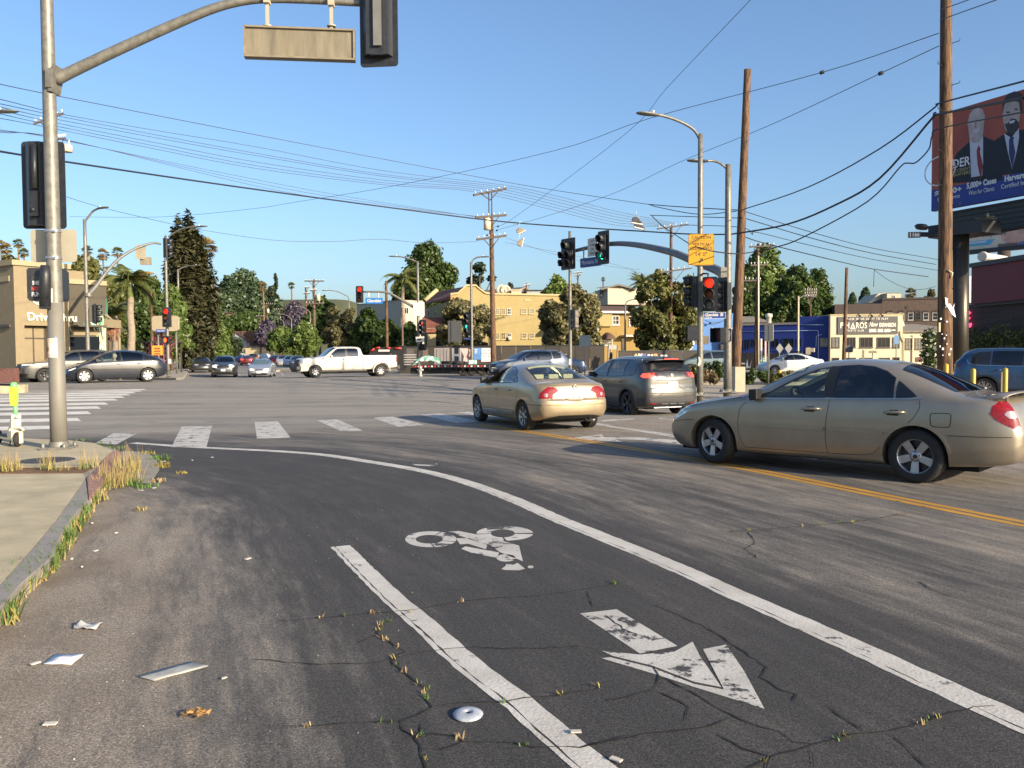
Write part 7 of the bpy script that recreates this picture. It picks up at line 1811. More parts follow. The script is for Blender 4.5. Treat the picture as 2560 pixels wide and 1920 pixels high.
p,d,t=lobes_leaves(lob,3200,rng,.4);bs=leaf_mesh('flowering_bush',p,d,.075,t,LM['deep'],None,rng);tag(bs,'dark bush with pale blossoms left of the right wooden pole','bush')
k=rng.random(len(p))<.05;fl=leaf_mesh('blossom',p[k]+np.array([-.05,-.12,0]),d[k],.09,t[k],leaf_mat('pale_blossom',(.6,.52,.42),(.8,.74,.66)),bs,rng);fl['kind']='stuff'
# STREET FURNITURE
def sub(o,parent):o.parent=parent;return o
def lit_frame(c,facing):
 z=Vector((facing[0],facing[1],0)).normalized();x=Vector((0,0,1)).cross(z)
 return frame(c,x)
def signal_head(root,c,facing,lenses,backplate=True,rows=None,sc=1.,plate=(.66,1.4),vis_sides=True):
 """housing, backplate, visors and lenses; lens order from the top"""
 M_=lit_frame(c,facing)@Matrix.Diagonal((sc,sc,sc,1));n=len(lenses)
 pos=rows or[(0,.355*((n-1)/2-i))for i in range(n)]
 b=MB();w=max(p[0]for p in pos)-min(p[0]for p in pos)+.36;h=max(p[1]for p in pos)-min(p[1]for p in pos)+.36
 for(x,y)in pos:
  P=[(x-.17,y-.17),(x+.17,y-.17),(x+.17,y+.17),(x-.17,y+.17)]
  b.prism(P,.16,M_@Matrix.Translation((0,0,-.1)))
  b.prism([(x-.12,y-.178),(x+.12,y-.178),(x+.12,y+.178),(x-.12,y+.178)],.07,M_@Matrix.Translation((0,0,-.17)))
 hd=b.build('signal_head',M_black,root,True)
 if backplate:
  b=MB();W_,H_=plate;r=.06;ps=[]
  for(sx,sy,a0)in((1,-1,-90),(1,1,0),(-1,1,90),(-1,-1,180)):
   for k in range(5):a=R(a0+k*22.5);ps.append((sx*(W_/2-r)+r*math.cos(a),sy*(H_/2-r)+r*math.sin(a)))
  b.prism(ps,.012,M_@Matrix.Translation((0,0,-.02)));sub(b.build('backplate',M_black,root,True),hd)
  b=MB()
  for x in(-W_*.34,W_*.34):
   for y in(-.5,-.22,.05,.3,.52):b.lathe([(.008,0),(0,.004)],6,0,M_@Matrix.Translation((x,y*H_*.85,-.0215))@Matrix.Rotation(R(180),4,'X'))
  o=sub(b.build('rivets',M_galv,root,True),hd);o['kind']='stuff'
 for(x,y),mat in zip(pos,lenses):
  b=MB();b.lathe([(.15,.055),(.13,.075),(.08,.09),(0,.095)],20,0,M_@Matrix.Translation((x,y,0)));sub(b.build('lens',mat,root,True),hd)
  b=MB();V,Fc=[],[];k=18
  for i in range(k+1):
   a=R(-50+280*i/k);ln=.3-.1*(1-math.sin(max(0,math.sin(a))*1.57))*.6
   for rr,z in((.162,.06),(.158,.06+ln)):V.append(M_@Vector((x+rr*math.cos(a),y+rr*math.sin(a),z)))
  b.add(V,[(2*i,2*i+1,2*i+3,2*i+2)for i in range(k)],0,True);o=sub(b.build('visor',M_black,root,True),hd)
  md=o.modifiers.new('thickness','SOLIDIFY');md.thickness=.008
 return hd
def ped_head(root,c,facing,mat=None,sc=1.):
 M_=lit_frame(c,facing)@Matrix.Diagonal((sc,sc,sc,1));b=MB()
 b.prism([(-.21,-.21),(.21,-.21),(.21,.21),(-.21,.21)],.18,M_@Matrix.Translation((0,0,-.1)))
 b.prism([(-.22,.21),(.22,.21),(.22,.235),(-.22,.235)],.36,M_@Matrix.Translation((0,0,-.1)));b.prism([(-.22,-.235),(.22,-.235),(.22,-.21),(-.22,-.21)],.36,M_@Matrix.Translation((0,0,-.1)))
 for sx in(-1,1):b.prism([(sx*.21,-.21),(sx*.235,-.21),(sx*.235,.21),(sx*.21,.21)],.36,M_@Matrix.Translation((0,0,-.1)))
 hd=b.build('pedestrian_signal',M_black,root,True)
 b=MB()
 if mat:
  b.prism([(-.075,-.13),(.06,-.13),(.075,0.),(-.075,.02)],.01,M_@Matrix.Translation((0,0,.085)))
  for i,(x,hh)in enumerate(((-.06,.1),(-.02,.14),(.02,.13),(.06,.09))):b.prism([(x-.015,0.),(x+.015,0.),(x+.015,hh),(x-.015,hh)],.01,M_@Matrix.Translation((0,0,.085)))
  b.prism([(.07,-.07),(.12,0.),(.105,.02),(.06,-.03)],.01,M_@Matrix.Translation((0,0,.085)));nm,mm='hand_symbol',mat
 else:
  b.prism([(-.19,-.19),(.19,-.19),(.19,.19),(-.19,.19)],.01,M_@Matrix.Translation((0,0,.082)));nm,mm='lens',M_glass_solid
 sub(b.build(nm,mm,root,True),hd)
 return hd
def sign_plate(root,c,facing,w,h,mat,name='sign_plate',t=.02,r=.04,back=None):
 M_=lit_frame(c,facing);b=MB();ps=[]
 for(sx,sy,a0)in((1,-1,-90),(1,1,0),(-1,1,90),(-1,-1,180)):
  for k in range(4):a=R(a0+k*30);ps.append((sx*(w/2-r)+r*math.cos(a),sy*(h/2-r)+r*math.sin(a)))
 b.prism(ps,t,M_@Matrix.Translation((0,0,-t)),0,1 if back else None)
 return b.build(name,[mat,back]if back else mat,root,True),M_
def cobra(root,P,r=.05,head_dir=None,name='lamp_arm'):
 b=MB();b.tube(catmull(P,5),r,8);b.build(name,M_galv,root,True)
 d=head_dir or(Vector(P[-1])-Vector(P[-2]));d=Vector((d.x,d.y,d.z*.2)).normalized();e=Vector(P[-1]);x=d;y=Vector((0,0,1)).cross(x).normalized();z=x.cross(y)
 M_=Matrix((x,y,z)).transposed().to_4x4();M_.translation=e
 b=MB();V,Fc=[],[];prof=[(-.1,.06,.03),(0,.09,.05),(.2,.16,.055),(.45,.17,.05),(.62,.12,.035),(.68,.03,.01)]
 k=10
 for(s_,w,h)in prof:
  for i in range(k):a=2*math.pi*i/k;V.append(M_@Vector((s_,w*math.cos(a),h*math.sin(a)+0.)))
 for i in range(len(prof)-1):
  for j in range(k):Fc.append((i*k+j,i*k+(j+1)%k,(i+1)*k+(j+1)%k,(i+1)*k+j))
 Fc.append(tuple(range(k)));b.add(V,Fc,0,True);b.lathe([(.04,.05),(.04,.12),(0,.125)],8,1,M_@Matrix.Translation((.1,0,0)))
 b.build('lamp_head',[M_galv_paint,M_insul],root,True)
def pole_tube(root,u,vb,vt,Y,r0,r1=None,mat=None,name='pole',base_plate=True,lean=0.,zb=None,u2=None,n=14):
 a=at(u,vb,Y);t_=at(u2 if u2 is not None else u,vt,Y);z0=gz(a.x,Y)if zb is None else zb
 if u2 is None:t_.x=a.x
 b=MB();k=6;P=[Vector((a.x+(t_.x-a.x)*i/k,Y,z0-.1+(t_.z-z0+.1)*i/k))for i in range(k+1)];r1=r1 or r0
 b.tube(P,[r0+(r1-r0)*i/k for i in range(k+1)],n);b.build(name,mat or M_galv,root,True)
 if base_plate:
  b=MB();c=Vector((a.x,Y,z0+.14));b.box(c-Vector((0,0,0.)),(r0*3.2,r0*3.2,.04));b.lathe([(r0*1.35,0.),(r0*1.15,.06),(r0*1.02,.08)],16,0,Matrix.Translation(c))
  for sx in(-1,1):
   for sy in(-1,1):b.lathe([(.025,.02),(.025,.07),(0,.075)],8,0,Matrix.Translation(c+Vector((sx*r0*1.3,sy*r0*1.3,0))))
  b.build('base_plate',mat or M_galv,root,True)
 return P[0],P[-1]
Y0=13.75;bp_=gnd(150,1122,KH)
tp_=thing('signal_pole',(bp_.x,Y0,KH),'big galvanised signal pole on the left corner with long curved mast arm','traffic signal')
b=MB();zt=9.6;k=10
b.tube([Vector((bp_.x,Y0,KH+(zt-KH)*i/k))for i in range(k+1)],[.128-.043*i/k for i in range(k+1)],20);b.build('pole',M_galv,tp_,True)
b=MB();pz_=at(150,860,Y0).z
b.tube([Vector((bp_.x,Y0,KH+.05)),Vector((bp_.x,Y0,1.)),Vector((bp_.x,Y0,at(140,758,Y0).z))],[.1305,.127,.118],20);b.build('painted_band',pm('grey_green_band_paint',(.17,.16,.135),.6,.05,.08,4),tp_,True)
b=MB();c=Vector((bp_.x,Y0,KH));b.box(c+Vector((0,0,.02)),(.44,.44,.05),R(8));b.lathe([(.16,.04),(.15,.1),(.135,.13)],18,0,Matrix.Translation(c))
for sx in(-1,1):
 for sy in(-1,1):b.lathe([(.028,.04),(.028,.1),(0,.11)],8,0,Matrix.Translation(c+Vector((sx*.17,sy*.17,0))))
b.build('base_plate',M_galv,tp_,True)
arm_px=[(136,201,Y0),(190,174,Y0+.05),(300,122,Y0+.1),(420,68,Y0+.18),(520,26,Y0+.25),(590,6,Y0+.3),(660,-2,Y0+.36),(760,0,Y0+.44),(880,7,Y0+.5),(912,9.5,Y0+.52)]
AP=[at(*q)for q in arm_px];b=MB();C_=catmull(AP,4);nn=len(C_)
b.tube(C_,[.098-.05*i/nn for i in range(nn)],14);b.build('mast_arm',M_galv,tp_,True)
b=MB();b.box(at(141,201,Y0),(.07,.26,.42),0,rot=Matrix.Rotation(R(12),3,'Y'));b.box(at(133,201,Y0),(.1,.3,.3));b.build('arm_flange',M_galv,tp_,True)
e_=at(950,70,Y0+.52)
signal_head(tp_,e_-Vector((0,.1,0)),(.1,1,0),[M_red_off,M_amber_off,M_green_off],plate=(.64,1.36))
b=MB();q=AP[-1];b.tube([q,Vector((e_.x,e_.y-.1,q.z))],.04,10,0)
b.box((e_.x+0.,e_.y-.3,e_.z+.1),(.13,.06,1.));b.build('head_bracket',M_galv_paint,tp_,True)
b=MB();b.prism([(e_.x-.19,e_.y-.27),(e_.x+.17,e_.y-.27),(e_.x+.24,e_.y-.12),(e_.x-.26,e_.y-.12)],1.16,Matrix.Translation((0,0,e_.z-.52)));b.build('head_back',M_black,tp_,True)
c=at(751,112,Y0+.35);w_=1.74;b=MB();Mx=Matrix.Translation(c)@Matrix.Rotation(R(7),4,'Z')
b.box((0,0,0),(w_,.14,.45));b.v=[tuple(Mx@Vector(q))for q in b.v];b.build('sign_box',M_signback,tp_,True)
b=MB()
for(x,z,sx,sz)in((0,.238,w_+.05,.03),(0,-.238,w_+.05,.03),(-w_/2-.01,0,.03,.47),(w_/2+.01,0,.03,.47)):b.box((x,-.03,z),(sx,.16,sz))
b.v=[tuple(Mx@Vector(q))for q in b.v];b.build('sign_box_frame',pm('weathered_frame',(.2,.17,.12),.6,.2,.2),tp_,True)
for uu in(669,829):
 b=MB();p1_=at(uu,70,Y0+.3+.1*(uu>700));p0=Vector((p1_.x,p1_.y,at(uu,2,Y0+.35).z));b.box((p1_+p0)/2,(.05,.05,(p0-p1_).length));b.box(p0,(.09,.14,.14));b.lathe([(.075,0),(.075,.02),(.03,.03)],12,0,Matrix.Translation(p1_+Vector((0,0,.02))));b.box(p1_,(.05,.06,.1));b.build('hanger',pm('cream_hanger_paint',(.4,.36,.27),.5,.1,.05),tp_,True)
c=at(111,464,Y0+.38);signal_head(tp_,c,(-.06,1,0),[M_red_off,M_amber_off,M_green_off],plate=(.7,1.44))
b=MB();b.prism([(c.x-.14,c.y-.22),(c.x+.04,c.y-.22),(c.x+.2,c.y-.08),(c.x-.26,c.y-.08)],1.36,Matrix.Translation((0,0,c.z-.68)));b.tube([c+Vector((-.02,-.24,.62)),c+Vector((-.02,-.26,-.1))],.045,8);b.box(c+Vector((-.03,-.26,-.35)),(.12,.1,.4));b.lathe([(.035,0),(.035,.03),(0,.03)],10,0,Matrix.Translation(c+Vector((-.03,-.31,-.45)))@Matrix.Rotation(R(90),4,'X'));b.build('head_back',M_black,tp_,True)
o,Mx=sign_plate(tp_,at(134,614.5,Y0+.2),(0,-1,0),.76,.535,pm('pale_sign_back',(.36,.33,.255),.55,.1,.06),'sign_plate',.01,.05)
b=MB();
for vv in(578,645):b.lathe([(.125,-.02),(.125,.02)],18,0,Matrix.Translation(Vector((bp_.x,Y0,at(130,vv,Y0).z))));b.box(at(134,vv,Y0-.11),(.05,.03,.04))
b.build('clamp',M_rim,tp_,True)
c=at(117,712,Y0+.1);ph=ped_head(tp_,c,(-.25,1,0),None,1.12)
b=MB();b.tube([at(113,664,Y0-.16),at(113,690,Y0-.17),at(113,765,Y0-.17)],[.07,.085,.085],10);b.box(at(113,760,Y0-.17),(.13,.13,.16));b.tube([at(113,700,Y0-.1),at(140,700,Y0)],.04,8);b.build('head_bracket',M_black,tp_,True)
o,Mx=sign_plate(tp_,at(90,716,Y0-.06),(0,-1,0),.15,.34,pm('sticker_dark',(.05,.05,.05),.5,0,.1),'sticker',.006,.01)
for i,(t,col,dz,sz)in enumerate((('SHE',(.7,.7,.66),.055,.085),('NOT',(.7,.08,.08),-.04,.085),('FUN',(.68,.66,.62),-.13,.095))):
 tt=text_mesh(t,sz,Mx@Matrix.Translation((0,dz,.003)),pm('sticker_ink'+'abc'[i],col,.5,0,.1),'lettering',tp_,'CENTER',.001,sx=.8,bold=.003);sub(tt,o)
zp=at(142,870,Y0).z
b=MB();V=[];k=10;ha=at(142,846,Y0).z;hb=at(142,893.5,Y0).z
for i in range(k+1):
 a=R(-90-70+105*i/k)
 for z in(hb,ha):V.append(Vector((bp_.x+.128*math.cos(a),Y0+.128*math.sin(a),z)))
b.add(V,[(2*i,2*i+2,2*i+3,2*i+1)for i in range(k)],0,True)
po=b.build('poster',pm('peach_poster',(.78,.62,.5),.7,0,.12,7),tp_,True)
for(a0,a1,z0_,z1_,col)in((-158,-120,hb+.1,hb+.17,(.16,.05,.03)),(-150,-138,hb+.12,hb+.27,(.6,.25,.15)),(-70,-57,hb+.09,hb+.33,(.2,.35,.6)),(-135,-80,hb+.24,hb+.3,(.72,.5,.36)),(-154,-90,hb+.02,hb+.06,(.6,.45,.35))):
 b=MB();V=[]
 for i in range(5):
  a=R(a0+(a1-a0)*i/4)
  for z in(z0_+.012*math.sin(i*2),z1_-.02*math.cos(i*2.2)):V.append(Vector((bp_.x+.1295*math.cos(a),Y0+.1295*math.sin(a),z)))
 b.add(V,[(2*i,2*i+2,2*i+3,2*i+1)for i in range(4)],0,True);sub(b.build('poster_print',pm('poster_ink_%d'%abs(a0),col,.7,0,.15,20),tp_,True),po)
b=MB();V=[]
for i in range(4):
 a=R(-92+12*i/3+4)
 for z in(at(142,757,Y0).z,at(142,722,Y0).z):V.append(Vector((bp_.x+.1205*math.cos(a),Y0+.1205*math.sin(a),z)))
b.add(V,[(2*i,2*i+2,2*i+3,2*i+1)for i in range(3)],0,True);b.build('sticker',M_signwhite,tp_,True)
sc_=gnd(44,1117,KH);sr=thing('kick_scooter',sc_,'green and white rental kick scooter parked on the left corner','scooter',rz=0)
Ls=lambda x,y,z:Vector((x,y,z))
hd=Vector((-.7,.62,0)).normalized();sd2=Vector((-hd.y,hd.x,0))
M_sw=pm('cream_scooter_paint',(.72,.64,.45),.45,0,.06);M_sg=pm('scooter_green',(.16,.55,.18),.45,0,.08);M_sy=pm('scooter_lime',(.42,.8,.04),.45,0,.05)
fx=Vector((.25,-1,0)).normalized();fs_=Vector((-fx.y,fx.x,0))
def whl(name,c,axis,r,w):
 b=MB();M_=axis.to_track_quat('Z','Y').to_matrix().to_4x4();M_.translation=c
 b.lathe([(r*.6,-w/2),(r*.9,-w/2),(r,-w*.3),(r,w*.3),(r*.9,w/2),(r*.6,w/2)],28,0,M_);b.lathe([(r*.6,-w*.35),(0,-w*.35)],16,1,M_);b.lathe([(0,w*.35),(r*.6,w*.35)],16,1,M_);return b.build(name,[M_tyre,M_rim_dark],sr)
whl('front_wheel',Vector((0,0,.125)),fs_,.125,.065);whl('rear_wheel',hd*.93+Vector((0,0,.12)),sd2,.12,.06)
b=MB()
for s_ in(-1,1):b.box(fs_*s_*.058+Vector((0,0,.16)),(.045,.07,.2),math.atan2(fs_.y,fs_.x))
b.build('fork',M_sw,sr)
b=MB();V=[]
for i in range(9):
 a=math.pi*i/8;
 for q in(-.06,.06):V.append(fs_*(.095*math.cos(a))+fx*q+Vector((0,0,.27+.055*math.sin(a))))
b.add(V,[(2*i,2*i+1,2*i+3,2*i+2)for i in range(8)],0,True);o=b.build('mudguard',M_sw,sr);o.modifiers.new('t','SOLIDIFY').thickness=.02
tilt=hd*.1
b=MB();b.tube([Vector((0,0,.3)),tilt*.35+Vector((0,0,.52))],.045,12);b.lathe([(.03,0),(.034,.02),(0,.05)],12,0,Matrix.Translation(Vector((.05,-.06,.5))));b.build('head_tube',M_sw,sr)
b=MB();b.tube([tilt*.35+Vector((0,0,.52)),tilt*.6+Vector((0,0,.74))],.034,12);b.build('stem',M_sg,sr)
b=MB();M_=Matrix.Translation(tilt*.8+Vector((0,0,.86)))@Matrix.Rotation(math.atan2(fs_.y,fs_.x),4,'Z');b.prism([(-.05,-.17),(.05,-.17),(.06,0.),(.06,.15),(-.06,.15),(-.06,0)],.09,M_@Matrix.Rotation(R(90),4,'X')@Matrix.Translation((0,0,-.02)));o=b.build('battery_pack',M_sy,sr);bv=o.modifiers.new('b','BEVEL');bv.width=.015;bv.segments=2
b=MB();q=tilt+Vector((0,0,1.03));b.lathe([(0.,.06),(.045,.05),(.055,0),(.05,-.05)],14,0,Matrix.Translation(q));b.build('control_head',M_sg,sr)
b=MB();b.tube([q+sd2*.02,q+hd*.1+sd2*0.+Vector((0,0,.01)),q+fs_*-.25+hd*.08+Vector((0,0,.02))],.018,8);b.tube([q,q+hd*.12+fs_*.05+Vector((0,0,-.01))],.018,8);b.build('handlebar',M_trim,sr)
b=MB();b.prism([(0,0)]*0 or[(.04,0.),(.85,0.),(.85,.05),(.3,.06),(.12,.34),(.05,.45),(0.,.45)],.15,frame(Vector((0,0,.1))+sd2*.075,hd));o=b.build('frame',M_sw,sr);bv=o.modifiers.new('b','BEVEL');bv.width=.02
b=MB();b.box(hd*.52+Vector((0,0,.165)),(.62,.15,.02),math.atan2(hd.y,hd.x));b.build('deck',M_trim,sr)
b=MB();b.tube([hd*.3+Vector((0,0,.1)),hd*.3-fx*-.1+Vector((0,0,.005))],.01,6);b.build('kickstand',M_trim,sr)
YA=26.5;pA=at(1752,995,YA);la=thing('signal_pole',(pA.x,YA,.13),'slim grey light pole carrying the yellow caution sign','traffic signal')
pole_tube(la,1750,995,335,YA,.105,.075,zb=.13)
topA=at(1750,340,YA);topA.x=pA.x
cobra(la,[topA-Vector((0,0,.2)),at(1735,325,YA),at(1700,304,YA-.1),at(1660,290,YA-.2),at(1640,287,YA-.3)],.045)
cs_,Mx=sign_plate(la,at(1753,624,YA-.14),(-.05,-1,0),.8,.97,pm('amber_sign_sheet',(.5,.26,.008),.4,0,.04),'caution_sign',.012,.05,M_signback)
M_cb=pm('sign_brown_black',(.1,.05,.01),.6,0,0)
for(t,dy,sz,sx_)in(('CAUTION',.37,.145,.92),('VERTICAL',.165,.125,.98),('CLEARANCE',.035,.125,.98),("14' 0\"",-.15,.17,1.)):
 sub(text_mesh(t,sz,Mx@Matrix.Translation((0,dy,.002)),M_cb,'lettering',la,'CENTER',.001,sx=sx_,bold=.003),cs_)
b=MB();b.prism([(-.385,.268),(.385,.268),(.385,.278),(-.385,.278)],.003,Mx@Matrix.Translation((0,0,.001)))
b.prism([(-.08,-.4),(-.045,-.43),(.025,-.35),(.05,-.38),(.055,-.265),(-.055,-.28),(-.02,-.305)],.003,Mx@Matrix.Translation((0,0,.001)))
for(x0_,x1_,y0_,y1_)in((-.385,.385,.465,.472),(-.385,.385,-.472,-.465),(-.392,-.385,-.46,.46),(.385,.392,-.46,.46)):b.prism([(x0_,y0_),(x1_,y0_),(x1_,y1_),(x0_,y1_)],.003,Mx@Matrix.Translation((0,0,.001)))
sub(b.build('sign_border',M_cb,la,True),cs_)
signal_head(la,at(1775,735,YA-.35),(-.38,-.92,0),[M_red_on,M_amber_off,M_green_off],plate=(.5,1.16),sc=.92)
signal_head(la,at(1733,730,YA+.15),(-1,.25,0),[M_red_off,M_amber_off,M_green_off],plate=(.62,1.3),sc=.92)
b=MB();b.tube([at(1752,690,YA),at(1757,684,YA-.2),at(1770,684,YA-.34),at(1771,698,YA-.35)],.03,8);b.tube([at(1752,775,YA),at(1770,776,YA-.25)],.03,8);b.build('head_bracket',M_black,la,True)
ped_head(la,at(1738,833,YA+.05),(-1,.1,0),None,1.)
g_,Mx=sign_plate(la,at(1787,788.5,YA-.1),(-.08,-1,0),.68,.2,M_blue_sign,'street_name_sign',.01,.01)
sub(text_mesh('Glendale  Bl',.135,Mx@Matrix.Translation((-.31,.02,.002)),M_signwhite,'lettering',la,'LEFT',.001,sx=.86,bold=.003),g_);sub(text_mesh('1300 N',.07,Mx@Matrix.Translation((-.31,-.068,.002)),M_signwhite,'lettering',la,'LEFT',.001,bold=.001),g_)
b=MB()
for(x0_,x1_,y0_,y1_)in((-.34,.34,.09,.1),(-.34,.34,-.1,-.09),(-.34,-.33,-.09,.09),(.33,.34,-.09,.09)):b.prism([(x0_,y0_),(x1_,y0_),(x1_,y1_),(x0_,y1_)],.003,Mx@Matrix.Translation((0,0,.001)))
sub(b.build('sign_border',M_signwhite,la,True),g_)
b=MB();c=at(1748,903,YA-.11);b.prism([(-.05,-.12),(0.,-.16),(.04,-.1),(.05,.02),(.02,.12),(-.03,.14),(-.01,0.)],.01,frame(c,(1,0,0)));b.build('torn_sticker',M_signwhite,la,True)
YB=28.5;pB=at(1820,985,YB);lb_=thing('signal_pole',(pB.x,YB,.13),'thick galvanised pole with long grey mast arm over the cross street','traffic signal')
pole_tube(lb_,1819,985,411,YB,.145,.095,zb=.13,n=18)
tB=at(1819,418,YB);tB.x=pB.x
cobra(lb_,[tB-Vector((0,0,.1)),at(1800,408,YB),at(1780,402,YB),at(1762,403,YB-.1)],.04)
M_arm=pm('dull_grey_arm_paint',(.15,.16,.17),.5,.3,.1)
ap=[(1812,688,YB),(1790,674,YB+.8),(1740,655,YB+2.),(1690,634,YB+3.2),(1640,621,YB+4.5),(1590,612,YB+5.8),(1545,609,YB+7.1),(1500,613,YB+8.4),(1450,624,YB+9.6),(1430,629,YB+10.1)]
AB=catmull([at(*q)for q in ap],4);nn=len(AB);b=MB();b.tube(AB,[.17-.1*i/nn for i in range(nn)],14);b.build('mast_arm',M_arm,lb_,True)
b=MB();b.box(at(1806,690,YB-.02),(.2,.4,.55));b.build('arm_flange',M_galv,lb_,True)
fac=(-.8,-.6,0)
c=at(1516,620,YB+7.6);signal_head(lb_,c+Vector((-.15,-.15,0)),fac,[M_red_off,M_amber_off,M_green_on],plate=(.7,1.42))
c=at(1425,635.5,YB+10.);signal_head(lb_,c+Vector((-.1,-.1,0)),fac,[M_red_off,M_red_off,M_amber_off,M_green_off,M_green_off],rows=[(0,.36),(-.2,-.06),(.2,-.06),(-.2,-.42),(.2,-.42)],plate=(.98,1.42))
o,Mx=sign_plate(lb_,at(1481,618,YB+8.6),fac,.62,.8,M_signwhite,'lane_sign',.01,.03)
for k,t in enumerate(('LEFT','TURN','ON','GREEN')):sub(text_mesh(t,.15,Mx@Matrix.Translation((0,.27-.18*k,.003)),M_trim,'lettering',lb_,'CENTER',.001,sx=.9),o)
o,Mx=sign_plate(lb_,at(1474,655,YB+8.7),fac,1.25,.4,M_blue_sign,'street_name_sign',.12,.02)
sub(text_mesh('Montana St',.27,Mx@Matrix.Translation((0,0.,.003)),pm('dim_sign_letter',(.42,.45,.52),.6,0,0),'lettering',lb_,'CENTER',.001,sx=.84,bold=.004),o)
for dx in(-.45,.45):b=MB();q=Mx@Vector((dx,.2,-.06));b.tube([q,q+Vector((0,0,.42))],.03,6);b.build('hanger',M_galv,lb_,True)
signal_head(lb_,at(1803,741,YB-.3),(-.9,-.42,0),[M_red_off,M_amber_off,M_green_off],plate=(.62,1.32),sc=.95)
b=MB();b.box(at(1822,740,YB-.14),(.12,.2,.9));b.tube([at(1822,700,YB),at(1812,700,YB-.2)],.03,8);b.build('head_bracket',M_black,lb_,True)
ped_head(lb_,at(1803,838,YB-.25),(-.85,-.5,0),pm('dim_red_hand',(.16,.01,.01),.5,0,0),1.05)
b=MB();b.tube([at(1822,825,YB-.1),at(1826,822,YB-.25),at(1826,852,YB-.25),at(1820,854,YB-.1)],.03,8);b.build('signal_bracket',M_black,lb_,True)
b=MB();b.box(at(1846,948,30.5),(.36,.5,.9));tag(b.build('utility_cabinet',pm('beige_cabinet',(.42,.34,.24),.6,0,.08)),'narrow beige utility cabinet beside the thick galvanised pole','cabinet')
def street_light(label,u,vb,vt,Y,arm,r=.1,group=None,name='street_light',mat=None,zb=None):
 a=at(u,vb,Y);rt=thing(name,(a.x,Y,gz(a.x,Y)),label,'street light',group)
 p0,p1_=pole_tube(rt,u,vb,vt,Y,r,r*.75,base_plate=Y<60,zb=zb,mat=mat)
 P=[p1_-Vector((0,0,.15))]+[at(uu,vv,Y+dy)for uu,vv,dy in arm]
 cobra(rt,P,max(.045,r*.5));return rt
rt=street_light('galvanised light pole with mast arm beside the coffee shop entrance',220,880,548,47,[(224,538,0),(234,527,0),(246,521,-.1)],.115)
AP=[at(*q)for q in((222,736,47),(240,716,47.2),(268,678,47.6),(300,645,48),(340,621,48.6),(380,608,49.2),(402,610,49.6))];b=MB();C_=catmull(AP,4);b.tube(C_,[.12-.07*i/len(C_)for i in range(len(C_))],10);b.build('mast_arm',M_galv_paint,rt,True)
b=MB();b.lathe([(.2,-.1),(.2,.1)],12,0,Matrix.Translation(at(221,737,47)));b.build('arm_flange',M_galv,rt,True)
signal_head(rt,at(416,620,49.8),(1,.35,0),[M_red_off,M_amber_off,M_green_off],plate=(.66,1.45),sc=1.05)
o,Mx=sign_plate(rt,at(352,630,48.8),(.75,-.66,0),.6,.8,M_signback,'sign_plate',.01,.02)
o,Mx=sign_plate(rt,at(364,652,49),(.3,-.95,0),.62,.46,M_signback,'sign_box',.1,.02)
signal_head(rt,at(239,785,46.8),(1,.2,0),[M_red_off,M_amber_off,M_green_off],plate=(.5,1.2),sc=.95)
Yc=53;a=at(421,941,Yc);rt=thing('signal_pole',(a.x,Yc,.14),'slim signal post on the far left corner with lit red signal and red hand','traffic signal')
pole_tube(rt,421,941,590,Yc,.11,.08,zb=gz(a.x,Yc)+.1);tp=at(421,592,Yc)
cobra(rt,[tp,at(432,584,Yc),at(455,572,Yc-.2),at(478,568,Yc-.4),at(494,566.5,Yc-.5)],.05)
signal_head(rt,at(417,793,Yc-.3),(.12,-1,0),[M_red_on,pm('amber_lens_glow',(.45,.14,.03),.3,0,0),M_green_off],plate=(.56,1.24),sc=1.)
ped_head(rt,at(414,850,Yc-.25),(.12,-1,0),pm('orange_hand_lit',(.6,.1,.02),.4,0,0,emit=(1,.045,.01),estr=2.2),1.)
o,Mx=sign_plate(rt,at(402,827,Yc-.2),(.3,-1,0),.58,.2,M_blue_sign,'street_name_sign',.01,.01);sub(text_mesh('Glendale',.13,Mx@Matrix.Translation((0,0,.002)),M_signwhite,'lettering',rt,'CENTER',.001),o)
o,Mx=sign_plate(rt,at(424,903,Yc-.12),(.1,-1,0),.2,.3,M_signwhite,'push_button_sign',.01,.01)
GL='street lights down the side street'
street_light('street light arm passing in front of the cypress, upper one',450,921,673,86,[(454,670,0),(470,665,0),(488,664,-.3)],.13,GL)
street_light('small street light arm on the left kerb, lower one',456,915,740,96,[(464,733,0),(482,723,0),(496,722,-.3)],.1,GL)
street_light('street light on the right kerb before the wooden pole with transformer',777,890,786,112,[(774,780,0),(764,772,0),(750,767,0),(744,767,0)],.1,GL)
street_light('street light with arm above the purple jacaranda',730,890,800,145,[(726,795,0),(716,788,0),(704,785,0),(698,785,0)],.12,GL)
street_light('street light with arm below the purple jacaranda',711,890,807,160,[(708,803,0),(700,797,0),(688,793,0),(682,793,0)],.12,GL)
street_light('farthest street light down the right kerb',685,890,816,185,[(682,812,0),(676,806,0),(668,803,0)],.12,GL)
street_light('street lamp arm over the street trees beside the lit red mast signal',874,885,746,100,[(870,742,0),(846,730,0),(826,726,0),(818,726,0)],.09)
rt=street_light('street lamp head poking in at the left edge of the frame',-60,900,300,27,[(-50,288,0),(-30,281,0),(-8,279,0)],.1)
Yg=63;a=at(1047,925,Yg);rt=thing('signal_pole',(a.x,Yg,.14),'far light pole whose mast arm carries the lit red signal and blue name sign','traffic signal')
pole_tube(rt,1047,925,653,Yg,.12,.085,zb=.1)
cobra(rt,[at(1047,660,Yg),at(1042,655,Yg),at(1020,646,Yg),at(1002,642,Yg),at(994,641,Yg)],.05)
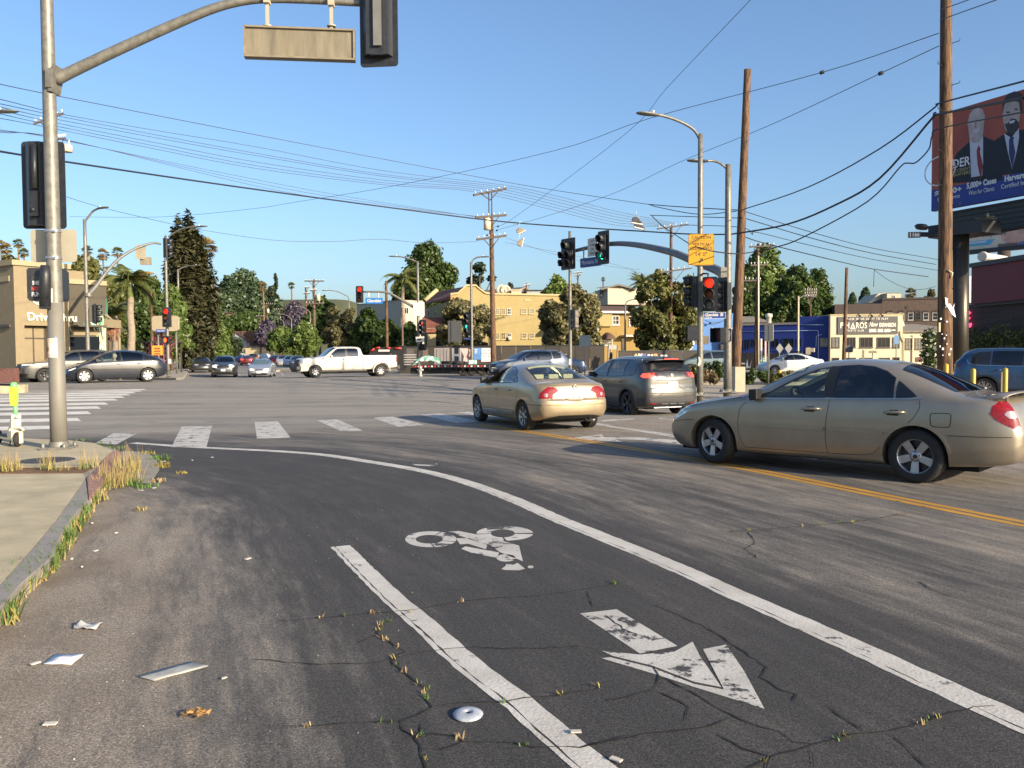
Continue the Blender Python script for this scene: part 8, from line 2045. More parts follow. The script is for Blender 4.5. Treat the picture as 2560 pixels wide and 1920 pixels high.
AP=[at(*q)for q in((1046,775,Yg),(1028,764,Yg),(1004,750,Yg),(982,737,Yg),(964,731,Yg),(940,729.5,Yg),(908,729.5,Yg))];b=MB();C_=catmull(AP,4);b.tube(C_,[.13-.07*i/len(C_)for i in range(len(C_))],10);b.build('mast_arm',M_galv,rt,True)
signal_head(rt,at(899,736,Yg-.2),(.05,-1,0),[M_red_on,M_red_off,M_amber_off],plate=(.56,1.26))
o,Mx=sign_plate(rt,at(935,752,Yg-.1),(0.,-1,0),1.28,.43,pm('lit_blue_sign',(.02,.15,.45),.4,0,.05),'street_name_sign',.12,.02);sub(text_mesh('Glendale',.32,Mx@Matrix.Translation((0,0,.003)),M_signwhite,'lettering',rt,'CENTER',.002,sx=.92,bold=.008),o)
for uu in(922,946):b=MB();b.tube([at(uu,731,Yg),at(uu,745,Yg-.05)],.04,6);b.build('hanger',M_insul,rt,True)
o,Mx=sign_plate(rt,at(1047,773,Yg-.2),(0,-1,0),.86,1.02,M_white,'sign_plate',.02,.04)
signal_head(rt,at(1058,820,Yg-.3),(-.5,-.85,0),[M_red_on if False else pm('red_lens_dim',(.4,.02,.02),.3,0,0,emit=(1,.05,.03),estr=.8),M_amber_off,M_green_off],plate=(.5,1.2))
o,Mx=sign_plate(rt,at(1050,848,Yg-.2),(0,-1,0),.62,.42,M_signwhite,'turn_sign',.01,.02)
b=MB();b.prism([(-.2,-.08),(.05,-.08),(.05,-.02),(.2,0.),(.05,.1),(.03,.04),(-.12,.04),(-.12,.1),(-.2,.02)],.004,Mx);sub(b.build('arrow_print',M_trim,rt,True),o)
ped_head(rt,at(1058,868,Yg-.3),(-.3,-1,0),None)
Yd=61;a=at(1180,925,Yd);rt=street_light('far light pole with green signal before the posters',1180,925,655,Yd,[(1183,650,0),(1192,644,0),(1204,642,0)],.11,name='signal_pole')
rt['category']='traffic signal'
signal_head(rt,at(1169,810,Yd-.3),(-.55,-.8,0),[M_red_off,M_amber_off,M_green_on,M_green_off],plate=(.62,1.7))
o,Mx=sign_plate(rt,at(1168,847,Yd-.2),(-.2,-1,0),.48,.16,M_blue_sign,'street_name_sign',.01,.01)
b=MB();c=at(1137,829,Yd-.5);F_=frame(c,(1,.2,0));b.prism([(-.5,-.78),(.5,-.78),(.5,.78),(-.5,.78)],.04,F_);b.prism([(-.28,-.74),(-.1,-.74),(-.1,.74),(-.28,.74)],.1,F_);b.tube([c+Vector((.1,.1,-.5)),c+Vector((1.2,.4,-.5))],.04,6);b.build('signal_back',M_black,rt,True)
Ye=42;a=at(1425,930,Ye);rt=thing('signal_pole',(a.x,Ye,.1),'bright silver post standing behind the gold compact sedan','traffic signal')
pole_tube(rt,1426,940,578,Ye,.095,.07,zb=0.,base_plate=False)
b=MB();c=at(1436,797,Ye+.1);F_=frame(c,(.4,1,0));b.prism([(-.33,-.5),(.33,-.5),(.33,.5),(-.33,.5)],.12,F_);b.build('sign_box',M_black,rt,True);b=MB();b.prism([(-.25,-.42),(.25,-.42),(.25,.42),(-.25,.42)],.02,F_@Matrix.Translation((0,0,.12)));b.build('sign_face',pm('grey_sign_face_dim',(.2,.17,.14),.6,0,.1),rt,True)
b=MB();b.box(at(1425,905,Ye-.08),(.12,.06,.3));b.build('push_button',M_signwhite,rt,True)
street_light('small street light before the ochre house',1563,872,764,78,[(1566,756,0),(1574,751,0),(1586,748,0)],.1)
street_light('tan street light pole before the long blue building',1995,912,740,72,[(1999,745,0),(2008,740,0),(2018,741,0)],.1,mat=pm('tan_pole_paint',(.45,.37,.26),.5,.1,.08))
b_=None
def post_sign(name,label,u,vb,vt,vs0,vs1,w,Y,mat,facing=(0,-1,0),group=None,shape='rect',cat='sign',r=.03):
 a=at(u,vb,Y);rt=thing(name,(a.x,Y,0),label,cat,group);b=MB();t_=at(u,vt,Y);b.tube([Vector((a.x,Y,0)),Vector((a.x,Y,t_.z))],r,8);b.build('post',M_galv_paint,rt,True)
 c=at(u,(vs0+vs1)/2,Y-.04);c.x=a.x;h=(vs1-vs0)*Y/F
 sign_plate(rt,c,facing,w,h,mat,'sign_plate',.01,min(.06,w*.2));return rt
M_bs=pm('blue_grey_sign_back',(.13,.17,.2),.5,.2,.1)
post_sign('road_sign','blue grey backed road sign with rounded corners before the fence',1462,935,838,838,866,.62,46,M_bs)
post_sign('road_sign','pale edge on road sign seen side on between the twin pole and blue building',1921,960,810,811,853,.5,36,pm('tan_sign',(.6,.5,.33),.5,.1,.1),(-.88,-.48,0))
post_sign('road_sign','blue parking sign on dark post before the athletic club',2240,915,838,838,860,.3,50,pm('parking_blue',(.12,.25,.42),.5,0,.1))
post_sign('road_sign','dark square sign back before the club left windows',2122,915,862,864,881,.44,48,pm('dark_sign_back',(.08,.085,.095),.5,.2,.1))
post_sign('road_sign','small grey sign seen edge on before the club',2157,915,874,875,897,.14,52,M_signback)
post_sign('road_sign','small leaning pale sign before the club middle window',2181,915,876,877,883,.5,52,M_signback)
for(u_,l)in((1948,'grey diamond sign back left of the tan light pole'),(1970,'grey diamond sign back nearest the tan light pole')):
 a=at(u_,910,68);rt=thing('road_sign',(a.x,68,0),l,'sign','diamond sign backs');b=MB();b.tube([Vector((a.x,68,0)),Vector((a.x,68,at(u_,862,68).z))],.04,6);b.build('post',M_galv_paint,rt,True)
 b=MB();c=at(u_,871,67.9);c.x=a.x;b.prism([(-.3,0),(0,-.42),(.3,0),(0,.42)],.02,frame(c,(1,0,0)));b.build('sign_plate',pm('grey_diamond',(.2,.2,.19),.5,.2,.1),rt,True)
post_sign('construction_sign','white construction sign on a leaning frame before the blue building',2020,912,868,869,886,.4,66,M_signback)
for(u_,l)in((1903,'left white marker post above the green poster'),(1913.5,'right pinkish marker post above the green poster')):
 b=MB();a=at(u_,900,69);b.box((a.x,69,(at(u_,862,69).z+.5)/2+.4),(.12,.12,at(u_,862,69).z-.3));tag(b.build('marker_post',pm('white_post' if u_<1908 else 'pinkish_post',(.62,.55,.5)if u_<1908 else(.6,.42,.38),.6,0,.08)),l,'post','marker posts')
hy=thing('fire_hydrant',(at(1051,942,56).x,56,gz(-5,56)),'grey fire hydrant at the far kerb below the trailer','hydrant')
b=MB();b.lathe([(.16,0),(.16,.06),(.11,.08),(.11,.5),(.14,.52),(.14,.56),(.12,.6),(.06,.72),(0,.75)],14);b.build('barrel',pm('silver_hydrant',(.3,.3,.29),.5,.3,.1),hy)
b=MB();b.tube([(-.22,0,.42),(.22,0,.42)],.06,8);b.tube([(0,0,.36),(0,-.22,.36)],.075,8);b.build('outlets',pm('silver_hydrant',(.3,.3,.29),.5,.3,.1),hy)
for(u_,v0,v1,Y,l,g_)in((2432,921,1010,26.5,'yellow bollard just left of the blue crossover wheel',1),(2512,919,1010,23.5,'yellow bollard in front of the blue crossover door',1),(1949,925,955,37,'short yellow post among the island shrubs',1),(2364,908,1000,22.8,'yellow post stub at the foot of the right wooden pole',1)):
 a=at(u_,v1,Y);rt=thing('bollard',(a.x,Y,gz(a.x,Y)),l,'bollard','yellow bollards');h=at(u_,v0,Y).z
 b=MB();r_=6.*Y/F;b.lathe([(r_,0),(r_,h-.06),(r_*.8,h-.02),(0,h)],16);b.build('post',M_yellow,rt)
b=MB();a=at(2504,1000,24.2);b.box((a.x,24.2,(at(2504,930,24.2).z)/2),(.06,.06,at(2504,930,24.2).z));tag(b.build('marker_post',M_signback),'thin grey marker post beside the right yellow bollard','post')
rng=np.random.default_rng(11)
for(u0_,u1_,vt,Y,mat,lab,lf_)in((1718,1752,905,37.5,'olive','green shrub between the crossover and slim light pole',.07),(1758,1812,900,38,'deep','leafy dark green shrub between the two signal poles',.07),(1752,1800,923,36.8,'tan','dry tan shrub low between the two signal poles',.06),(1850,1896,920,37.5,'deep','dense dark shrub right of the thick galvanised pole',.06),(1893,1935,928,38,'deep','low dark shrub before the green poster',.06),(1925,1962,932,37,'olive','low olive shrub by the short yellow post',.06),(1962,2010,926,40,'olive','low bush before the white sedan',.06)):
 a=at((u0_+u1_)/2,950,Y);w=(u1_-u0_)*Y/F;h=at(u0_,vt,Y).z-.12
 rt=thing('shrub',(a.x,Y,.14),lab,'shrub','shrubs on the traffic island')
 lob=[((rng.uniform(-.34,.34)*w,rng.uniform(-.2,.2),h*rng.uniform(.25,.72)),(w*rng.uniform(.14,.24),w*.2,h*rng.uniform(.2,.32)))for _ in range(11)]
 p,d,t=lobes_leaves(lob,2200,rng,.45);leaf_mesh('foliage',p,d,lf_,t,LM[mat],rt,rng)
 b=MB()
 for k in range(5):b.tube([(0,0,0),(rng.uniform(-.3,.3)*w,0,h*.6)],.012,4)
 b.build('stems',M_bark,rt)
 # UTILITY POLES AND CABLES
def util_pole(label,u,vb,vt,Y,r,arms=(),u2=None,group=None,trafo=None,zb=0.,ext=None,mat=None):
 a=at(u,vb,Y);rt=thing('utility_pole',(a.x,Y,zb),label,'utility pole',group)
 p0,p1=pole_tube(rt,u,vb,vt,Y,r,r*.68,mat or M_wood,base_plate=False,zb=zb,u2=u2,n=12)
 for(u0,v0,u1,v1,dy)in arms:
  q0,q1=at(u0,v0,Y-dy),at(u1,v1,Y+dy);b=MB();w=max(.1,r*.7)
  d=q1-q0;b.box((q0+q1)/2-Vector((0,r,0)),(d.length,w*.8,w),rot=d.to_track_quat('X','Z').to_matrix());ar=b.build('crossarm',M_wood_dark,rt,True)
  b=MB();um=(q0+q1)/2
  for f in(.22,.78):b.tube([q0.lerp(q1,f)-Vector((0,r,0)),Vector((um.x,Y-r,um.z-.8))],w*.22,5)
  b.build('brace',M_wood_dark,rt,True);b=MB()
  for k in range(6):
   q=q0.lerp(q1,.06+.88*k/5)-Vector((0,r,0));b.lathe([(.02,0),(.02,.12),(.05,.14),(.055,.22),(.02,.25)],6,0,Matrix.Translation(q))
  o=b.build('insulators',M_insul,rt,True);o['kind']='stuff';o.parent=ar
 if trafo:
  c=at(trafo[0],trafo[1],Y-.35);h=trafo[2]*Y/F;b=MB();b.lathe([(0,h/2+.1),(.2,h/2+.05),(.27,h/2),(.27,-h/2),(0,-h/2)],14,0,Matrix.Translation(c));b.lathe([(.04,h/2),(.04,h/2+.3),(0,h/2+.32)],6,0,Matrix.Translation(c+Vector((.12,0,0))));b.build('transformer',pm('cream_transformer',(.6,.52,.38),.5,.1,.06),rt,True)
 return rt,p1
rt,tp=util_pole('brown utility pole with three crossarms and cream transformer before the yellow building',1234,906,545,65,.23,[(1189,545,1266,539,.6),(1192,600,1266,590,.6)],u2=1228,trafo=(1218,561,27))
b=MB()
for dx in(-.1,.12):b.tube([at(1226,548,65)+Vector((dx,0,0)),at(1225,481,65)+Vector((dx,0,0))],.045,6)
b.build('pole_extension',M_wood_dark,rt,True)
b=MB();q0,q1=at(1184,488,64),at(1265,472,66);d=q1-q0;b.box((q0+q1)/2,(d.length,.14,.16),rot=d.to_track_quat('X','Z').to_matrix());b.tube([q0.lerp(q1,.22),at(1225,500,65)],.04,5);b.tube([q0.lerp(q1,.78),at(1226,500,65)],.04,5);ar=b.build('crossarm',M_wood_dark,rt,True)
b=MB()
for k in range(6):b.lathe([(.025,0),(.025,.14),(.06,.16),(.06,.24),(0,.26)],6,0,Matrix.Translation(q0.lerp(q1,.05+.18*k)))
o=b.build('insulators',M_insul,rt,True);o['kind']='stuff';o.parent=ar
util_pole('leaning brown wooden pole behind the thick galvanised pole',1837,950,174,34,.21,u2=1869)
util_pole('slim brown pole with crossarms in front of the broad olive street tree',1676,891,562,72,.17,[(1642,573,1720,562,.5),(1648,682,1728,671,.5)],u2=1678)
util_pole('twin wooden pole with three small crossarms before the blue building',1889,932,609,68,.17,[(1872,618,1936,615,.2),(1874,664,1920,662,.2),(1850,702,1902,702,.1)],u2=1895)
b=MB();a=at(1896,930,67.8);b.tube([Vector((a.x,67.8,0)),at(1896,640,67.8)],.07,8);tag(b.build('conduit_riser',pm('pale_riser',(.55,.48,.38),.6,.1,.08)),'pale conduit riser fixed along the twin wooden pole','conduit')
util_pole('thin bare brown pole standing before the club wall sign',2109,905,669,58,.15,u2=2117)
util_pole('wooden pole mostly hidden behind the left signal pole with slanted crossarm',140,890,272,48,.16,[(88,312,163,285,.4),(142,350,168,347,.2)],trafo=(168,372,16))
GP='wooden poles down the side street'
util_pole('tall wooden pole with wide top crossarm and white transformer',787,885,698,118,.24,[(762,703,811,703,.3),(777,727,792,726,.3),(764,759,811,759,.3)],group=GP,trafo=(796,745,15),mat=pm('pale_pole_wood',(.12,.075,.05),.85,0,.2,5))
util_pole('second wooden pole just left of the transformer pole',767,885,717,165,.24,[(758,734,776,734,.3),(762,720,774,719,.2)],group=GP)
util_pole('pale crossarm pole above the fan palm trunk down the street',669,885,758,190,.22,[(655,760,684,760,.2)],group=GP,trafo=(670,778,9))
util_pole('low double crossarm pole left of the street lamps down the street',652,885,790,200,.22,[(640,791,665,791,.2),(640,805,665,805,.2)],group=GP)
util_pole('thin crossarm pole behind the upper jacaranda',700,885,772,195,.2,[(684,774,716,774,.2)],group=GP)
util_pole('bare brown pole left of the red corner signal',381,880,716,72,.14)
util_pole('bare tan pole beside the cypress with a small lamp arm',461,915,689,92,.2)
util_pole('reddish bare pole between the pale leaved tree and king palm',968,900,702,80,.17)
util_pole('pale thin pole beside the king palm trunk',1007,905,770,78,.12,mat=pm('pale_pole_wood',(.12,.075,.05),.85,0,.2,5))
util_pole('small skyline pole with double crossarm above the silver post tree',1445,760,681,125,.14,[(1433,684,1456,681,.2),(1435,690,1452,688,.2)])
util_pole('small skyline pole with crossarm by the dark blue gable',1316,745,708,116,.14,[(1310,716,1326,713,.2)])
util_pole('crossarm pole bristling with insulators before the dark tree clump',2026,800,712,96,.12,[(2010,727,2042,727,.2),(2010,735,2042,735,.2),(2012,742,2040,742,.2)])
YR=23.5
rp,rt_top=util_pole('thick weathered wooden pole at right running out of the frame, stapled with paper scraps',2362,1010,-140,YR,.205,u2=2366)
def rxy(v,du=0):return at(2362+du,v,YR)
for k,(v,sg)in enumerate([(112,1),(168,-1),(216,1),(280,-1),(420,1),(381,-1),(466,-1),(516,1),(622,1),(722,1)]):
 b=MB();q=rxy(v)+Vector((sg*.14,-.12,0));b.tube([q,q+Vector((sg*.16,-.1,.03)),q+Vector((sg*.16,-.1,.09))],.011,5);b.build('step_peg',M_wire,rp,True)
for k,(u_,v,poly)in enumerate([(2374,770,[(-.12,.1),(.02,.12),(.09,0.),(.16,.13),(.13,-0.),(.2,-.26),(.06,-.16),(-.02,-.04)]),(2366,756,[(-.05,.14),(.04,.1),(.03,.03),(.05,-.02),(-.02,-.16),(-.03,.02)])]):
 b=MB();b.prism(poly,.006,frame(at(u_,v,YR-.19),(1,.25,0)));b.build('paper_scrap',M_paper,rp,True)
b=MB();b.tube([at(2370,676,YR-.2),at(2381,682,YR-.22),at(2378,695,YR-.2)],.02,6);b.build('conduit_stub',pm('cream_stub',(.6,.52,.36),.6,0,0),rp,True)
b=MB()
for(u_,v)in[(2352,797),(2367,804),(2355,835),(2361,846),(2367,860),(2357,872),(2373,886),(2357,888),(2377,873),(2350,866),(2366,838)]:b.box(at(u_,v,YR-.2),(rnd.uniform(.02,.06),.012,rnd.uniform(.02,.06)),.2,0)
o=b.build('paper_bits',M_paper,rp,True);o['kind']='stuff'
b=MB();b.box(at(2349,818,YR-.17),(.05,.02,.26));b.build('pole_tag',pm('grey_yellow_tag',(.4,.36,.2),.6,0,.1),rp,True)
NC=[0]
def cable(label,pts,r=.014,group='overhead utility lines',mat=None,n=6):
 b=MB();P=catmull([at(*q)for q in pts],5);b.tube(P,r,n,cap=False);return tag(b.build('overhead_cable',mat or M_wire_thin),label,'cable',group)
cable('thick black cable crossing the whole street from left edge to leaning pole',[(-40,372,22),(0,378.5,23),(168,405,26),(579,465,32),(960,517,38),(1227,551,40),(1423,567,40),(1620,579,39),(1720,585,38),(1805,586,36.5),(1845,583,34),(1967,561,31),(2083,515,28),(2199,446,25.5),(2330,296,23.6),(2345,286,23.4),(2560,245,18)],.032,None,M_wire)
L6=[((-20,243),(163,287),(640,367),(1262,463)),((-20,255),(150,291),(640,383),(1247,466)),((-20,263),(135,297),(640,389),(1230,469)),((-20,270),(120,303),(640,405),(1215,472)),((-20,280),(105,308),(640,414),(1200,476)),((-20,292),(92,313),(640,421),(1186,479))]
for i,(a,b0,c,d)in enumerate(L6):
 y2=506+i*9
 cable(['topmost','second','third','fourth','fifth','lowest'][i]+' of the six parallel thin lines hung on the top crossarm',[(*a,30),(*b0,48),(c[0]/2+b0[0]/2,(b0[1]+c[1])/2+1,52),(*c,57),(960,(c[1]+d[1])/2+12,61),(d[0],d[1],65.8-i*.35),(1400,492+i*7.5,67),(1540,528+i*7,69),(1650+8*(5-i),566-(5-i)*1.5,72)],.017)
for i in range(3):cable(['upper','middle','lower'][i]+' of three thin lines meeting the second crossarm',[(-20,322+i*4,30),(145+8*i,348,48),(640,449+8*i,57),(900,497+6*i,61),(1195+10*i,543,65)],.014)
cable('long thin line passing above the bundle from the left edge to the black splices',[(-20,206,24),(139,239,28),(640,337,38),(960,398,42),(1292,460,44),(1540,499,42),(1622,511,40)],.014)
d1=cable('thin guy line from the right wooden pole falling left across the sky, upper one',[(2347,83,23.4),(2055,181,29),(1620,297,38),(1389,376,44),(1000,462,52),(740,505,56),(640,521,57),(430,541,60),(270,543,61),(174,541,61)],.012)
d2=cable('thin guy line from the right wooden pole ending at the brown utility pole',[(2347,115,23.4),(2202,183,27),(1920,315,36),(1700,405,46),(1540,481,54),(1380,536,60),(1240,576,65)],.012)
d3=cable('steep thin line from the top of the frame down to the brown utility pole',[(1920,-45,30),(1876,0,32),(1667,220,42),(1562,336,49),(1285,544,63),(1232,569,65)],.012)
for(u_,v,Y,par)in((2055,181,29,d1),(2202,183,27,d2),(1242,576,65,d2),(1245,566,64.5,d3),(1218,588,65,d3)):
 b=MB();b.lathe([(.02,-.09),(.06,-.06),(.065,.06),(.02,.09)],8,0,Matrix.Translation(at(u_,v,Y))@Matrix.Rotation(R(70),4,'Y'));o=b.build('strain_insulator',M_wire,par)
cable('lone low line over the side street from the left lamp to the brown pole',[(100,470,40),(169,493,45),(263,521,47),(429,560,52),(486,572,54),(680,600,58),(825,604,60),(949,598,62),(1060,607,63),(1192,604,65)],.014)
cable('upper drop line from the third crossarm to the silver post tree',[(1266,595,65),(1400,640,68),(1540,668,72),(1600,674,76)],.012);cable('lower drop line from the third crossarm past the silver post tree',[(1262,606,65),(1400,632,70),(1540,662,76),(1650,700,84)],.012)
GC='black cables between the leaning and right poles'
cable('topmost black cable from the splices past the leaning pole to the right pole',[(1622,511,40),(1700,517,38),(1841,525,34),(1856,524,34),(2020,468,29.5),(2199,372,25.5),(2335,270,23.6),(2350,258,23.4),(2560,203,18)],.022,GC,M_wire)
cable('short drooping black jumper left of the leaning pole',[(1622,511,40),(1650,519,39),(1747,535.6,36.5),(1841,528,34)],.018,GC,M_wire)
cable('level black cable meeting the leaning pole in the middle',[(1625,538,40),(1740,542,37),(1845,545,34),(1863,546,34),(2020,593,38),(2180,633,42),(2340,661,46)],.018,GC,M_wire)
cable('black cable falling from the leaning pole to the right pole base side, upper',[(1850,527,34),(1863,529,34),(2020,578,38),(2180,620,42),(2345,649,46),(2440,672,48)],.016,GC,M_wire)
cable('black cable with a kink just right of the leaning pole',[(1700,562,38),(1850,568,34),(1881,586,34.5),(1894,581,35),(2020,612,38),(2180,648,42),(2345,676,46)],.015,GC,M_wire)
cable('deep sagging black cable in front of the caution sign',[(1630,540,40),(1653,562,39),(1693,590,37),(1743,618,25.9),(1819,633,26.5),(1869,632,27),(1944,617,27),(2014,590,26.5),(2170,503,25),(2250,418,24.2),(2268,408,24.1),(2290,406,24),(2322,373,23.7),(2330,341,23.6),(2350,321,23.4),(2560,280,18)],.019,GC,M_wire)
cable('lowest black cable with a hanging tail to the right pole',[(1860,592,34),(1926,612,37),(2120,659,41),(2186,673,42),(2321,692,44)],.02,GC,M_wire)
b=MB();b.tube([at(2186,673,42),at(2185,690,42),at(2184,717,42)],.014,5);b.tube(catmull([at(2186,675,42),at(2221,700,43),at(2265,720,44),at(2302,724,45),at(2340,716,46)],4),.012,5);tag(b.build('hanging_cable',M_wire),'loose cable tail dangling and drooping from the lowest black cable','cable')
cable('upper thin line leaving the right pole at the top of the frame',[(2350,25,23.4),(2420,0,21),(2500,-30,18)],.012);cable('second thin line leaving the right pole at the top of the frame',[(2350,50,23.4),(2490,0,19),(2560,-26,17)],.012)
def shoe(u,v,Y,lab,cols,tilt,s=1.):
 c=at(u,v,Y);M_=Matrix.Translation(c)@Matrix.Rotation(R(tilt),4,'Y')@Matrix.Diagonal((s,s,s,1));rt=thing('sneaker',c,lab,'shoe','sneakers hanging from cables')
 b=MB();b.prism([(-.15,-.05),(.17,-.05),(.19,-.02),(.1,.04),(.02,.12),(-.04,.14),(-.14,.12),(-.16,.02)],.1,M_@Matrix.Rotation(R(90),4,'X')@Matrix.Translation((0,0,-.05)));o=b.build('upper',pm(cols[0],cols[1],.7,0,.3,12),rt,True);o.modifiers.new('b','BEVEL').width=.02
 b=MB();b.prism([(-.16,-.08),(.18,-.08),(.2,-.04),(-.16,-.045)],.11,M_@Matrix.Rotation(R(90),4,'X')@Matrix.Translation((0,0,-.055)));b.build('sole',M_white,rt,True)
 b=MB();b.tube([M_@Vector((-.05,0,.13)),c+Vector((-.02,0,.5))],.008,4);b.build('lace',M_insul,rt,True)
CR=('cream_suede',(.26,.21,.14));DK=('dark_canvas',(.05,.05,.06))
shoe(1302,578,40,'cream sneaker dangling below the thick cable, upper of the pair',CR,-25,1.25);shoe(1303,606,40,'cream sneaker dangling below the thick cable, lower of the pair',CR,-75,1.25)
shoe(1592,554,39,'dark sneaker on the cable by the splices, upper of the pair',DK,10,1.5);shoe(1598,566,39,'dark sneaker on the cable by the splices, lower of the pair',DK,15,1.5)
# BILLBOARDS
A0,A1=at(2330,410,37),at(2560,350,33.2)
class PF(Face):
 def __init__(f,a,b):
  f.o=Vector((a.x,a.y,0));f.x=Vector((b.x-a.x,b.y-a.y,0));f.len=f.x.length;f.x.normalize();f.M=frame(f.o,f.x);f.n=Vector(f.M.col[2][:3])
f=PF(A0,A1);bb=thing('billboard',(at(2400,900,34).x,34,0),'tall billboard of two suited men on a red and blue panel','billboard')
zb,zt=f.p(2331,528)[1],f.p(2329,292)[1];H=zt-zb;W_=8.5;U=lambda x,y:(x,zb+y*H)
b=MB();b.prism([U(-.02,-0.),(W_,zb),(W_,zt),U(-.02,1)],.25,f.at_(-.26));b.build('panel',M_black,bb,True)
def pr(poly,mat,nm='panel_print',off=0.):return plate_on(bb,f,[U(*q)for q in poly],mat,nm,.004,off)
Mr=pm('billboard_red',(.25,.05,.035),.6,0,0,.6,col2=(.36,.085,.045));Mb=pm('billboard_blue',(.018,.045,.24),.6,0,.08,1);Ms=pm('suit_navy',(.012,.017,.03),.7,0,.15,3);Mk=[pm('printed_skin_a',(.36,.31,.31),.6,0,.25,3),pm('printed_skin_b',(.34,.29,.28),.6,0,.25,3)];Mh=pm('printed_hair',(.03,.028,.03),.6,0,.2,8);Msh=pm('printed_shirt',(.42,.46,.56),.6,0,.06)
pr([(0,.22),(W_,.22),(W_,1),(0,1)],Mr);pr([(0,0),(W_,0),(W_,.22),(0,.22)],Mb,off=.001)
def man(px0,pts_px,z):pass
def pp(pix,mat,off,nm='portrait'):return plate_on(bb,f,f.poly(pix),mat,nm,.004,off)
B7=lambda p:cr(p,4.365,2300,180)
c1=B7([(330,1215),(350,1000),(400,890),(540,760),(690,700),(830,760),(900,900),(900,1180)]);pp([(u,min(v,0)or v)for u,v in c1],Ms,.006)
pp(B7([(560,1150),(545,740),(600,770),(690,700),(690,1000),(680,1130)]),Msh,.008);pp(B7([(620,860),(640,800),(665,840),(655,870),(690,1020),(665,1175),(630,1010)]),pm('printed_red_tie',(.2,.02,.025),.6,0,.1),.01)
pp(B7([(520,1150)]*0+[(545,740),(530,620),(520,560),(540,470),(580,410),(640,388),(690,410),(712,480),(700,580),(690,690),(650,770),(590,775)]),Mk[0],.012)
for(x,y,r_)in((572,545,16),(645,530,16)):pp(B7(ell(x,y,r_,7,8)),Mh,.0145)
pp(B7([(575,625),(610,640),(655,612),(640,650),(600,662)]),Msh,.0145);pp(B7([(600,560),(615,545),(622,610),(595,612)]),pm('printed_shade',(.25,.2,.2),.6,0,0),.0145)
pp(B7([(690,1150),(720,900),(830,740),(920,680),(1000,640),(1260,620),(1400,720),(1400,1060)]),Ms,.016);pp(B7([(1010,1060),(960,860),(922,670),(1000,720),(1083,610),(1085,720),(1060,860)]),Msh,.018);pp(B7([(975,740),(1000,698),(1032,712),(1022,750),(1045,880),(1012,1055),(975,890)]),pm('printed_blue_tie',(.02,.03,.12),.6,0,.1),.02)
pp(B7([(915,560),(905,450),(915,360),(980,280),(1090,270),(1105,380),(1090,560),(1060,650),(990,670),(940,640)]),Mk[1],.022);pp(B7([(908,450),(905,330),(960,240),(1040,210),(1115,240),(1120,420),(1098,440),(1085,330),(1000,310),(930,350)]),Mh,.024)
pp(B7([(925,560),(950,570),(1000,510),(1050,510),(1080,550),(1092,520),(1075,630),(1020,680),(960,660)]),Mh,.024);pp(B7([(975,540),(1045,522),(1030,556),(985,565)]),Msh,.0265)
for(x,y)in((965,440),(1055,408)):pp(B7(ell(x,y,24,9,8)),Mh,.0265)
def bt(t,u,v,px_h,mat,u1,bold=0.):
 x,z=f.p(u,v);want=f.p(u1,v)[0]-x;o=text_mesh(t,px_h*35/F*1.4,Matrix.Identity(4),mat,'lettering',None,'LEFT',.003,bold=bold);xs_=[q.co.x for q in o.data.vertices]
 o.data.transform(WH[bb.name]@f.M@Matrix.Translation((x,z,.03))@Matrix.Diagonal((want/(max(xs_)-min(xs_)),1,1,1))@Matrix.Translation((-min(xs_),0,0)));o.parent=bb
Mwl=pm('printed_white',(.62,.64,.68),.6,0,0)
bt('DER',2383,412,22,Mwl,2427,.01);bt('ACCIDENT',2382,430,8,pm('printed_gold',(.4,.36,.16),.6,0,0),2427);bt('LAWYERS',2382,440,8,pm('printed_gold',(.4,.36,.16),.6,0,0),2427)
bt('5,000+ Cases',2418,466,14,Mwl,2492,.012);bt('Won for Clients',2423,484,11,Mwl,2487);bt('$3,000+',2338,486,13,Mwl,2405,.01);bt('for Clients',2345,500,10,Mwl,2401);bt('Harvard',2513,448,14,Mwl,2565,.012);bt('Certified In Winning',2504,468,11,Mwl,2610)
b=MB();x,z=f.p(2350,427);b.tube([f.M@Vector((x+.75*math.cos(a),z+.62*math.sin(a),.01))for a in np.linspace(0,6.283,33)],.03,5);b.build('ring_logo',Mwl,bb,True)
b=MB();b.prism([U(.3,-.02),(W_,zb-.06),(W_,zb-1.),(.9,zb-1.3)],.5,f.at_(-.9));b.build('apron',M_black,bb,True)
for k in range(5):b=MB();b.prism([(.35,zb-.1-k*.2),(W_,zb-.1-k*.2),(W_,zb-.17-k*.2),(.35,zb-.17-k*.2)],.05,f.at_(-.4));b.build('slat',M_darkplastic,bb,True)
b=MB();b.tube([at(2400,930,34)*1-Vector((0,0,2)),at(2400,575,34)],.335,28);b.build('column',pm('dark_bronze_column',(.05,.043,.034),.33,.55,.2,3,stretch=(1,1,.3)),bb,True)
b=MB();b.box(at(2410,575,34.2),(2.2,1.4,.5),R(-57));b.tube([at(2400,588,34),at(2300,586,34.5)],.1,8);b.build('support_beam',M_black,bb,True)
b=MB();q=at(2304,567,34.3);b.lathe([(0,.1),(.2,.09),(.3,0),(.22,-.1),(0,-.11)],6,0,Matrix.Translation(q)@Matrix.Rotation(R(10),4,'Y'));b.build('flood_lamp',M_black,bb,True)
o,Mx=sign_plate(bb,at(2286,587,34.2),(-.15,-1,0),.48,.24,M_black,'number_sign',.03,.01);sub(text_mesh('1166',.23,Mx@Matrix.Translation((0,0,.002)),Mwl,'lettering',bb,'CENTER',.001,sx=.85,bold=.004),o)
b=MB()
for a in(20,160,270):b.box(at(2469,545,33)+Vector((.22*math.cos(R(a)),.22*math.sin(R(a)),0)),(.42,.1,.012),R(a))
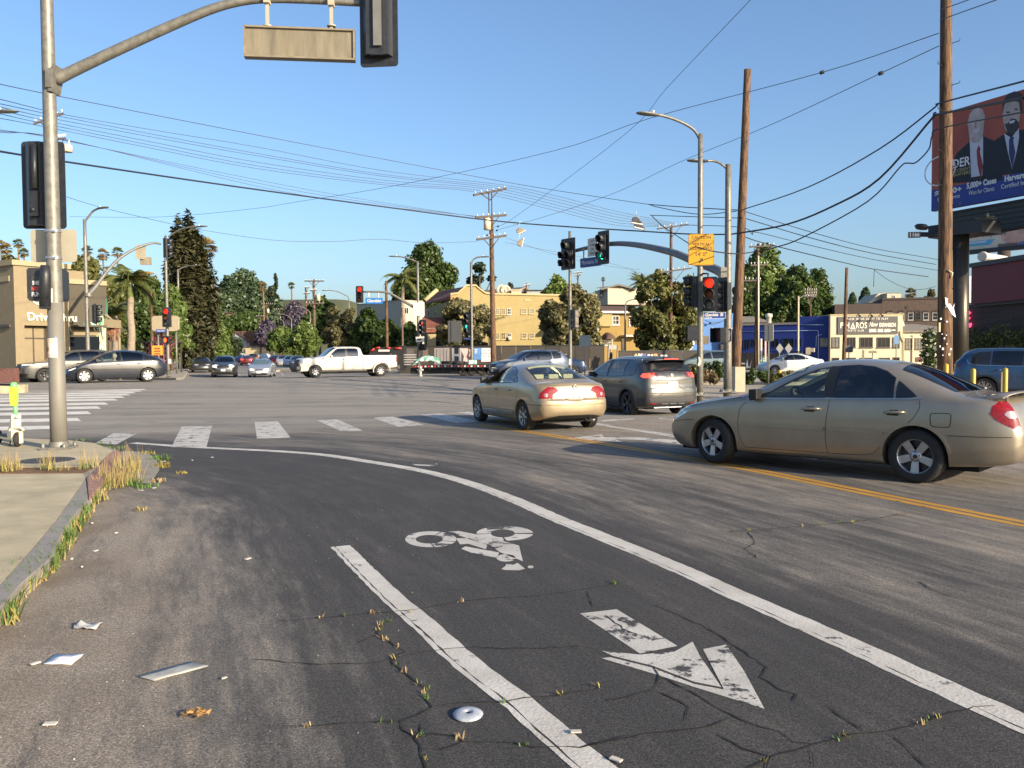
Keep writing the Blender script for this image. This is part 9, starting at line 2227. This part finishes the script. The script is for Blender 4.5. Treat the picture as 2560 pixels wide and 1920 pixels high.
b.tube([at(2469,545,33),at(2469,533,33)],.05,8);b.build('fan',pm('olive_fan',(.2,.18,.1),.5,0,0),bb,True)
f=PF(at(2421,600,62),at(2700,560,56));b2=thing('billboard',f.o,'pale beige billboard with blue ribbon behind the dark column','billboard')
x1=f.len;zb,zt=f.p(2421,626)[1],f.p(2421,536)[1]
def q2(pix,mat,off,nm='panel_print'):return plate_on(b2,f,f.poly(pix),mat,nm,.01,off)
b=MB();b.prism([(-.8,zb),(x1,zb),(x1,zt),(-.8,zt)],.3,f.at_(-.3));b.build('panel',pm('beige_print',(.6,.53,.43),.6,0,.08,1),b2,True)
b=MB();b.prism([(-.8,zb-.3),(x1,zb-.3),(x1,zb),(-.8,zb)],.5,f.at_(-.3));b.build('catwalk',M_black,b2,True)
q2([(2421,604),(2488,597),(2474,612),(2421,617)],pm('sky_blue_print',(.08,.36,.58),.6,0,.05),0.);q2([(2500,556),(2516,552),(2530,566),(2548,560),(2600,570),(2600,612),(2530,616),(2505,600)],pm('peach_print',(.52,.32,.26),.6,0,.25,1.5),0.);q2([(2540,552),(2600,548),(2600,575),(2548,572)],pm('grey_hair_print',(.14,.11,.1),.6,0,.2,2),.012)
q2([(2495,610),(2545,606),(2543,614),(2496,618)],pm('brown_print',(.16,.11,.09),.6,0,.1),.012);q2([(2548,606),(2600,590),(2600,616),(2540,617)],pm('violet_print',(.12,.14,.32),.6,0,.1),.014)
for(t,u_,v,h,mm,ue)in(('connect with God',2405,580,8.5,'grey_brown_ink',2500),('everywhere',2456,588,10,'dark_brown_ink',2515),('.edu/connect',2417,608,8,'printed_white',2467)):
 x,z=f.p(u_,v);want=f.p(ue,v)[0]-x;o=text_mesh(t,h*60/F*1.35,Matrix.Identity(4),pm(mm,(.3,.26,.22)if mm[0]=='g' else(.14,.11,.1),.6,0,0),'lettering',None,'LEFT',.003,bold=.01);xs_=[q.co.x for q in o.data.vertices]
 o.data.transform(WH[b2.name]@f.M@Matrix.Translation((x,z,.03))@Matrix.Diagonal((want/(max(xs_)-min(xs_)),1,1,1))@Matrix.Translation((-min(xs_),0,0)));o.parent=b2
b=MB();c=at(2510,700,58.5);b.tube([Vector((c.x,c.y,0)),at(2510,628,58.5)],.4,14);b.build('column',M_dframe,b2,True)
# FENCE WITH POSTERS
M_fen=pm('dark_fence_board',(.036,.03,.026),.8,0,.15,1.5);M_fen2=pm('dark_fence_cloth',(.05,.042,.034),.85,0,.1,1)
def fence(name,label,u0,Y0,u1,Y1,v,n,mats,hgt=None,vary=0.):
 f=Face(u0,Y0,u1,Y1);rt=thing(name,f.o,label,'fence');h=hgt or f.p((u0+u1)/2,v)[1]
 for i in range(n):
  a,c=f.len*i/n,f.len*(i+1)/n-.03;b=MB();t=rnd.uniform(0,vary);b.prism([(a,-.2),(c,-.2),(c,h-t),(a,h-t)],.06,f.at_(0));b.build('fence_panel',mats[i%len(mats)],rt,True)
 b=MB();b.prism([(0,h),(f.len,h),(f.len,h+.07),(0,h+.07)],.12,f.at_(-.03));b.build('top_rail',M_black,rt,True)
 return rt,f,h
fe,f,h=fence('board_fence','long dark board fence with posters in front of the yellow building',1000,68,1512,67,866,14,[M_fen,M_fen2])
def post(u0,v0,u1,v1,mat,off=.07,nm='poster',ff=None,rt=None,pix=None):
 ff=ff or f;P=ff.poly(pix)if pix else(lambda r:[(r[0],r[2]),(r[1],r[2]),(r[1],r[3]),(r[0],r[3])])(ff.rect(u0,v0,u1,v1));return plate_on(rt or fe,ff,P,mat,nm,.012,off)
post(1012,871,1036,905,pm('dim_collage',(.09,.075,.07),.7,0,.4,4));post(1058,872,1070,905,pm('brown_poster',(.14,.1,.085),.7,0,.4,3));post(1086,870,1124,911,pm('grey_door_poster',(.22,.2,.2),.7,0,.35,3,stretch=(3,1,.4)))
for u_ in(1091,1100,1108,1116):post(u_,873,u_+1.2,909,pm('door_slit',(.06,.055,.055),.8,0,0),.085,'poster_print')
wp=pm('white_poster_print',(.62,.6,.58),.7,0,.06);post(1130,869,1154,905,pm('dark_poster',(.05,.04,.045),.7,0,.3,5));post(0,0,0,0,wp,.085,'poster_print',pix=[(1130,870),(1136,870),(1136,885),(1147,885),(1147,870),(1153,870),(1153,905),(1148,905),(1147,891),(1136,890),(1136,904),(1131,904)])  # near-black poster ground with white print over it
post(1154,869,1180,905,pm('plum_poster',(.06,.04,.045),.7,0,.2,5));post(0,0,0,0,pm('pink_print',(.52,.38,.36),.7,0,.12,6),.085,'poster_print',pix=[(1152,871),(1170,871),(1170,882),(1166,892),(1172,904),(1158,904),(1160,890),(1155,880)]);post(0,0,0,0,pm('tan_arm_print',(.42,.3,.22),.7,0,.1),.086,'poster_print',pix=[(1171,872),(1176,874),(1179,882),(1174,892),(1172,890),(1175,882)])
post(1184,870,1204,899,pm('blue_poster',(.09,.22,.46),.6,0,.25,1.5));post(1203,870,1230,904,pm('white_price_poster',(.62,.58,.58),.6,0,.05))
for i in range(2):
 for k,(t,dv,s_)in enumerate((('4x',6,5),('LARGE',13,4.5),('£7' if False else 'E7',21,7),('—',29,4))):
  x,z=f.p(1210+12.5*i,870+dv);tt=text_mesh(t,s_*67/F*.85,f.M@Matrix.Translation((x,z,.085)),pm('rose_ink',(.4,.22,.24),.6,0,0),'lettering',fe,'CENTER',.002,bold=.005)
for k in range(3):post(1187,873+4*k,1194-k,875+4*k,wp,.085,'poster_print')
x,z=f.p(1374,889);text_mesh('Meby',.82,f.M@Matrix.Translation((x,z,.07)),pm('pale_green_spray',(.45,.55,.3),.7,0,.1),'graffiti',fe,'LEFT',.002,sx=.72,shear=.25)
x,z=f.p(1374,899);text_mesh('ros o',.5,f.M@Matrix.Translation((x,z,.07)),pm('pale_green_spray',(.45,.55,.3),.7,0,.1),'graffiti',fe,'LEFT',.002,sx=.8,shear=.2)
f2,g2,h2=fence('board_fence','dark board fence with bright lettering behind the crossover roof',1546,67,1770,68,878,7,[M_fen2,M_fen])
for k,(pix,col)in enumerate((([(1582,893),(1588,884),(1592,885),(1595,893)],(.5,.33,.1)),([(1595,884),(1599,884),(1602,889),(1602,884),(1605,884),(1605,893),(1595,893)],(.66,.62,.6)),([(1605,884),(1614,884),(1616,893),(1608,893)],(.12,.1,.3)),([(1618,886),(1624,885),(1624,893),(1618,893)],(.55,.58,.5)),([(1626,887),(1631,885),(1633,893),(1626,893)],(.6,.58,.52)),([(1633,885),(1642,884),(1644,889),(1641,893),(1633,893)],(.6,.24,.1)),([(1651,887),(1667,887),(1667,892),(1651,892)],(.65,.6,.55)))):
 post(0,0,0,0,pm('mural_ink_%d'%k,col,.7,0,.1),.07,'mural_print',g2,f2,pix)
post(1776,887,1809,898,pm('pale_pink_banner',(.55,.45,.48),.6,0,.25,3),.07,'banner',Face(1770,68,1830,68.3),f2)
f3_,g3,h3=fence('board_fence','dark hoarding with green poster before the long blue building',1778,71,1925,71,884,5,[M_fen,M_fen2])
post(1895,891,1918,927,pm('green_poster',(.03,.14,.1),.6,0,.1),.07,'poster',g3,f3_);post(0,0,0,0,pm('tan_print',(.45,.28,.18),.6,0,.2,5),.085,'poster_print',g3,f3_,[(1897,927),(1898,912),(1904,918),(1908,927)]);post(0,0,0,0,pm('tan_print',(.45,.28,.18),.6,0,.2,5),.085,'poster_print',g3,f3_,[(1910,927),(1911,916),(1916,910),(1918,927)])
for k in range(4):post(1907,896+5*k,1914,898+5*k,wp,.086,'poster_print',g3,f3_)
post(0,0,0,0,wp,.07,'mural_print',g3,f3_,[(1864,920),(1867,897),(1870,915),(1874,917),(1879,898),(1875,920)]);post(1853,907,1862,911,wp,.07,'mural_print',g3,f3_)
fence('plywood_fence','grey brown plywood hoarding right of the green poster',1925,72,2006,70,880,6,[pm('grey_ply',(.13,.105,.085),.85,0,.2,2),pm('brown_ply',(.1,.075,.06),.85,0,.2,2)],vary=.12)
for(u_,l)in((1518,'left pale sign post at the fence gap'),(1541,'right pale sign post at the fence gap')):
 a=at(u_,925,62);b=MB();b.tube([Vector((a.x,62,0)),at(u_+3,862,62)],.045,8);tag(b.build('sign_post',M_galv_paint),l,'post','posts at the fence gap')
b=MB();c=at(1532,868,62);b.box(c,(.55,.03,.34));tag(b.build('notice_board',pm('grey_notice',(.35,.33,.3),.6,0,.35,14)),'grey notice board between the two posts at the fence gap','sign')
# FLATBED TRAILER
tr=thing('flatbed_trailer',(at(1160,930,56.5).x,56.5,gz(-4,56.5)),'black gooseneck flatbed trailer with red and white striped edge behind the pickup','trailer')
def tq(u,v,Y=56.5):return at(u,v,Y)
M_tb=pm('black_trailer_steel',(.014,.014,.016),.5,.1,.2,6);M_rs=pm('red_reflector',(.4,.03,.02),.4,0,.15,20)
zd=tq(1150,912).z
b=MB();b.box((tq(1142,912).x,57.6,zd-.11),((tq(1245,912)-tq(1032,912)).x,2.5,.2));b.build('deck',M_tb,tr,True)
b=MB();b.box((tq(1142,912).x,56.9,zd-.4),((tq(1235,912)-tq(1000,912)).x,.16,.4));b.box((tq(1142,912).x,58.2,zd-.4),((tq(1235,912)-tq(1000,912)).x,.16,.4));b.build('chassis_rail',M_tb,tr,True)
xa,xb=tq(1035,910).x,tq(1216,910).x;n=22
for i in range(n):
 b=MB();w=(xb-xa)/n;b.box((xa+w*(i+.5),56.33,zd-.09),(w*.62,.02,.1));b.build('reflector_strip',M_rs if i%2==0 else M_signwhite,tr,True)
 if i%2==0:b=MB();b.box((xa+w*(i+1),56.36,zd-.2),(.05,.08,.3),rot=Matrix.Rotation(R(20),3,'Y'));b.build('stake_bracket',M_tb,tr,True)
for Yk in(56.9,58.3):
 P=[(tq(u_,v,Yk).x,tq(u_,v,Yk).z)for u_,v in((922,886),(930,872),(944,868),(1004,868),(1008,885),(1012,926),(996,926),(972,892),(930,886))]
 b=MB();b.prism(P,.25,Matrix.Translation((0,Yk+.12,0))@Matrix.Rotation(R(90),4,'X'));b.build('gooseneck',M_tb,tr,True)
b=MB();q=tq(1001,892);b.box((q.x,57.6,q.z),(.35,1.6,1.5));b.build('headboard',M_tb,tr,True)
b=MB();b.tube([tq(976,884,56.7),tq(997,922,56.7)],.05,6);b.build('brace',M_rim,tr,True)
for k,(u0,v0,u1,v1)in enumerate(((926,879,936,871),(939,869.5,950,869.5),(966,870,976,870),(986,870.5,1004,871))):
 b=MB();p,q=tq(u0,v0,56.7),tq(u1,v1,56.7);b.tube([p,q],.07,4);b.build('reflector_strip',M_rs,tr,True)
o,Mx=sign_plate(tr,tq(960,876.5,56.72),(0,-1,0),.75,.13,M_signwhite,'label_strip',.01,.01)
for u_ in(1158,1178,1206,1226):
 a=tq(u_,940);b=MB();M_=Matrix.Translation((a.x,56.9,gz(-4,56)+.4))@Matrix.Rotation(R(90),4,'X');b.lathe([(.2,-.15),(.36,-.15),(.4,-.1),(.4,.1),(.36,.15),(.2,.15),(.12,.05),(0,.05)],24,0,M_);b.build('wheel',M_tyre,tr,True)
b=MB()
for k in range(5):q=tq(1022,887+6*k,57.4);b.box(q,(1.,.8,.07),R(4))
tag(b.build('ramp_stack',pm('galvanised_ramps',(.36,.35,.33),.5,.5,.2)),'stack of galvanised ramps at the front of the trailer bed','ramps')
rng=np.random.default_rng(3);c=tq(1070,902,57.2);mb=MB()
V=[];n_=12
for i in range(n_+1):
 for j in range(7):
  x=-1.+2.*i/n_;y=-.5+j/6;V.append(c+Vector((x,y,-.33+(.66*(1-x*x)**.6 if abs(x)<1 else 0)*(1-(2*y)**4*.5)+rng.normal()*.035)))
mb.add(V,[(i*7+j,(i+1)*7+j,(i+1)*7+j+1,i*7+j+1)for i in range(n_)for j in range(6)],0,False)
tag(mb.build('tarpaulin',pm('green_plastic_wrap',(.03,.26,.15),.35,0,0,3,col2=(.55,.6,.55),contrast=(.42,.6))),'crumpled green and white plastic wrapped load on the trailer','tarpaulin')
b=MB();c=tq(1181,905,57);b.box(c,(.55,.4,.28),.2);tag(b.build('wrapped_bundle',pm('green_plastic_wrap',(.1,.3,.2),.35,0,.2)),'small green and white bundle on the trailer deck near the posters','bundle')
b=MB();b.tube([tq(1088,896,57),tq(1105,909,57)],.04,6);tag(b.build('wooden_pole',pm('pale_timber',(.4,.27,.2),.8,0,.1)),'pale timber pole leaning on the green wrapped load','pole')
for u_ in(1118,1146):b=MB();b.lathe([(.3,-.1),(.42,-.1),(.46,0),(.42,.1),(.3,.1)],18,0,Matrix.Translation(tq(u_,906.5,57.3)));tag(b.build('spare_tyre',M_tyre),'spare tyre lying flat on the trailer deck, '+('left' if u_==1118 else 'right')+' of two','tyre','spare tyres')
# PEOPLE
def person(label,u,vb,Y,hgt,cols,face,stride=.12):
 a=at(u,vb,Y);z0=.14;rt=thing('person',(a.x,Y,z0),label,'person',rz=face);k=hgt/1.75
 J=dict(pelvis=(0,0,.95),waist=(0,0,1.12),chest=(.01,0,1.35),neck=(.01,0,1.5),head=(.03,0,1.6),top=(.02,0,1.72),lh=(0,.09,.9),lk=(stride*.8,.1,.5),la=(stride*.4,.1,.08),lt=(stride*.4+.16,.11,.03),rh=(0,-.09,.9),rk=(-stride*.2,-.1,.5),ra=(-stride,-.1,.09),rt=(-stride+.15,-.11,.03),ls=(0,.19,1.42),le=(-.04,.25,1.14),lw=(.06,.25,.9),lf=(.09,.25,.8),rs=(0,-.19,1.42),re=(.02,-.25,1.14),rw=(.12,-.23,.92),rf=(.15,-.22,.83))
 rad=dict(pelvis=.15,waist=.14,chest=.155,neck=.055,head=.09,top=.07,lh=.09,lk=.06,la=.042,lt=.035,rh=.09,rk=.06,ra=.042,rt=.035,ls=.075,le=.05,lw=.035,lf=.035,rs=.075,re=.05,rw=.035,rf=.035)
 E=[('pelvis','waist'),('waist','chest'),('chest','neck'),('neck','head'),('head','top'),('pelvis','lh'),('lh','lk'),('lk','la'),('la','lt'),('pelvis','rh'),('rh','rk'),('rk','ra'),('ra','rt'),('chest','ls'),('ls','le'),('le','lw'),('lw','lf'),('chest','rs'),('rs','re'),('re','rw'),('rw','rf')]
 nm=list(J);me=bpy.data.meshes.new('body');me.from_pydata([tuple(c*k for c in J[q])for q in nm],[(nm.index(a_),nm.index(b_))for a_,b_ in E],[])
 o=bpy.data.objects.new('tmp',me);C.objects.link(o);md=o.modifiers.new('s','SKIN');o.modifiers.new('u','SUBSURF').levels=1
 for i,q in enumerate(nm):v=me.skin_vertices[0].data[i];v.radius=(rad[q]*k,)*2;v.use_root=q=='pelvis'
 m2=bpy.data.meshes.new_from_object(o.evaluated_get(bpy.context.evaluated_depsgraph_get()));bpy.data.objects.remove(o)
 for mm in cols:m2.materials.append(mm)
 for pl in m2.polygons:
  c=pl.center/k;pl.use_smooth=True;pl.material_index=3 if c.z>1.64 else 2 if c.z>1.5 or(c.z<.88 and abs(c.y)>.19)else 0 if c.z>.95 or abs(c.y)>.19 else 4 if c.z<.09 else 1
 m2.name='body';b_=bpy.data.objects.new('body',m2);C.objects.link(b_);b_.parent=rt
MS=pm('skin_tone',(.45,.26,.17),.6,0,.05);MHs=pm('dark_hair',(.03,.02,.015),.7,0,.1);MSh=pm('shoe_black',(.02,.02,.02),.6,0,0)
person('person in pale yellow hoodie and dark trousers on the far left pavement',432,913,84,1.75,[pm('pale_yellow_hoodie',(.6,.52,.3),.9,0,.06),pm('dark_trousers',(.025,.025,.03),.9,0,.1),MS,MHs,MSh],R(160))
person('person in dark clothes waiting by the poles behind the hooded one',447,913,90,1.7,[pm('dark_coat',(.03,.035,.06),.9,0,.1),pm('dark_trousers',(.025,.025,.03),.9,0,.1),MS,MHs,MSh],R(20),.05)
person('person in dark jacket walking by the fence gap',1528,925,66,1.7,[pm('black_jacket',(.02,.02,.022),.9,0,.1),pm('dark_trousers',(.025,.025,.03),.9,0,.1),MS,MHs,MSh],R(185))
